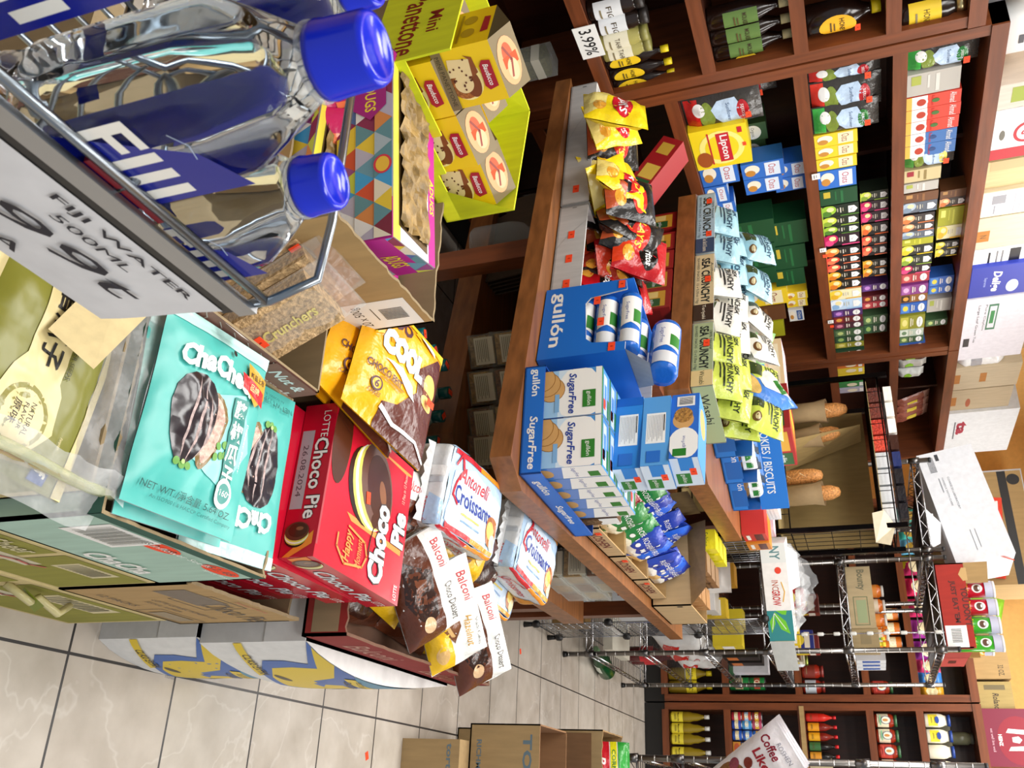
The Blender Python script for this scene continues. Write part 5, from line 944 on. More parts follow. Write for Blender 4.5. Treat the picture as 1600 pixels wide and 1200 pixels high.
# nut cruncher display
HX = m('#93685a', 'card'); HL = m('#b9a49a')
def hexes(W, H, s):
    o = []; r_ = 0; y = 0
    while y < H + s:
        x = (s * .87 if r_ % 2 else 0) - s
        while x < W + s:
            pts = [((x + s * math.sin(PI / 3 * k)) / W, (y + s * math.cos(PI / 3 * k)) / H) for k in range(4)]
            if all(-.02 <= a <= 1.0 and 0 <= c <= 1 for a, c in pts): o.append(('l', [(max(0, a), c) for a, c in pts], .0016, HL))
            x += s * 1.74
        y += s * 1.5; r_ += 1
    return o
t = thing('nut_display', 'brown honeycomb printed display box of nut cruncher bars', 'carton', (-.695, 1.02, .6))
opencarton(.185, .285, .11, .004, HX, CARDG, {'R': hexes(.285, .11, .019) + [('r', .58, .2, 1.0, .99, HX), ('t', 'Nut &', .8, .8, .2, WHITE, {'w': .28, 'bold': .02, 'shear': .15}), ('t', 'Crunch', .79, .5, .2, WHITE, {'w': .36, 'bold': .02, 'shear': .15})], 'F': hexes(.185, .11, .019)}, (.02, 0, 0, 0)).build('display_body', t)
b = MB(); b.add([(.094, -.07, .11), (.094, -.11, .11), (.115, -.1, .135), (.11, -.075, .13)], [(0, 1, 2, 3), (3, 2, 1, 0)], WHITE); b.build('torn_corner', t)
o = packmb(.15, .36, .598, CARD, {}).build('carton'); tag(o, 'kraft carton under the honeycomb nut display', 'carton', None, (-.775, .99, .0005)); o.location = (-.69, 1.0, .0005)
SES = m('#c0a074', 'food'); 
def crunch(i, x, y, lean, yaw):
    t = thing('nut_bar_pack', 'clear wrapped sesame nut bar pack, %s from the aisle side of the display' % nth(i), 'snack', (x, y, .606), 0, 'wrapped sesame nut bars'); t.rotation_euler = (Matrix.Rotation(yaw, 4, 'Z') @ Matrix.Rotation(-lean, 4, 'Y')).to_euler()
    b = MB(); b.box((-.014, -.058, .01), (.014, .058, .185), SES)
    b.build('nut_bar', t)
    fm_ = bagmb(.138, .225, .034, m('#f2f2f0', 'film'), [('t', 'Nut Crunchers', .5, .42, .2, m('#cfc27a', 'foil'), {'w': .62, 'rot': 90, 'bold': .02, 'shear': .2}), ('p', [(.1, .88), (.9, .86), (.9, .99), (.1, .99)], m('#d98a5c', 'film'))], seed=i + 3, wr=.003, nx=12, ny=16)
    fm_.v = [(-y_, x_, z_) for x_, y_, z_ in fm_.v]; fm_.build('wrapper', t)
    if i in (0, 2): sticker(t, (.0205, .0 - .02 * i, .06 if i == 0 else .16), size=.028, rot=FR)
for i in range(5): crunch(i, -.632 - .034 * i, 1.045 - .012 * i, .46, -.04)

# carton of nut brittle boxes with coloured triangles
t = thing('brittle_carton', 'open brown carton of triangle patterned nut brittle boxes', 'carton', (-.92, 1.095, .66))
opencarton(.31, .335, .198, .005, CARD, CARDG, {'R': [('r', .72, .2, .98, .92, WHITE), ('t', '20 x 500g', .85, .42, .12, BLACK, {'w': .2, 'rot': 180}), ('r', .78, .55, .9, .56, BLACK)] + [('r', .8 + .012 * k, .62, .806 + .012 * k, .84, BLACK) for k in range(9)]}, cut=(.1, 0, 0, .06), ragged=.004).build('carton_body', t)
o = packmb(.32, .34, .658, CARDG, {}).build('carton'); tag(o, 'plain kraft carton below the nut brittle carton', 'carton', None, (-.93, 1.09, .0005))
TRC = ['#d4502f', '#e9c93a', '#8a2450', '#6a9ab0', '#b9b3c9', '#e6dcc6', '#9a4a8a', '#4f6fa8', '#c9d04a', '#7a1f3a', '#d98a4a', '#a9b9c4', '#e9e9e9', '#5f8f9a', '#3f9fd8']
def tris(W, H, s, sd):
    r = random.Random(sd); o = []; h = s * .866; j = 0; y = 0
    while y < H - 1e-4:
        x = -s if j % 2 else -s / 2
        y1 = min(H, y + h)
        while x < W:
            for up in (0, 1):
                pts = [(x, y), (x + s, y), (x + s / 2, y1)] if not up else [(x + s, y), (x + 1.5 * s, y1), (x + s / 2, y1)]
                pts = [(min(max(a, 0), W) / W, c / H) for a, c in pts]
                if max(p[0] for p in pts) - min(p[0] for p in pts) > .004: o.append(('p', pts, m(r.choice(TRC))))
            x += s
        y += h; j += 1
    return o
MG = m('#b51a8a'); BRIT = m('#8a7040', 'chunk')
def brittle(loc, yaw, label, w_=.29, d=.15, h=.08, sd=1):
    t = thing('brittle_box', label, 'sweets', loc, yaw, 'nut brittle boxes')
    hexb = [('p', [(.1, .62), (.17, .9), (.3, .9), (.37, .62), (.3, .3), (.17, .3)], m('#a3187c')), ('t', 'ADUGS', .235, .62, .2, m('#f2d83a'), {'w': .18, 'bold': .02}), ('e', .62, .84, .05, .16, m('#d8324a')), ('e', .62, .84, .04, .12, m('#f0c040'))]
    b = packmb(w_, d, h, m('#d8d4dc'), {'F': tris(w_, h, .04, sd) + hexb, 'R': tris(d, h, .04, sd + 1), 'L': tris(d, h, .04, sd + 2), 'T': [('r', 0, 0, 1, .16, m('#e9dc4a')), ('r', 0, .84, 1, 1, MG), ('r', .0, .0, .06, 1, MG), ('p', [(.08, .12), (.92, .12), (.96, .8), (.04, .8)], m('#5f4a2a')), ('t', 'ADUGS', .62, .92, .1, m('#f2d83a'), {'w': .2, 'bold': .02})]}, .0004)
    b.build('box_body', t)
    rr = random.Random(sd); c = MB(); n1, n2 = 26, 14; vs = [((-.42 + .84 * i / n1) * w_, (-.36 + .66 * j / n2) * d, h + .001 + .012 * max(0, noise.noise(Vector((i * .55, j * .6, sd))) + .35)) for j in range(n2 + 1) for i in range(n1 + 1)]
    c.add(vs, [(j * (n1 + 1) + i, j * (n1 + 1) + i + 1, (j + 1) * (n1 + 1) + i + 1, (j + 1) * (n1 + 1) + i) for j in range(n2) for i in range(n1)], BRIT); c.build('nut_brittle', t)
    s = MB(); s.box((w_ / 2 - .065, -d / 2 - .0025, h * .5), (w_ / 2 + .003, -d / 2 - .001, h * 1.0), MG); s.box((w_ / 2 + .001, -d / 2, h * .3), (w_ / 2 + .0025, d / 2, h * .85), MG)
    s.flat((w_ / 2 + .0025, -d / 2, h * .3), (0, 1, 0), (0, 0, 1), (1, 0, 0), [('t', 'ADUGS', .6, .5, .55, m('#f2d83a'), {'w': .34, 'bold': .02})], d, h * .55); s.build('pink_band', t)
    return t
brittle((-.955, 1.065, .796), math.radians(12), 'triangle patterned nut brittle box with window, topmost in the brown carton', sd=4, w_=.32, d=.15, h=.1)
brittle((-.935, 1.175, .706), 0, 'triangle patterned nut brittle box lower down at the far side of the carton', sd=9, w_=.285, d=.14)
brittle((-.92, 1.02, .706), 0, 'triangle patterned nut brittle box under the topmost one', sd=14, w_=.285)

# lime display of small panettone boxes
LIME = m('#d3dd1c', 'card'); PY = m('#f2cc14'); PBR = m('#7a6a4a'); PRD = m('#a8122c'); PAN = m('#a8642c', 'food'); PANC = m('#e9d2a0')
def pan(W0=.5, y0=.5):
    o = [('e', .55, .4, .34, .3, m('#f8e79a')), ('e', .62, .36, .24, .25, PAN), ('e', .62, .5, .24, .14, m('#7a3f1c')), ('e', .6, .36, .16, .16, PANC), ('p', [(.16, .22), (.46, .16), (.5, .56), (.22, .6)], PANC), ('p', [(.14, .5), (.2, .64), (.46, .66), (.52, .54), (.22, .58)], m('#8a4a22'))]
    r = random.Random(3); o += [('e', .2 + .5 * r.random(), .2 + .34 * r.random(), .018, .016, m('#5a2a1c')) for _ in range(16)]
    return o + [('p', [(.3, .92), (.74, .92), (.78, .76), (.7, .7), (.36, .72), (.28, .78)], PRD), ('t', 'Bauducco', .53, .82, .09, WHITE, {'w': .36, 'shear': .2, 'bold': .015}), ('r', 0, 0, 1, .17, PBR), ('t', 'MINI PANETTONE', .5, .085, .07, m('#2a2418'), {'w': .86})]
s_ = 1.15; TR = Vector((-1.031 * s_, 1.016 * s_, 1.5 - .571 * s_ + .0)); ya = math.radians(-11.8); RT = Matrix.Rotation(ya, 3, 'Z')
t = thing('panettone_display', 'lime yellow cardboard display of small panettone boxes', 'display', TR, ya)
hw, hd = .147, .172; b = MB(); lim2 = m('#c9d41a', 'card')
b.box((hw - .004, -hd, 0), (hw, -.02, .07), LIME); b.box((hw - .004, -.02, 0), (hw, .06, .045), LIME); b.box((hw - .004, .06, 0), (hw, hd, .03), LIME); b.add([(hw, .10, .03), (hw, hd, .03), (hw, hd, .137)], [(0, 1, 2), (2, 1, 0)], LIME)
b.box((-hw, hd - .004, 0), (hw, hd, .137), LIME); b.box((-hw, -hd, 0), (-hw + .004, hd, .137), LIME); b.box((-hw, -hd, 0), (hw, hd, .003), lim2)
b.build('display_tray', t)
b = MB(); b.box((-.1, -hd - .004, 0), (hw, -hd, .15), LIME); b.flat((-.1, -hd - .004, 0), (1, 0, 0), (0, 0, 1), (0, -1, 0), [('t', 'Panettone', .6, .45, .3, m('#8a2a1c'), {'w': .7, 'bold': .01, 'shear': .1}), ('t', 'Mini', .62, .72, .16, m('#8a2a1c'), {'w': .24, 'bold': .01})], hw + .1, .15); b.build('side_header', t)
def panbox(i, lx, ly2, lz, yaw, label):
    t = thing('panettone_box', label, 'cake', TR + RT @ Vector((lx, ly2, lz)), ya + yaw, 'small panettone boxes'); a = .108; h = .1; rp = .032
    b = packmb(a, a, h, PY, {'R': pan(), 'F': [('r', .1, .42, .9, .46, m('#b8921c')), ('e', .3, .6, .12, .12, m('#b8921c')), ('e', .66, .6, .12, .12, m('#b8921c')), ('p', [(.3, .95), (.7, .95), (.72, .82), (.28, .84)], PRD), ('t', 'share a slice of', .5, .32, .1, m('#6a5a1c'), {'w': .6}), ('t', 'Christmas', .5, .2, .1, m('#6a5a1c'), {'w': .6, 'shear': .2})]}, .0004)
    # tapered roof: two slopes with the cookie picture and a brown gable
    q = a / 2; b.add([(q, -q, h), (q, q, h), (.012, q, h + rp), (.012, -q, h + rp)], [(0, 1, 2, 3)], PBR); b.add([(-q, q, h), (-q, -q, h), (.012, -q, h + rp), (.012, q, h + rp)], [(0, 1, 2, 3)], PBR)
    b.add([(q, -q, h), (.012, -q, h + rp), (-q, -q, h)], [(0, 1, 2)], m('#5c5138')); b.add([(q, q, h), (-q, q, h), (.012, q, h + rp)], [(0, 1, 2)], m('#5c5138'))
    n_ = Vector((rp, 0, q - .012)).normalized(); b.flat((q, -q, h), (0, 1, 0), Vector((.012 - q, 0, rp)).normalized(), n_, [('e', .5, .5, .4, .42, m('#d9a070')), ('e', .4, .5, .2, .2, m('#c9522c')), ('e', .65, .55, .18, .22, m('#e2b48a')), ('l', [(.25, .4), (.5, .6), (.75, .45)], .004, m('#8a3a2c'))], a, .052)
    b.build('box_body', t)
    sticker(t, Vector((q * .55, .0, h + rp * .5)) + n_ * .002, size=.03, rot=(Matrix.Rotation(math.atan2(n_.x, n_.z), 3, 'Y')).to_euler()); return t
for i, (lx, ly2, lz, yw, lb) in enumerate([(.075, -.105, .105, -.06, 'small yellow panettone box, upper nearest one above the lime tray edge'), (.08, -.1, .004, .0, 'small yellow panettone box, lower near one beside the nut brittle'), (.08, .012, .004, -.02, 'small yellow panettone box, middle of the lime tray front'), (.075, .112, .004, -.1, 'small yellow panettone box, far right in the lime tray'), (-.05, -.1, .004, 0, 'small yellow panettone box hidden at the back near corner'), (-.05, .02, .004, 0, 'small yellow panettone box at the back middle of the tray')]):
    panbox(i, lx, ly2, lz, yw, lb)
o = packmb(.22, .34, TR.z - .002, CARDG, {}).build('carton'); tag(o, 'tall kraft carton carrying the lime panettone display', 'carton', None, (-1.24, 1.18, .0005), (0, 0, ya))
# pink fruity candy bags between bottles and brittle
for i, (px, py, z, rz_) in enumerate([(520, 200, .80, .3), (498, 232, .78, -.2)]):
    P = at('z', px, py, z); o = bagmb(.12, .17, .04, m('#c92460', 'foil'), [('p', [(.3, .6), (.7, .62), (.75, .9), (.5, .8), (.3, .92)], m('#f0784a', 'foil')), ('t', 'fruity', .5, .4, .14, WHITE, {'w': .7, 'bold': .03}), ('r', .2, .2, .8, .24, WHITE), ('r', 0, .92, 1, 1, m('#d9d9dd', 'foil'))], seed=i + 40).build('candy_bag')
    tag(o, 'pink fruity candy bag behind the water bottles, %s one' % ('farther', 'nearer')[i], 'candy', 'pink candy bags', (P.x - .02, P.y - .02, P.z - .1), (-.5, .3, PI / 2 - .6 + rz_))
o = packmb(.2, .25, .62, CARDG, {}).build('carton'); tag(o, 'kraft carton under the pink candy bags', 'carton', None, (-.9, .77, .0005))

# ---------------------------------------------------------------- wire rack of water bottles in the near corner
WATER = m('#e9f2f8', 'water'); CAPB = m('#1128c4', 'gloss'); LBLU = m('#16208c', 'gloss'); SIL = m('#d9d6cf', 'metal'); LTQ = m('#1a6f96', 'gloss')
def fiji(loc, yaw, h, half, label, clear_label=True):
    t = thing('water_bottle', label, 'bottle', loc, yaw, 'square water bottles'); n = 40
    def ring(r, p, z):
        o = []
        for k in range(n):
            a = 2 * PI * k / n; c, s = math.cos(a), math.sin(a); q = (abs(c) ** p + abs(s) ** p) ** (-1 / p); o.append((r * q * c, r * q * s, z))
        return o
    k_ = h / .205
    prof = [(half * .9, 5, 0), (half, 7, .004), (half, 7, .02 * k_), (half * .965, 6, .03 * k_), (half, 7, .04 * k_), (half, 7, .125 * k_), (half * .97, 6, .135 * k_), (half * .8, 3.4, .152 * k_), (half * .62, 2.4, .165 * k_), (half * .48, 2, .174 * k_), (half * .43, 2, .178 * k_), (half * .43, 2, .184 * k_)]
    b = MB(); vs = [p for r, q, z in prof for p in ring(r, q, z)]
    fs = [(i * n + k, i * n + (k + 1) % n, (i + 1) * n + (k + 1) % n, (i + 1) * n + k) for i in range(len(prof) - 1) for k in range(n)] + [tuple(range(n - 1, -1, -1)), tuple((len(prof) - 1) * n + k for k in range(n))]
    b.add(vs, fs, WATER, True); body = b.build('body', t)
    r = half * .54; c = MB(); nr = 40; pr = [(r * 1.02, .178 * k_), (r * 1.04, .181 * k_), (r * 1.02, .1815 * k_), (r * 1.02, .1835 * k_), (r, .184 * k_), (r * .97, h - .003), (r * .9, h - .0006), (r * .75, h), (r * .72, h - .0008), (0.001, h - .0008)]
    c.lathe(pr, CAPB, nr); c.build('cap', t)
    MB().lathe([(r * .95, .1742 * k_), (r * 1.06, .175 * k_), (r * 1.06, .1765 * k_), (r * .95, .1772 * k_)], m('#cfd8de', 'clear'), 28).build('neck_ring', body)
    # printed label on the aisle side and the near side
    L_ = MB(); H_ = .118 * k_; z0 = .012 * k_; W_ = half * 1.9; e = half + .0006
    L_.flat((e, -W_ / 2, z0), (0, 1, 0), (0, 0, 1), (1, 0, 0), [('r', 0, 0, 1, .12, LBLU), ('p', [(.0, .1), (1, .1), (1, 1.0), (.55, .9), (.25, .62), (0, .4)], LBLU), ('t', 'FIJI', .5, .6, .3, m('#f2efe6', 'gloss'), {'w': .86, 'bold': .02}), ('t', 'NATURAL ARTESIAN WATER', .5, .38, .045, m('#dfe6f2'), {'w': .84}), ('l', [(.3, .86), (.45, .9), (.6, .88)], .0005, m('#b9cbe6'))], W_, H_)
    if False: L_.flat((e, -W_ * .36, .128 * k_), (0, 1, 0), Vector((-half * .2, 0, .026 * k_)).normalized(), Vector((.026 * k_, 0, half * .2)).normalized(), [('p', [(0, -.3), (1, -.3), (.92, .6), (.6, .95), (.3, .8)], LBLU), ('l', [(.35, .1), (.4, .45), (.6, .5), (.7, .2)], .0007, m('#6a86c9'))], W_ * .72, .026 * k_, .002)
    L_.flat((W_ / 2, e, z0), (-1, 0, 0), (0, 0, 1), (0, 1, 0), [('r', .3, .2, .95, .3, LBLU), ('p', [(.1, .6), (.5, .9), (.6, .95), (.2, 1)], LTQ)], W_, H_)
    L_.flat((-e, W_ / 2, z0), (0, -1, 0), (0, 0, 1), (-1, 0, 0), [('p', [(0, 0), (.35, 0), (.35, 1), (0, 1)], LBLU), ('p', [(.4, .4), (.9, .3), (.9, .8), (.5, .9)], LTQ)], W_, H_)
    L_.build('label', body); return t
RZ = 1.125
fiji((-.291, .251, RZ), .02, .2095, .0315, 'nearest tall water bottle with blue cap in the wire rack')
fiji((-.2868, .322, RZ), .0, .149, .0285, 'smaller water bottle with blue cap at the end of the wire rack')
fiji((-.437, .33, RZ), .0, .149, .0285, 'small water bottle at the wall side, its cap cut by the frame edge')
fiji((-.32, .165, RZ), .0, .2055, .0315, 'water bottle cut off by the frame at the near end of the rack')
ZINC = m('#8f979f', 'metal')
t = thing('wire_rack', 'galvanised wire rack holding water bottles in the near corner', 'rack', (0, 0, 0))
fx = -.2555; ye = .373
def wires(name, list_, r, mt=ZINC):
    b = MB()
    for pts in list_: b.tube(pts, r, mt, 8)
    return b.build(name, t)
wires('rail', [[(fx, -.02, 1.203), (fx, ye, 1.203)]], .0028)
wires('side_frame', [[(fx, ye, 1.19), (fx, ye, 1.205), (fx - .012, ye + .004, 1.232), (fx - .05, ye + .004, 1.236), (-.47, ye + .004, 1.236), (-.48, ye, 1.22), (-.48, ye, 1.1)], [(fx - .03, ye, 1.127), (-.48, ye, 1.127)]], .0028)
for y in (.07, .155, .262): wires('fence_wire', [[(fx - .001, y, 1.195), (fx - .001, y, 1.203), (fx - .02, y + .003, 1.216), (fx - .034, y + .003, 1.2), (fx - .036, y + .003, 1.13)]], .0026)
wires('shelf_wire', [[(fx - .02 - .02 * k, -.02, 1.122), (fx - .02 - .02 * k, ye, 1.122)] for k in range(11)] + [[(fx - .03, y, 1.1195), (-.48, y, 1.1195)] for y in (.02, .16, .3, .37)], .0018)
for y in (ye, -.05): wires('upright', [[(-.48, y, .003), (-.48, y, 1.3)]], .005)
wires('front_leg', [[(fx - .04, -.05, .003), (fx - .04, -.05, 1.12)]], .005)
b = MB(); b.box((fx + .002, -.02, 1.1845), (fx + .006, ye + .002, 1.196), m('#a9adb2', 'metal')); b.box((fx + .002, -.02, 1.174), (fx + .0035, ye, 1.1845), m('#1a1a1b')); b.box((fx - .002, .24, 1.196), (fx + .001, .29, 1.1995), m('#7a1420')); b.build('price_channel', t)
# handwritten sign hanging from the channel
INKB = m('#23212b', 'matte'); b = MB(); A_ = Vector((fx + .004, .05, 1.176)); B_ = Vector((fx + .004, .37, 1.176)); C_ = Vector((fx - .007, .37, 1.085)); D_ = Vector((fx - .008, .05, 1.065))
NX = 12; vs = []; 
def sg(u, v, e=0):
    p = (A_ * (1 - u) + B_ * u) * v + (D_ * (1 - u) + C_ * u) * (1 - v); return p + Vector((.003 * math.sin(u * 7 + v * 3) * (1 - v) + e, 0, -e * .2))
vs = [sg(i / NX, j / 6) for j in range(7) for i in range(NX + 1)]
b.add(vs, [(j * 13 + i, j * 13 + i + 1, (j + 1) * 13 + i + 1, (j + 1) * 13 + i) for j in range(6) for i in range(NX)], m('#e2e2e4', 'paper'), True)
ops = [('t', 'FIJI WATER', .3, .9, .085, INKB, {'w': .3, 'bold': .01, 'shear': -.1}), ('t', '1 LT.', .28, .76, .09, INKB, {'w': .12}), ('t', '2.99t', .31, .45, .26, INKB, {'w': .28, 'shear': .1}), ('l', [(.5, 1), (.505, .6), (.49, .1)], .0006, INKB),
       ('t', 'FIJI WATER', .79, .9, .085, INKB, {'w': .32, 'bold': .01, 'shear': -.1}), ('t', '500ML', .76, .77, .075, INKB, {'w': .17}), ('t', '1.', .57, .45, .32, INKB, {'w': .06}), ('t', '99t', .78, .53, .22, INKB, {'w': .3, 'shear': .15}), ('t', 'EA', .72, .2, .12, INKB, {'w': .1, 'bold': .01})]
b.curved(lambda x, y, e: sg(x, y, e + .0003), ops, 1, 1, L=.05, eps=.0003)
o = b.build('price_sign'); tag(o, 'handwritten white paper price sign hanging below the water bottle rack', 'sign')

# ---------------------------------------------------------------- wire racks near the back
POSTM = m('#83807d', 'metal'); DKW = m('#4a4848', 'metal')
def metro(label, x0, x1, y0, y1, top, levels, foot=True):
    t = thing('wire_shelving_rack', label, 'rack', (0, 0, 0)); 
    PO = {}
    for x in (x0, x1):
        for y in (y0, y1):
            b = MB(); b.lathe([(.0125, .012), (.0125, top)], POSTM, 12, (x, y)); b.lathe([(.0128, top - .012), (.0128, top)], m('#2a2a2c'), 12, (x, y))
            for k in range(int(top / .0508)): b.lathe([(.0129, .03 + .0508 * k), (.0129, .0335 + .0508 * k)], m('#d9d9d6', 'metal'), 12, (x, y))
            b.lathe([(.017, 0), (.014, .02)], BLACK, 12, (x, y)); PO[x, y] = b.build('post', t)
    for z in levels:
        b = MB()
        for (a, c) in (((x0, y0), (x1, y0)), ((x1, y0), (x1, y1)), ((x1, y1), (x0, y1)), ((x0, y1), (x0, y0))):
            b.tube([(a[0], a[1], z), (c[0], c[1], z)], .004, CHROME, 6); b.tube([(a[0], a[1], z - .034), (c[0], c[1], z - .034)], .0035, CHROME, 6)
            L_ = math.hypot(c[0] - a[0], c[1] - a[1]); n = max(4, int(L_ / .05)); P = []
            for k in range(n + 1): u = k / n; P.append((a[0] + (c[0] - a[0]) * u, a[1] + (c[1] - a[1]) * u, z if k % 2 else z - .034))
            b.tube(P, .0025, CHROME, 5)
        nx = int((y1 - y0) / .04)
        for k in range(1, nx): y = y0 + (y1 - y0) * k / nx; b.tube([(x0, y, z - .003), (x1, y, z - .003)], .0018, DKW, 4)
        for x in (x0 + (x1 - x0) / 3, x0 + 2 * (x1 - x0) / 3): b.tube([(x, y0, z - .008), (x, y1, z - .008)], .003, DKW, 5)
        b.build('wire_shelf', t)
        for x in (x0, x1):
            for y in (y0, y1): MB().lathe([(.0155, z - .042), (.0185, z + .006)], m('#6f6d6c', 'metal'), 12, (x, y)).build('collar', PO[x, y])
    return t
RY0, RY1 = 4.79, 6.06
metro('chrome wire rack beside the aisle, carrying the red snack can tray', -1.185, -.755, RY0, RY1, 1.92, (.16, .45, .76, 1.075, 1.45, 1.855))
metro('chrome wire rack behind the bread rack, under the large white box', -1.685, -1.227, RY0, RY1, 1.92, (.45, 1.075, 1.45, 1.86))
metro('chrome wire rack at the right edge behind the tortilla cartons', -.2, .25, 3.79, 4.95, 1.86, (.13, .62, .80, 1.47, 1.72))
# hooks hanging in front of the rack
b = MB(); b.tube([(-.83, 4.765, 1.19), (-.83, 4.765, 1.86)], .003, CHROME, 6)
for k in range(9): b.lathe([(.007, 1.22 + .075 * k), (.009, 1.225 + .075 * k), (.009, 1.245 + .075 * k), (.007, 1.25 + .075 * k)], m('#d9d8d2'), 10, (-.83, 4.765))
o = b.build('clip_strip'); tag(o, 'vertical merchandising clip strip hanging on the front of the chrome rack', 'strip')

# wire grid cubes with black connectors between the island and the rack
t = thing('wire_cube_tower', 'dark wire grid cube shelving between the island end and the chrome rack', 'rack', (0, 0, 0))
cx0, cx1, cy0, cy1 = -1.14, -.795, 4.16, 4.52
def grid(p, u, v, n=9):
    b = MB(); p, u, v = Vector(p), Vector(u), Vector(v)
    for k in range(n + 1): b.tube([p + u * k / n, p + u * k / n + v], .0016 if 0 < k < n else .003, STEEL, 5)
    for k in range(n + 1): b.tube([p + v * k / n, p + v * k / n + u], .0016 if 0 < k < n else .003, STEEL, 5)
    return b.build('grid_panel', t)
zc = [.06, .41, .76, 1.11]
for k in range(3):
    for x in (cx0, cx1): grid((x, cy0, zc[k]), (0, cy1 - cy0, 0), (0, 0, zc[k + 1] - zc[k]))
for z in zc: grid((cx0, cy0, z), (cx1 - cx0, 0, 0), (0, cy1 - cy0, 0))
for z in zc:
    for x in (cx0, cx1):
        for y in (cy0, cy1):
            b = MB(); b.lathe([(.012, -.016), (.02, -.008), (.02, .008), (.012, .016)], BLACK, 12); b.build('connector', t, (x, y, z), (0, PI / 2, 0))
for x in (cx0, cx1):
    for y in (cy0, cy1): MB().lathe([(.014, .0), (.01, .044)], BLACK, 10, (x, y)).build('foot', t)
# things in the cubes
for i, (x, y, z, w_, d, h, c, nm) in enumerate([(-.96, 4.32, .765, .2, .16, .12, '#e0dedb', 'plain white carton in the upper wire cube'), (-1.05, 4.42, .765, .1, .1, .2, '#c9922c', 'amber snack box in the upper wire cube'), (-.97, 4.32, .415, .24, .2, .13, '#d9dde0', 'white plastic wrapped pack in the middle wire cube'), (-1.0, 4.35, .065, .2, .2, .2, '#c9d4dc', 'pale box in the lowest wire cube'), (-.88, 4.44, .065, .1, .1, .17, '#8a6a3c', 'brown carton in the lowest wire cube'), (-.9, 4.44, .415, .1, .1, .22, '#2a4a8a', 'blue and white carton in the middle wire cube'), (-.9, 4.44, .765, .09, .1, .15, '#e3c02a', 'yellow box in the upper wire cube')]):
    o = packmb(w_, d, h, m(c), {'F': [('r', .1, .55, .9, .85, m('#f2efe6')), ('r', .15, .2, .7, .3, m('#8f1d22'))]}).build('box'); tag(o, nm, 'box', None, (x, y, z), (0, 0, rnd.uniform(-.1, .1)))
t = thing('bread_bag', 'white snack bags standing in the upper wire cube behind the cracker carton', 'snack', (-1.0, 4.24, .765)); bagmb(.14, .2, .06, m('#e2ded8', 'foil'), [('e', .5, .5, .3, .2, m('#d97a3c', 'foil'))], seed=77).build('bag_body', t)
# white box lying along the top of the cubes
t = thing('long_box', 'long white box with teal end and green leaf print on the wire cubes', 'box', (-.935, 4.2, 1.122), math.radians(23))
packmb(.42, .19, .105, m('#eceae6', 'paper'), {'F': [('r', .0, 0, .2, 1, m('#dfe3e0')), ('t', 'NY', .1, .55, .4, m('#5f8a8c'), {'w': .14, 'bold': .02}), ('e', .28, .62, .035, .13, m('#e2442c')), ('t', 'INC', .43, .45, .26, m('#b5522c'), {'w': .1}), ('t', 'GROW', .56, .45, .32, m('#c22a2c'), {'w': .16, 'bold': .02}), ('l', [(.4, .7), (.5, .8), (.6, .7)], .004, m('#e8b02c')), ('r', .69, 0, 1, 1, m('#2f8487')), ('p', [(.7, .3), (.8, .72), (.93, .86), (.88, .5), (.76, .3)], m('#6fc22c')), ('p', [(.72, .28), (.82, .3), (.92, .12), (.8, .08)], m('#6fc22c')), ('p', [(.69, .35), (.73, .6), (.735, .75), (.69, .8)], m('#6fc22c')), ('l', [(.72, .3), (.88, .7)], .0025, WHITE), ('l', [(.72, .28), (.88, .16)], .0025, WHITE)], 'R': [('r', 0, 0, 1, 1, m('#2a7578')), ('r', .2, .2, .8, .8, m('#4f989a'))]}).build('box_body', t)
b = MB(); b.add([(.21, -.1, .0), (.21, -.1, .1), (.33, -.12, .11), (.33, -.12, .02)], [(0, 1, 2, 3), (3, 2, 1, 0)], m('#d3d6d4', 'paper')); b.build('end_flap', t); b = MB(); b.add([(-.2, -.09, .105), (.0, -.09, .105), (-.02, -.07, .15), (-.16, -.06, .15)], [(0, 1, 2, 3), (3, 2, 1, 0)], m('#f1efeb', 'paper')); b.build('top_flap', t)
b = MB(); 
for j in range(3):
    vs = []; n = 14
    for i in range(n + 1):
        for k in range(5):
            u, v = i / n, k / 4; vs.append((-.19 + .36 * u + .03 * noise.noise(Vector((u * 8, v * 6, j))), -.08 + .1 * v + .04 * noise.noise(Vector((u * 9, v * 5, j + 4))), .11 + .07 * math.sin(PI * u) * (.5 + v) * (1 if j == 1 else .6) + .05 * noise.noise(Vector((u * 11, v * 9, j + 9)))))
    b.add(vs, [(i * 5 + k, i * 5 + k + 1, (i + 1) * 5 + k + 1, (i + 1) * 5 + k) for i in range(n) for k in range(4)], m('#f0f2f4', 'film'), True)
b.build('plastic_liner', t)

# black bread rack with paper lined baskets
BLK = m('#1b1a1c', 'metal')
t = thing('bread_rack', 'tall black wire bread rack lined with brown cardboard', 'rack', (0, 0, 0))
bx0, bx1, by0, by1 = -1.93, -1.2, 4.24, 4.66
for x in (bx0, bx1):
    for y in (by0, by1): MB().box((x - .011, y - .011, .001), (x + .011, y + .011, 1.74), BLK).build('post', t)
for z in (.35, .75, 1.19, 1.64):
    b = MB()
    for k in range(10): y = by0 + (by1 - by0) * k / 9; b.tube([(bx0, y, z), (bx1, y, z)], .0022, BLK, 5)
    for zz in (z, z + .055):
        b.tube([(bx0, by0, zz), (bx1, by0, zz), (bx1, by1, zz), (bx0, by1, zz)], .0035, BLK, 5, True)
    for k in range(1, 9): x = bx0 + (bx1 - bx0) * k / 9; b.tube([(x, by0, z), (x, by0, z + .055)], .002, BLK, 4)
    b.build('basket', t)
b = MB()
for k in range(7): y = by0 + (by1 - by0) * k / 6; b.tube([(bx1, y, .1), (bx1, y, 1.7)], .0018, BLK, 4)
for z in (.55, .9, 1.05, 1.3, 1.42, 1.54): b.tube([(bx1, by0, z), (bx1, by1, z)], .0022, BLK, 4)
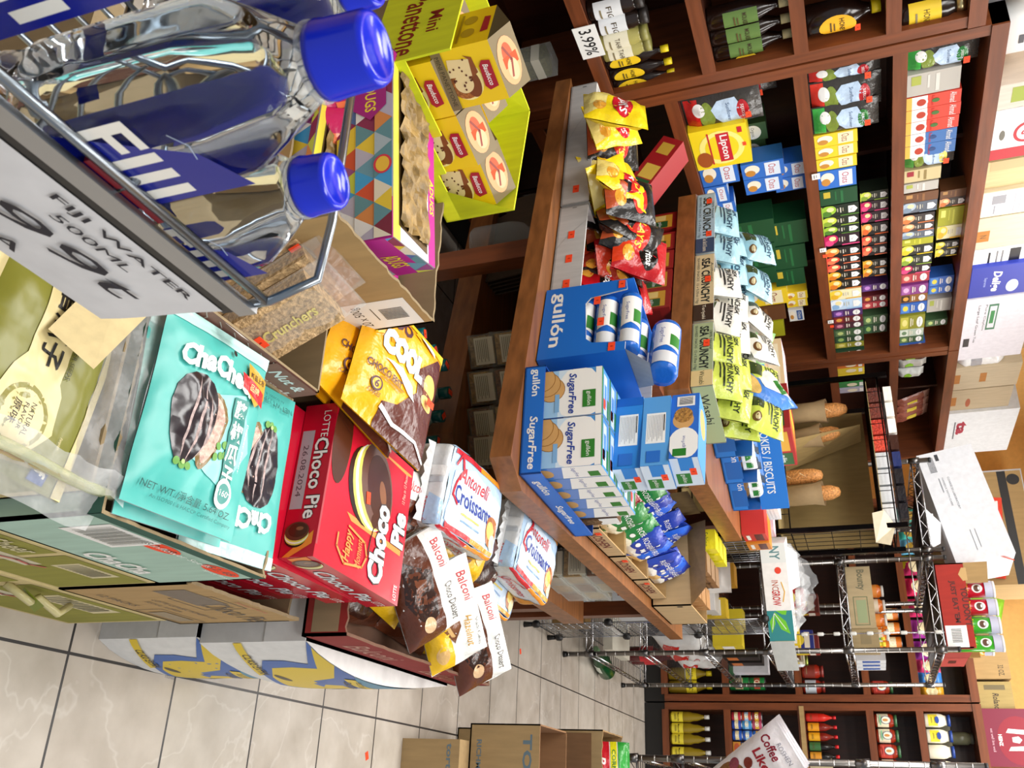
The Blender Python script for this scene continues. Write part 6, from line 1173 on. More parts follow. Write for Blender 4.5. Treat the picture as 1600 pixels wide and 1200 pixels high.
b.build('side_grid', t)
MB().box((bx0 + .02, by1 - .03, .4), (bx1 - .01, by1 - .024, 1.62), m('#8f7a4c', 'card')).build('cardboard_back', t)
for z in (.352, .752, 1.193, 1.643): MB().box((bx0 + .02, by0 + .012, z), (bx1 - .012, by1 - .035, z + .003), m('#a08a58', 'card')).build('cardboard_liner', t)
b = MB(); b.add([(bx0 + .28, by0 + .05, 1.2), (bx0 + .34, by0 + .32, 1.2), (bx0 + .2, by0 + .33, 1.6), (bx0 + .2, by0 + .1, 1.6)], [(0, 1, 2, 3), (3, 2, 1, 0)], m('#a9905c', 'card')); b.build('cardboard_divider', t)
# loaves
LOAF = m('#c98a4a', 'food'); PAPER = m('#b39a72', 'paper')
def loaf(x, y, z, rz_, label, L_=.3, lean=.25, bag=True):
    t = thing('bread_loaf', label, 'bread', (x, y, z), rz_, 'bread loaves in paper bags'); t.rotation_euler = (lean, 0, rz_)
    b = MB(); pr = [(.004, L_), (.02, L_ - .006), (.034, L_ - .04), (.037, L_ - .1), (.037, .03), (.02, 0)][::-1]; b.lathe(pr, LOAF, 14)
    for k in range(2): b.add([(-.012, -.0355, L_ - .1 - .07 * k), (.012, -.0355, L_ - .07 - .07 * k), (.016, -.0365, L_ - .065 - .07 * k), (-.008, -.0365, L_ - .1 - .07 * k)], [(0, 1, 2, 3)], m('#efd9a8'))
    b.build('loaf', t)
    if bag:
        c = MB(); c.lathe([(.03, -.002), (.047, .01), (.05, L_ * .55), (.054 + .006, L_ * .72)], PAPER, 10, cap=False); c.build('paper_bag', t)
loaf(-1.83, 4.38, 1.214, .3, 'bread loaf in a brown paper bag at the wall side of the bread rack', .34, .12); loaf(-1.70, 4.42, 1.214, -.2, 'bread loaf poking out of an open paper bag on the wall side', .3, .2)
loaf(-1.50, 4.38, 1.21, .1, 'bare golden bread loaf in the middle of the bread rack', .2, .15, False); loaf(-1.40, 4.36, 1.21, -.1, 'golden bread loaf in torn paper nearest the aisle', .27, .1)
# pastries packed on the rack's upper basket
for i in range(8):
    x = -1.85 + .082 * i; t = thing('pastry_pack', 'clear lidded pastry pack on the top of the bread rack, %s from the wall' % nth(i), 'pastry', (x, 4.4, 1.6475), 0, 'pastry packs')
    col = ['#5a2418', '#6a2a1c', '#b5301c', '#c9402a', '#c4c8cc', '#c4c8cc', '#c4c8cc', '#d2d4d6'][i]
    MB().box((-.036, -.12, 0), (.036, .12, .055), m(col, 'food' if i < 4 else 'foil')).build('pastry', t); MB().lathe([(.034, .056), (.033, .066), (.02, .069)], m('#d9dcdf', 'clear'), 14, (0, -.06)).build('lid', t)
    MB().box((-.034, -.124, .07), (.036, .1, .105), m(['#efeae0', '#efeae0', '#efeae0', '#3a2018', '#24305f', '#1b1b20', '#1b1b20', '#1b1b20'][i], 'foil')).build('wrapper', t)
b = MB(); b.add([(-.06, -.1, 0), (.08, -.12, 0), (.09, -.1, .06), (.0, -.09, .09), (-.07, -.1, .05)], [(0, 1, 2, 3, 4), (4, 3, 2, 1, 0)], m('#d9cfb4', 'paper')); o = b.build('torn_paper'); tag(o, 'torn brown paper hanging at the top corner of the bread rack', 'paper', None, (-1.2, 4.33, 1.6))

# ---- goods on the chrome rack beside the aisle
t = thing('snack_can_tray', 'red cardboard tray printed with bold lettering holding crisp cans, on the rack top', 'carton', (-.965, 4.975, 1.8605))
b = opencarton(.4, .3, .17, .006, m('#a83026', 'card'), CARD, {'F': [('p', [(.06, .9), (.2, .98), (.22, .7), (.14, .6), (.06, .7)], m('#c9a46a')), ('t', "YOU DON'T", .52, .68, .18, m('#4a1510'), {'w': .46, 'bold': .03}), ('t', "JUST EAT 'EM", .46, .4, .18, m('#4a1510'), {'w': .5, 'bold': .03}), ('r', .74, .06, .99, .6, WHITE)] + [('r', .78 + .018 * k, .2, .788 + .018 * k, .45, BLACK) for k in range(9)]}, (.04, .05, 0, 0)); b.build('tray_body', t)
b = MB(); b.add([(-.2, -.15, .13), (-.1, -.15, .13), (-.1, -.155, .225), (-.2, -.155, .235)], [(0, 1, 2, 3), (3, 2, 1, 0)], CARD); b.build('front_flap', t)
PR, PG, PO = m('#b5162a', 'gloss'), m('#3fa32c', 'gloss'), m('#e88a1c', 'gloss')
CANP = {}
def crisp(c, nm, x, y, label):
    if nm not in CANP:
        t = thing('crisp_can', label, 'chips', (x, y, 1.867), 0, 'tall crisp cans'); b = MB(); b.lathe([(.036, 0), (.0375, .003), (.0375, .235)], c, 20)
        fn = lambda xx, yy, e: Vector(((.0378 + e) * math.sin((xx - .5) * 2.6), -(.0378 + e) * math.cos((xx - .5) * 2.6), yy * .235))
        for k, (pts, fs, mt) in enumerate(art([('e', .5, .72, .22, .1, WHITE), ('e', .5, .715, .16, .06, m('#5a3218')), ('e', .5, .75, .08, .02, WHITE), ('t', 'Pringles', .5, .52, .08, m('#f2d82a'), {'w': .5, 'bold': .02}), ('t', 'Original', .5, .4, .05, WHITE, {'w': .4}), ('r', 0, .86, 1, 1, m('#c9cbe0'))], 1, 1)):
            v, f = refine(pts, fs, .15); b.add([fn(xx, yy, .0006 * (k + 1)) for xx, yy in v], f, mt, True)
        b.build('can_body', t); MB().lathe([(.039, .235), (.0395, .247), (.03, .248)], m('#e9e9ee'), 18).build('lid', t); CANP[nm] = t; return t
    return dup(CANP[nm], label, (x, y, 1.867))
for i, (nm, c) in enumerate([('red', PR), ('red', PR), ('green', PG), ('green', PG)]): crisp(c, nm, -1.045 + .084 * i, 4.885, '%s crisp can in the front row of the red tray, %s from the wall' % (nm, nth(i)))
for i, (nm, c) in enumerate([('red', PR), ('green', PG), ('green', PG), ('orange', PO)]): crisp(c, nm, -1.07 + .084 * i, 5.0, '%s crisp can in the rear row of the red tray, %s from the wall' % (nm, nth(i)))
o = opencarton(.3, .3, .12, .005, m('#b23a2e', 'card'), CARD, {'R': [('r', .3, .3, .6, .6, m('#5a1a14'))]}).build('snack_tray'); tag(o, 'second plain red cardboard tray farther back on the rack top', 'carton', None, (-.92, 5.3, 1.8595))
crisp(PO, 'orange', -.84, 5.3, 'orange crisp can alone in the rear red tray')
o = packmb(.34, .2, .205, CARD, {'F': [('t', '32 OZ.', .85, .75, .16, m('#5a4a30'), {'w': .2, 'bold': .02})], 'R': [('t', '32 OZ.', .4, .8, .1, m('#5a4a30'), {'w': .5, 'bold': .02})]}).build('carton'); tag(o, 'kraft carton stamped with ounces on the back shelf behind the crisp cans', 'carton', None, (-1.05, 6.86, 2.152))
P = at('y', 1570, 925, 5.2); o = bagmb(.16, .2, .05, m('#8fc22c', 'foil'), [('r', 0, 0, 1, .25, WHITE), ('e', .6, .7, .25, .16, m('#f2d9a0', 'foil'))], seed=91).build('snack_bag'); tag(o, 'lime green snack pouch leaning behind the red crisp cans', 'snack', None, (P.x, 5.18, 1.98), (-.3, .7, 0)); o.location = (P.x + .05, 5.24, 1.982); o.rotation_euler = (0, .3, 0)
o = packmb(.16, .12, .12, CARD, {}).build('carton'); tag(o, 'small kraft carton supporting the lime pouch on the rack top', 'carton', None, (P.x + .05, 5.26, 1.86))
# middle shelf: kraft carton and orange jars
o = packmb(.30, .22, .115, m('#a99672', 'card'), {'F': [('t', 'Bounty', .22, .55, .4, m('#6f6a52'), {'w': .34, 'bold': .03}), ('l', [(.5, .2), (.95, .2), (.95, .75), (.5, .75), (.5, .2)], .003, m('#5a6a4a')), ('r', .55, .3, .92, .7, m('#8f9a72'))]}).build('carton'); tag(o, 'kraft carton with green barcode print on the middle of the chrome rack', 'carton', None, (-1.015, 4.93, 1.4545)); 
o = packmb(.1, .2, .12, m('#a08c66', 'card'), {'F': [('r', .2, .3, .8, .7, m('#8a7a58'))]}).build('carton'); tag(o, 'small kraft carton at the aisle post of the middle rack shelf', 'carton', None, (-.82, 4.93, 1.4545))
ORJ = m('#d9701c', 'gloss')
for i in range(4):
    for k in range(2):
        t = jar('spread_jar', .034, .085, ORJ, m('#e9e6e0'), m('#e88f3c') if (i + k) % 2 else m('#e9d9c0')); t.location = (-1.1 + .074 * i, 5.1, 1.4545 + .0865 * k); tag(t, 'orange topped spread jar behind the kraft carton, %s from the wall, %s layer' % (nth(i), ('lower', 'upper')[k]), 'jar', 'orange jars'); t.rotation_euler.z = .2 * i
for i, (x, c, nm) in enumerate([(-.86, '#2f9a5a', 'green'), (-.83, '#e0d22a', 'yellow')]):
    t = bottle('squeeze_bottle', .028, .15, m(c, 'gloss'), m('#f2e03a'), None); tag(t, 'small %s squeeze bottle at the aisle side of the middle rack shelf' % nm, 'bottle', None, (x + .01 * i, 5.08 - .06 * i, 1.4545))
for i in range(3):
    o = packmb(.11, .05, .15, m('#e9ecef'), {'R': [('r', .1, .2, .9, .5, m('#2f5fae')), ('e', .5, .6, .3, .16, m('#c22a3c')), ('r', .1, .8, .7, .9, m('#2f5fae'))], 'F': [('r', .2, .2, .8, .8, m('#2f5fae'))]}).build('snack_box'); tag(o, 'white, red and blue snack carton on the rear of the middle rack shelf, %s along' % nth(i), 'box', 'white snack cartons', (-.83, 5.5 + .13 * i, 1.4545), (0, 0, PI / 2))
# shelf at 1.075: yellow packs, blue box, jars
for i, (x, y, w_, d, h, c, nm) in enumerate([(-.86, 5.0, .1, .08, .12, '#e3c21c', 'yellow biscuit packet'), (-.86, 5.12, .1, .05, .18, '#20308f', 'dark blue upright box'), (-.86, 5.24, .1, .09, .2, '#8f2a22', 'red box with yellow badge'), (-.86, 5.4, .1, .1, .09, '#6a4a2c', 'brown chestnut packet'), (-.86, 5.55, .1, .1, .1, '#c9c2a4', 'pale fig packet'), (-1.05, 5.0, .1, .09, .16, '#b5251f', 'red and white packet'), (-1.06, 5.2, .1, .09, .22, '#7a2a1c', 'dark red box')]):
    o = packmb(w_, d, h, m(c), {'F': [('e', .5, .5, .35, .25, m('#e9d23a')), ('r', .1, .75, .9, .9, m('#f2ece0'))], 'R': [('e', .5, .5, .35, .25, m('#e9d23a')), ('r', .1, .75, .9, .9, m('#f2ece0'))]}).build('grocery_box'); tag(o, '%s on the chest high shelf of the chrome rack' % nm, 'box', None, (x, y, 1.0785))
t = jar('pickle_jar', .038, .11, m('#e9ecf0', 'gloss'), m('#8f9a4a', 'metal'), m('#d9dfe8')); tag(t, 'white tin with blue badge at the far side of the chest high rack shelf', 'jar', None, (-.85, 5.72, 1.0785))
# shelf at .76: black boxes and the slanted sacks below
for i in range(3):
    o = packmb(.12, .05, .19, m('#17130f'), {'R': [('p', [(.1, .1), (.5, .25), (.9, .15), (.8, .4), (.4, .42)], m('#c9702c')), ('e', .6, .7, .34, .2, m('#e9e6d6')), ('e', .6, .7, .3, .17, m('#17130f')), ('t', '4C', .6, .7, .16, WHITE, {'w': .3})], 'F': [('r', .1, .1, .9, .4, m('#c9702c'))]}).build('grocery_box') if i < 2 else packmb(.1, .1, .2, m('#d9d9de', 'foil'), {}).build('grocery_bag'); tag(o, ('black breadcrumb box with round badge, %s on the low rack shelf' % nth(i)) if i < 2 else 'white foil pack behind the black boxes', 'box', None, (-.83, 5.35 + .2 * i, .7635), (0, 0, PI / 2 if i < 2 else 0))
for i, (x, y) in enumerate([(-.86, 5.0), (-.97, 5.1)]):
    o = packmb(.1, .1, .15, m('#d9c22a'), {'R': [('r', .1, .3, .9, .7, WHITE)]}).build('grocery_box'); tag(o, 'yellow grocery box near the front post of the low rack shelf, %s' % ('aisle side', 'wall side')[i], 'box', 'yellow boxes on the low rack shelf', (x, y, .7635))
def sack(loc, rot, w_, h_, ops, label, sd): return tag(bagmb(w_, h_, .13, m('#d3d2d0', 'foil'), ops, seed=sd, wr=.012, nx=14, ny=16).build('flour_sack'), label, 'flour', 'white sacks on the rack', loc, rot)
for i in range(3): sack((-.86, 5.02 + .28 * i, .4535), (0, 0, PI / 2 + .1 * i), .24, .27, [('p', [(.1, .2), (.5, .1), (.6, .4), (.2, .5)], m('#b5261f', 'foil')), ('t', 'FLOUR', .55, .7, .12, m('#b5261f'), {'w': .5, 'rot': 20})], 'slumped white sack with red print on the low rack, %s along the aisle' % nth(i), 60 + i)
o = packmb(.32, .4, .05, m('#d2cdbd', 'paper'), {}).build('carton'); tag(o, 'flattened pale carton on the lowest rack shelf', 'carton', None, (-.97, 5.2, 0.1635))
t = bottle('soda_bottle', .05, .33, m('#0f4a24', 'gloss'), m('#9fd09a'), m('#e9f0e2'), 'Soda', lz=(.3, .55), lx=3); tag(t, 'green soda bottle lying on the floor with its pale cap towards the aisle', 'bottle', None, (-.66, 5.12, .052), (PI / 2 - .05, 0, -.25)); t.location = (-.76, 5.5, .052)
for i in range(2):
    t = bottle('soda_bottle', .045, .27, m('#5a1014', 'gloss'), m('#b5202a'), m('#c9202a'), None, lz=(.3, .6), lx=3); tag(t, 'dark red soda bottle standing on the lowest rack shelf, %s one' % ('nearer', 'farther')[i], 'bottle', 'dark soda bottles on the rack', (-.87, 5.55 + .12 * i, 0.1635))
# water jug on the floor past the island
t = thing('water_jug', 'large blue clear water jug on the floor past the island end', 'jug', (-.98, 3.94, .0015))
MB().lathe([(.11, 0), (.125, .012), (.125, .24), (.11, .29), (.05, .34), (.03, .35), (.03, .39)], m('#9fbccd', 'clear'), 24).build('body', t); MB().lathe([(.126, .1), (.126, .2)], m('#7fb0d8'), 24, cap=False).build('label_band', t); MB().lathe([(.034, .37), (.034, .4), (.02, .401)], m('#1c1c1e'), 16).build('cap', t)

# ---- far rack at the right edge: nut bags, cloth
for i in range(4):
    P = at('y', 1228 + 19 * i, 1192 - 7 * i, 3.7 - .05 * i)
    t = thing('nut_candy_bag', 'white bag of chocolate nut candies, %s in the leaning row' % nth(i), 'candy', (-.085 + .012 * i, 3.82 - .072 * i, .95), .3, 'white nut candy bags'); t.rotation_euler = (.5, -.5, -.25)
    bagmb(.2, .36, .06, m('#f0eef2', 'foil'), [('t', 'Coffee', .38, .84, .09, m('#8f1230'), {'w': .5, 'bold': .02, 'shear': .2}), ('t', 'Likes', .5, .7, .1, m('#a8142c'), {'w': .56, 'bold': .03, 'shear': .2}), ('e', .35, .56, .1, .05, m('#7a2418', 'foil')), ('e', .5, .3, .42, .2, m('#8a5a2c', 'food')), ('e', .2, .42, .1, .06, m('#8a3a4a', 'foil')), ('e', .4, .36, .1, .05, m('#c9902c', 'foil')), ('e', .62, .26, .1, .05, m('#b57a2c', 'foil')), ('t', 'ROSHEN', .6, .92, .04, m('#8f8f9a'), {'w': .4})], seed=50 + i).build('bag_body', t)
for i in range(5):
    o = bagmb(.13, .14, .08, m(['#c9202a', '#3a5a2a', '#e3c02a', '#c9302a', '#d9cfa8'][i], 'foil'), [('r', .1, .4, .9, .7, m(['#e9e0d0', '#e3c02a', '#c9202a', '#f0e6c8', '#8f7a4a'][i], 'foil'))], seed=70 + i).build('snack_bag'); tag(o, '%s snack bag on the low shelf of the right edge rack' % ['red', 'dark green', 'yellow', 'scarlet', 'cream'][i], 'snack', None, (-.1 + .0 * i, 3.95 + .17 * i, .626), (0, 0, .2))
for i in range(4):
    o = packmb(.1, .1, .12, m('#d9cfaa'), {'F': [('r', .1, .3, .9, .7, m('#8f7a4a'))]}).build('grocery_box'); tag(o, 'cream grocery box on the right edge rack, %s from its near post' % nth(i), 'box', 'cream boxes on the right rack', (-.1, 4.0 + .13 * i, .806))
o = MB().box((-.12, -.1, 0), (.12, .1, .025), m('#dcd8cc', 'matte')).build('folded_cloth'); tag(o, 'folded pale cloth on the higher shelf of the right edge rack', 'cloth', None, (-.05, 3.93, 1.4745))
o = MB().box((-.1, -.1, 0), (.1, .1, .04), m('#c22a4a', 'foil')).build('snack_pack'); tag(o, 'pink snack packet on the higher shelf of the right edge rack', 'snack', None, (-.06, 4.2, 1.4745))
o = bagmb(.22, .16, .08, m('#bcd2e6', 'foil'), [], seed=88).build('snack_bag'); tag(o, 'pale blue bag on the top shelf of the right edge rack', 'snack', None, (-.06, 3.95, 1.73), (0, .3, .3))

# ---- tortilla cartons on the floor
CD2 = m('#a58a60', 'card'); LT = m('#5f7480')
o = packmb(.42, .36, .211, CD2, {'F': [('t', 'tortillas azteca.com', .48, .83, .1, LT, {'w': .9, 'bold': .02})]}).build('tortilla_carton', bevel=.004); tag(o, 'kraft carton with a web address, lowest in front of the tortilla stack', 'carton', 'tortilla cartons', (.007, 3.17, .0005), (0, 0, .01))
t = thing('tortilla_carton', 'open kraft carton with blue tortilla lettering, upper one', 'carton', (-.024, 3.22, .2125), 0, 'tortilla cartons')
opencarton(.47, .3, .25, .005, CD2, m('#8f6a48', 'card'), {'F': [('t', 'TORTILLA', .45, .83, .13, LT, {'w': .76, 'bold': .03}), ('t', 'RICHMOND HILL', .36, .14, .07, LT, {'w': .5, 'bold': .02}), ('t', '718-641', .5, .05, .06, LT, {'w': .26, 'bold': .02}), ('e', .62, .24, .06, .09, LT), ('e', .62, .24, .045, .07, CD2)]}).build('carton_body', t)
b = MB(); b.add([(-.233, .15, .25), (.233, .15, .25), (.233, .158, .34), (-.233, .158, .34)], [(0, 1, 2, 3), (3, 2, 1, 0)], m('#94704e', 'card')); b.build('back_flap', t)
t = thing('flour_carton', 'open kraft carton behind, with a corn flour bag inside', 'carton', (.005, 3.62, .0005)); t.location = (-.055, 3.6, .0005)
opencarton(.44, .3, .575, .005, m('#a88e64', 'card'), m('#9a7c52', 'card'), {}, (0, 0, 0, 0), .006).build('carton_body', t)
o = packmb(.4, .24, .44, CARDG, {}).build('carton'); tag(o, 'closed kraft carton lifted inside the open flour carton', 'carton', None, (-.055, 3.6, .0065))
o = bagmb(.24, .2, .09, m('#f0efe6', 'foil'), [('r', 0, .2, 1, .32, m('#d9d21c', 'foil')), ('r', 0, .34, 1, .62, m('#c21a2a', 'foil')), ('r', 0, .64, 1, .76, m('#d9d21c', 'foil')), ('r', 0, .78, 1, 1, m('#2f9a3a', 'foil')), ('t', 'Real', .4, .48, .14, WHITE, {'w': .4, 'shear': .2, 'bold': .02}), ('t', 'CORN FLOUR', .45, .7, .07, m('#2f7a2a'), {'w': .7, 'bold': .02}), ('t', 'TORTILLA', .45, .26, .07, m('#2f7a2a'), {'w': .7, 'bold': .02})], seed=33).build('flour_bag'); tag(o, 'white, red and green corn flour bag in the open carton', 'flour', None, (-.12, 3.54, .4475), (-.3, 0, .05))
for i, (px, py) in enumerate(((573, 1181), (813, 1018))):
    P = at('z', px, py, .0); o = MB().box((-.012, -.009, 0), (.012, .009, .0008), ORANGE).build('price_sticker'); tag(o, ('orange price sticker stuck on the floor tiles near the cartons', 'orange price sticker on the floor farther along the aisle')[i], 'sticker', None, (P.x, P.y, .0003), (0, 0, .4))
P = at('z', 265, 1053, 0); b = MB(); b.add([(-.01, -.015, 0), (.01, -.015, 0), (.012, .015, .003), (-.008, .015, .001)], [(0, 1, 2, 3), (3, 2, 1, 0)], m('#b9b7b2', 'film')); o = b.build('plastic_scrap'); tag(o, 'small clear plastic scrap on the floor beside the banana boxes', 'litter', None, (P.x, P.y, .001))

# ---------------------------------------------------------------- goods on the back wall shelving
def bspot(o, x, z, label, cat=None, group=None, dy=.0):
    o.location = (x, YB + .06 + dy, z); o['label'] = label
    if cat: o['category'] = cat
    if group: o['group'] = group
    return o
OIL = m('#8a741a', 'gloss')
for i, x in enumerate((-.63, -.555, -.485, -.40)):
    bspot(bottle('oil_bottle', .036, .27, OIL, m('#e9e9e4'), m('#e3d23a'), 'Mazola', lz=(.05, .34), lx=2.4, shape=[(.9, 0), (1, .02), (1, .5), (.75, .6), (.72, .7), (.4, .82), (.34, .88)]), x, .1755, 'corn oil bottle with white cap on the lowest back shelf, %s from the divider' % nth(i), 'bottle', 'corn oil bottles')
for i, x in enumerate((-.83, -.92)):
    bspot(bottle('oil_bottle', .045, .3, m('#86701a', 'gloss'), m('#e9d21c'), m('#e3cf2a'), 'OIL', lz=(.42, .66), lx=2.4), x, .1755, 'large cooking oil bottle with yellow cap left of the divider, %s one' % ('nearest', 'farther')[i], 'bottle', 'large oil bottles')
def can(c, lab_c, r, h, nm='food_can', txt=''):
    t = thing(nm, '', 'can'); b = MB(); b.lathe([(r * .97, 0), (r, .003), (r, h - .003), (r * .97, h)], m(c), 18)
    for k, (pts, fs, mt) in enumerate(art([('r', .1, .3, .9, .7, m(lab_c)), ('e', .5, .5, .2, .2, m('#f0e6c8'))] + ([('t', txt, .5, .5, .2, BLACK, {'w': .6, 'bold': .03})] if txt else []), 1, 1)):
        v, f = refine(pts, fs, .2); b.add([Vector(((r + .0006 * (k + 1)) * math.sin((x - .5) * 2.6), -(r + .0006 * (k + 1)) * math.cos((x - .5) * 2.6), y * h)) for x, y in v], f, mt, True)
    b.build('can_body', t); MB().lathe([(r * .99, h), (r * .99, h + .004), (r * .9, h + .0045)], STEEL, 18).build('can_lid', t); return t
for i, (x, cs) in enumerate([(-.635, ('#b5283a', '#b5402a', '#8a2a30')), (-.585, ('#2a4aa8', '#3a8ac4', '#b54a6a')), (-.515, ('#2a5ab5', '#2a5ab5', '#2a6ac4'))]):
    for k, c in enumerate(cs): bspot(can(c, ('#e3d29a', '#9ac4e3', '#d9b03a')[k], .033, .062), x, .6005 + .068 * k, 'small canned food tin, %s layer, %s stack from the divider' % (nth(k), nth(i)), 'can', 'small stacked tins')
for k in range(2):
    t = thing('meat_tin', 'blue and yellow canned meat tin, %s of the right hand stack' % nth(k), 'can'); b = packmb(.075, .05, .085, m('#c9862c'), {'F': [('r', 0, .6, 1, 1, m('#1d2a5a')), ('t', 'SPAM', .5, .8, .24, m('#f2d82a'), {'w': .8, 'bold': .05}), ('e', .5, .3, .4, .22, m('#b5522c'))]}); b.build('tin_body', t); MB().box((-.036, -.024, .0855), (.036, .024, .088), STEEL).build('tin_lid', t)
    bspot(t, -.435, .6005 + .0895 * k, t['label'], 'can', 'canned meat tins')
for i in range(2): bspot(can('#1f7a3a', '#c9b58a', .043, .13, txt=''), -.85 - .1 * i, .6005 + 0 * i, 'green coffee can left of the divider on the second back shelf, %s one' % ('nearest', 'farther')[i], 'can', 'green cans')
bspot(can('#1f7a3a', '#b5523a', .043, .1), -.85, .6005 + .136, 'green can stacked on another, left of the divider', 'can')
SAU = [('#c9281c', 'sauce bottle with bright red label', '#c22a1c'), ('#7a2014', 'hot sauce bottle with amber label', '#e39a1c'), ('#7a2014', 'second hot sauce bottle with amber label', '#e3a41c'), ('#17120f', 'dark soy sauce bottle with green label', '#3a6a3a'), ('#17120f', 'dark sauce bottle with orange label', '#d9922c')]
for i, (c, nm, lc) in enumerate(SAU): bspot(bottle('sauce_bottle', .027, .19, m(c, 'gloss'), m('#c9161c'), m(lc), None, lz=(.05, .42), lx=2.6), -.635 + .06 * i, 1.0855, '%s on the third back shelf' % nm, 'bottle')
o = MB().box((-.2, -.006, 0), (.2, 0, .03), m('#a88a5a', 'card')).build('shelf_strip'); tag(o, 'raw wood strip along the edge below the red capped sauces', 'trim', None, (-.5, YB - .001, 1.05))
o = packmb(.12, .1, .14, m('#b5a98a', 'card'), {}).build('carton'); tag(o, 'beige carton at the right end of the sauce shelf', 'carton', None, (-.33, YB + .1, 1.0855))
TOM = m('#8f2a14', 'gloss')
def sauce_jar(x, z, i, lbl):
    t = jar('sauce_jar', .043, .135, TOM, m('#2f5a34'), m('#e9e2c4') if i != 2 else m('#c9463a'), neck=.82); b = MB(); 
    b.flat((-.03, -.0438 - .004, .03), (1, 0, 0), (0, 0, 1), (0, -1, 0), [('e', .5, .55, .42, .42, m('#3f5a7a')), ('e', .5, .55, .36, .37, m('#f0ead2')), ('e', .5, .5, .14, .24, m('#c98a4a')), ('r', 0, 0, 1, .12, (m('#c9463a') if i == 2 else m('#7ab58a')))], .06, .07, .0008); b.build('label', t)
    return bspot(t, x, z, lbl, 'jar', 'tomato sauce jars')
for i, x in enumerate((-.62, -.527, -.434, -.343)): sauce_jar(x, 1.5135, i, 'tomato sauce jar with oval portrait label, %s to the right of the divider' % nth(i))
sauce_jar(-.825, 1.5135, 2, 'tomato sauce jar with red label left of the divider')
for i, (x, c) in enumerate([(-.83, '#c9d2da'), (-.93, '#7a2a1c')]): bspot(jar('salsa_jar', .045, .14, m('#8f2414', 'gloss'), m('#7a241c'), m(c)), x, 1.0855, 'red salsa jar with %s label left of the divider' % ('white', 'rust')[i], 'jar')
MAY = m('#efe9d2', 'gloss')
for i, x in enumerate((-.625, -.53, -.438, -.343)):
    t = bottle('mayonnaise_jar', .043, .15 if i < 3 else .17, MAY, m('#1f3f8a'), m('#e9d83a') if i != 2 else None, '', lz=(.14, .5), lx=1.8, shape=[(.92, 0), (1, .03), (1, .55), (.9, .68), (.72, .78), (.7, .86)], fy=.85)
    if i != 2:
        b = MB(); b.flat((-.022, -.0385, .06), (1, 0, 0), (0, 0, 1), (0, -1, 0), [('e', .5, .5, .5, .5, m('#23479a'))], .044, .024, .002); b.build('badge', t)
    bspot(t, x, 1.8135, 'white mayonnaise jar with dark blue cap, %s to the right of the divider' % nth(i), 'jar', 'mayonnaise jars')
bspot(jar('mayonnaise_jar', .04, .13, m('#8a8a6a', 'gloss'), m('#6a6a5a'), None), -.53, 1.9645, 'dim jar stacked at the back above the mayonnaise', 'jar', None, .14)
o = packmb(.2, .12, .15, m('#5f5a44'), {}).build('carton'); tag(o, 'dull carton behind the mayonnaise jars', 'carton', None, (-.53, YB + .2, 1.8135))
for i, (x, c) in enumerate([(-.8, '#d9a02a'), (-.88, '#3a7ac4'), (-.96, '#c93a6a')]):
    o = bagmb(.09, .14, .06, m(c, 'foil'), [('e', .5, .5, .35, .25, m('#e9d9a8', 'foil'))], seed=100 + i).build('snack_bag'); tag(o, '%s snack bag on the highest back shelf left of the divider' % ('golden', 'blue', 'pink')[i], 'snack', None, (x, YB + .07, 1.8135))
for i in range(5):
    x = -1.06 - .14 * i; c = ['#8a2a8a', '#a83a9a', '#d9306a', '#d92a5a', '#b5245a'][i]
    o = bagmb(.12, .19, .06, m(c, 'foil'), [('e', .5, .4, .36, .22, m('#e9d9b0', 'foil')), ('r', .1, .75, .9, .9, WHITE)], seed=110 + i).build('snack_bag'); tag(o, '%s snack bag on the highest back shelf, %s left of the chrome rack post' % (('purple', 'violet', 'rose', 'pink', 'magenta')[i], nth(i)), 'snack', 'purple and pink bags', (x, YB + .07, 1.8135))
for i, (x, c, nm) in enumerate([(-1.98, '#3aa89a', 'teal'), (-1.86, '#3aa89a', 'teal'), (-1.76, '#6ab5d9', 'light blue'), (-1.64, '#e3cf2a', 'yellow')]):
    o = bagmb(.11, .17, .05, m(c, 'foil'), [('e', .55, .5, .3, .3, m('#b5943a', 'foil'))], seed=120 + i).build('snack_bag'); tag(o, '%s snack bag on the back shelf above the bread rack, %s from corner' % (nm, nth(i)), 'snack', 'bags above the bread rack', (x, YB + .07, 1.8135))
for i in range(2):
    o = packmb(.09, .05, .13, m('#23388a'), {'F': [('r', .2, .4, .8, .85, WHITE)] + [('r', .25 + .08 * k, .5, .29 + .08 * k, .75, BLACK) for k in range(6)]}).build('grocery_box'); tag(o, 'navy box with barcode on the back shelf above the pastry packs, %s' % ('left one', 'right one')[i], 'box', 'navy barcode boxes', (-1.96 + .1 * i, YB + .05, 1.5135))
for i in range(3):
    for k in range(2): bspot(can('#d9741c', '#f0dcb0', .042, .11), -1.25 + .095 * i - .05, 1.5135 + .1155 * k, 'orange canister seen through the rack, %s layer, %s from the left' % (('lower', 'upper')[k], nth(i)), 'can', 'orange canisters')
o = packmb(.2, .2, .2, m('#a8925c', 'card'), {'F': [('t', 'Roland', .6, .5, .18, m('#3a2a1c'), {'w': .5, 'bold': .02, 'shear': .2}), ('r', .1, .2, .25, .8, m('#6f6242'))]}).build('carton'); tag(o, 'kraft carton with script lettering on top of the back shelf', 'carton', None, (-.765, YB + .18, 2.152)); 
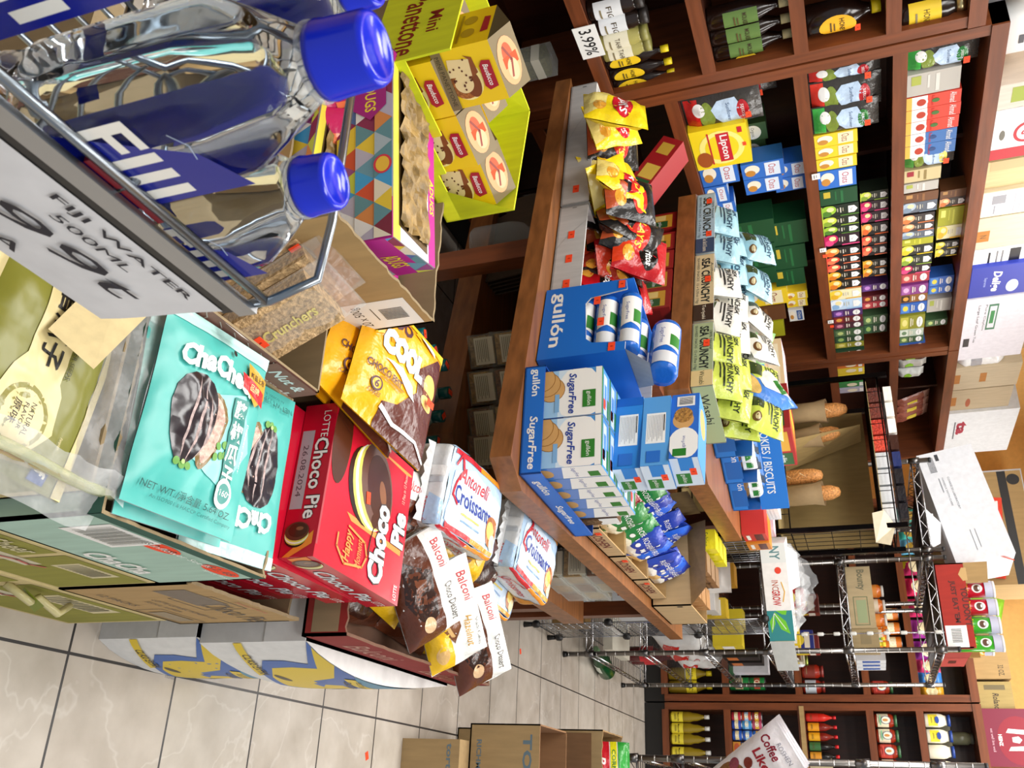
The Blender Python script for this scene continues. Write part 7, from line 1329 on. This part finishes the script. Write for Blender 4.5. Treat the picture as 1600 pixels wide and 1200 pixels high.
o = packmb(.34, .2, .3, m('#7a2038'), {'F': [('e', .55, .62, .42, .4, m('#8f1f30')), ('p', [(.35, .45), (.42, .4), (.46, .9), (.38, .9)], WHITE), ('p', [(.66, .45), (.73, .4), (.72, .9), (.64, .9)], WHITE), ('p', [(.5, .5), (.58, .5), (.6, .62), (.54, .68), (.48, .62)], WHITE), ('t', 'HEINZ', .55, .28, .07, WHITE, {'w': .2, 'bold': .03}), ('t', 'eat well live well', .55, .14, .05, m('#d9b5c0'), {'w': .4})]}).build('carton'); tag(o, 'plum coloured carton with white bottle shapes on top of the back shelf', 'carton', None, (-.53, YB + .16, 2.152))
# ---- far compartments of the left wall
for i, (y, z, c, nm) in enumerate([(4.86, 1.532, '#d9742c', 'orange'), (4.93, 1.532, '#e3c83a', 'yellow'), (5.02, 1.532, '#e3c83a', 'mustard'), (5.12, 1.532, '#3a8a4a', 'green'), (5.2, 1.532, '#b5b2c4', 'lilac')]):
    o = packmb(.06, .06, .14, m(c), {'F': [('e', .5, .5, .36, .2, m('#f0e6c8')), ('r', .1, .78, .9, .92, WHITE)]}).build('grocery_box'); face_x(o, -2.32, y, z); tag(o, '%s grocery box just beyond the tea shelves, middle level' % nm, 'box')
for i, (y, c, nm) in enumerate([(4.88, '#4a2a1c', 'dark brown'), (4.97, '#c4c0b8', 'light grey'), (5.1, '#d9dbd6', 'white')]):
    o = bagmb(.09, .16 - .01 * i, .06, m(c, 'foil'), [('e', .5, .4, .25, .15, m('#8ac23a', 'foil'))], seed=140 + i).build('snack_bag'); face_x(o, -2.33, y, 1.843); tag(o, '%s snack bag just beyond the tea shelves, top level' % nm, 'snack')
for i in range(3):
    o = bagmb(.2, .2, .04, m('#8a4a3c', 'foil'), [('p', [(.3, .3), (.7, .3), (.7, .6), (.3, .6)], m('#d9c03a', 'foil')), ('r', .0, .8, 1, 1, m('#b58a7a', 'foil'))], seed=150 + i).build('pasta_bag'); face_x(o, -2.36, 5.66 + .11 * i, 1.852); o.rotation_euler = (-.3, 0, PI / 2 + .1); tag(o, 'reddish brown pasta bag leaning in the far top compartment, %s from the divider' % nth(i), 'pasta', 'leaning pasta bags')

# ---------------------------------------------------------------- boxes on top of the wall shelving
ZT = 2.132
def topbox(p0, p1, ptop, h_, mt, ops, label, d=.3, X=-2.27, zb=ZT, rr=None, top=None):
    y0 = at('x', 1535, p0, X).y; y1 = at('x', 1535, p1, X).y
    def low(o_):          # print sits on the lower half of the tall boxes
        k = .5
        if o_[0] == 'r': return ('r', o_[1], o_[2] * k, o_[3], o_[4] * k, o_[5])
        if o_[0] == 'e': return ('e', o_[1], o_[2] * k, o_[3], o_[4] * k, o_[5])
        if o_[0] == 't': return ('t', o_[1], o_[2], o_[3] * k, o_[4] * k) + tuple(o_[5:])
        return o_
    o = packmb(abs(y1 - y0) * .985, d, h_, mt, {'F': [low(q) for q in ops], 'R': rr or []}).build('storage_box', bevel=.003); face_x(o, X - d / 2, (y0 + y1) / 2, zb); return tag(o, label, 'box')
t = thing('wifi_router', 'white rounded wifi device with a black cable on top of the wall shelf', 'device', (-2.34, 2.56, 2.132), PI / 2)
b = MB(); n = 22; vs = []; 
for z, k in ((0, .9), (.01, 1), (.1, 1), (.125, .93), (.13, .8)): vs += [(.09 * k * (abs(math.cos(2 * PI * i / n)) ** .6) * (1 if math.cos(2 * PI * i / n) > 0 else -1), .06 * k * (abs(math.sin(2 * PI * i / n)) ** .6) * (1 if math.sin(2 * PI * i / n) > 0 else -1), z) for i in range(n)]
b.add(vs, [(j * n + i, j * n + (i + 1) % n, (j + 1) * n + (i + 1) % n, (j + 1) * n + i) for j in range(4) for i in range(n)] + [tuple(4 * n + i for i in range(n))], WHITE, True); b.box((-.015, -.0615, .04), (.02, -.06, .055), m('#4a4a50')); b.build('device_body', t)
MB().tube([(-.08, .06, .05), (-.16, .05, .03), (-.22, -.02, .1), (-.15, -.05, .16), (.0, -.03, .16), (.1, .02, .2), (.12, .1, .3)], .006, BLACK, 8).build('cable', t)
o = MB().box((-.13, -.1, 0), (.13, .1, .19), m('#4a4a4c')).build('speaker'); tag(o, 'dark grey box standing on the corner of the honey shelf', 'device', None, (-2.42, 2.29, 2.062))
topbox(140, 178, 1580, .3, m('#d9cfc0', 'card'), [('r', .15, .3, .75, .62, m('#9aa83a')), ('r', 0, .66, 1, .72, m('#b5202c'))], 'cream carton with olive sticker and red stripe beside the wifi device')
topbox(178, 254, 1590, .36, m('#eeeeee', 'paper'), [('r', .78, 0, 1, .95, m('#b5202c')), ('e', .5, .62, .2, .22, m('#b5202c')), ('e', .5, .62, .15, .16, m('#eeeeee', 'paper')), ('t', 'G', .5, .62, .16, m('#b5202c'), {'bold': .04}), ('e', .5, .2, .1, .05, m('#6a675c'))], 'white box with red round emblem and red stripe on the tea shelf top')
topbox(256, 302, 1590, .4, m('#cfb98a', 'card'), [('r', .0, .1, .3, .9, m('#b9a274'))], 'tan carton on the tea shelf top beside the white red striped box', X=-2.29)
topbox(303, 341, 1590, .4, m('#efe6c8', 'card'), [('r', .1, .12, .95, .96, m('#f0f0f4')), ('r', .16, .2, .5, .45, m('#8f8f94')), ('r', .55, .25, .9, .28, m('#8f8f94')), ('r', .16, .6, .9, .63, m('#a9a9ae')), ('r', .16, .7, .8, .73, m('#a9a9ae'))], 'cream carton with a large white label on the tea shelf top')
topbox(342, 390, 1590, .42, m('#cbbfa6', 'card'), [('r', .4, .02, .75, .25, m('#b5783a', 'card')), ('t', 'N', .58, .14, .12, m('#5a3a1c'))], 'plain beige carton with brown tape on the tea shelf top')
topbox(391, 417, 1590, .42, m('#f0f0ee', 'paper'), [('r', .2, .3, .95, .34, BLACK), ('r', .15, .45, .85, .48, m('#777777')), ('r', .15, .55, .9, .58, m('#777777')), ('r', .1, .7, .9, .9, BLACK)], 'narrow white carton with black print on the tea shelf top')
topbox(418, 465, 1590, .42, m('#2c3aa0'), [('t', 'Delige', .5, .5, .22, WHITE, {'w': .66, 'bold': .03, 'shear': .2}), ('t', 'Supremo', .5, .3, .07, m('#b9c4f0'), {'w': .3}), ('e', .7, .85, .2, .12, m('#d9e2f5'))], 'deep blue box with white script lettering on the tea shelf top', X=-2.25)
topbox(466, 560, 1590, .3, m('#e9e4ea', 'paper'), [('t', 'Pure Ceylon', .3, .62, .08, m('#4a4a50'), {'w': .4}), ('t', 'Large Leaf Green Tea', .4, .42, .09, m('#4a4a50'), {'w': .6}), ('r', .1, .7, .5, .98, m('#3a7a5a')), ('r', .13, .74, .47, .94, m('#e9e4ea')), ('r', .2, .78, .4, .9, m('#2f8a4a')), ('r', .62, .1, .76, .28, m('#3a3a3e'))], 'large white paper sack of green tea on the tea shelf top', X=-2.26)
o = bagmb(.3, .26, .1, m('#f2f2f2', 'foil'), [('r', .2, .3, .8, .5, m('#a9a9ae', 'foil'))], seed=160).build('paper_sack'); face_x(o, -2.33, at('x', 1520, 560, -2.33).y, ZT); tag(o, 'crumpled white sack end beside the green tea on the shelf top', 'bag')
o = packmb(.5, .2, .2, m('#e9e6e2'), {'F': [('r', .05, .1, .95, .95, m('#c98a2c', 'food'))] + [('e', .15 + .14 * k, .5 + .2 * (k % 2), .1, .2, m('#e0a84a', 'food')) for k in range(6)]}).build('cookie_tin'); face_x(o, -2.42, at('x', 1580, 500, -2.35).y, ZT + .262 - .0); tag(o, 'large tin printed with twisted golden pastry, high on the shelf top', 'tin'); o.location.z = ZT + .3525
o = packmb(.8, .3, .05, CARD, {}).build('carton'); face_x(o, -2.42, at('x', 1580, 480, -2.35).y, ZT + .2625); o.location.z = ZT + .302; tag(o, 'flat kraft carton beneath the pastry tin on the shelf top', 'carton'); o.location.x = -2.46
topbox(572, 606, 1575, .33, m('#c4b294', 'card'), [('r', .3, .0, .7, .2, m('#b5783a', 'card')), ('r', .3, .8, .7, 1, m('#b5783a', 'card'))], 'beige taped carton on the far shelf top, nearer one of two', X=-2.27)
topbox(607, 640, 1570, .32, m('#bca98a', 'card'), [('r', .3, .0, .7, .2, m('#b5783a', 'card')), ('e', .6, .6, .2, .08, m('#a8583a'))], 'beige taped carton on the far shelf top, farther one of two', X=-2.27)
topbox(642, 706, 1590, .38, m('#e2e4e6', 'paper'), [('t', 'ta', .35, .42, .3, m('#a81f3a'), {'w': .3, 'bold': .05}), ('r', .2, .2, .6, .24, m('#6a6a70'))], 'white carton with red lettering on the far end of the shelf top', X=-2.25, d=.33)
# boxes on top of the rack behind the bread rack
t = thing('large_box', 'big tilted white box with small printed lines on the chrome rack top', 'box', (-1.45, 5.07, 1.917)); t.rotation_euler = (0, math.radians(-9.8), math.radians(-5))
packmb(.6, .34, .27, m('#e6e9ee', 'paper'), {'F': [('r', .04, .1 + .09 * 0, .05, .1, WHITE)] + [('r', .05 + .012 * k, .14, .056 + .012 * k, .26, m('#3f4248')) for k in range(12)] + [('r', .03, .3, .09, .36, m('#3f4248')), ('t', 'COARSE 50 LABORATORY', .4, .4, .035, m('#7f848c'), {'w': .3}), ('t', 'HANDLE WITH CARE', .38, .3, .03, m('#7f848c'), {'w': .26}), ('r', .25, .23, .38, .245, m('#8f949c')), ('r', .74, .5, .9, .51, m('#8f949c')), ('r', .74, .42, .92, .43, m('#8f949c'))], 'R': []}).build('box_body', t, (0, 0, 0))
b = MB(); b.add([(.302, -.16, .2), (.302, -.08, .27), (.31, -.08, .27), (.31, -.16, .22)], [(0, 1, 2, 3), (3, 2, 1, 0)], ORANGE); b.build('torn_corner', t)
o = packmb(.62, .3, .3, CARD, {'F': [('r', .0, .78, 1, .86, BLACK), ('e', .08, .92, .05, .06, BLACK)]}).build('carton'); tag(o, 'kraft carton with black band behind the big white box', 'carton', None, (-1.45, 5.43, 1.866), (0, 0, -.05)); o.scale.z = 1.75
b = MB(); b.box((-.22, 0, 0), (.22, .004, .05), m('#e8452c', 'matte')); b.box((-.2, -.001, .018), (.2, .0, .03), WHITE); o = b.build('orange_label_strip'); tag(o, 'orange and white label strip lying between the white box and the kraft carton', 'label', None, (-1.4, 5.262, 2.262), (0, .12, -.05)); o.location.z = 2.2
o = packmb(.5, .2, .5, m('#e3e6ec', 'paper'), {'F': [('r', .1, .7, .8, .72, m('#8f949c')), ('r', .1, .8, .9, .82, m('#8f949c'))]}).build('storage_box'); tag(o, 'white carton high behind the kraft carton on the back shelf top', 'box', None, (-2.03, 6.9, 2.152))
o = packmb(.3, .3, .42, CARDL, {'F': [('r', .2, .4, .5, .55, m('#a8583a'))]}).build('carton'); tag(o, 'kraft carton on the back shelf top right of the white cartons', 'carton', None, (-1.6, 6.88, 2.152))
b = MB(); b.add([(-.1, 0, 0), (.1, .0, 0), (.07, .03, .045), (-.03, .02, .06)], [(0, 1, 2, 3), (3, 2, 1, 0)], m('#eceef0', 'paper')); b.box((-.08, .02, 0), (.06, .1, .03), m('#eceef0', 'paper')); o = b.build('white_packet'); tag(o, 'white folded paper packet under the tilted box on the rack top', 'paper', None, (-1.34, 4.82, 1.8655))
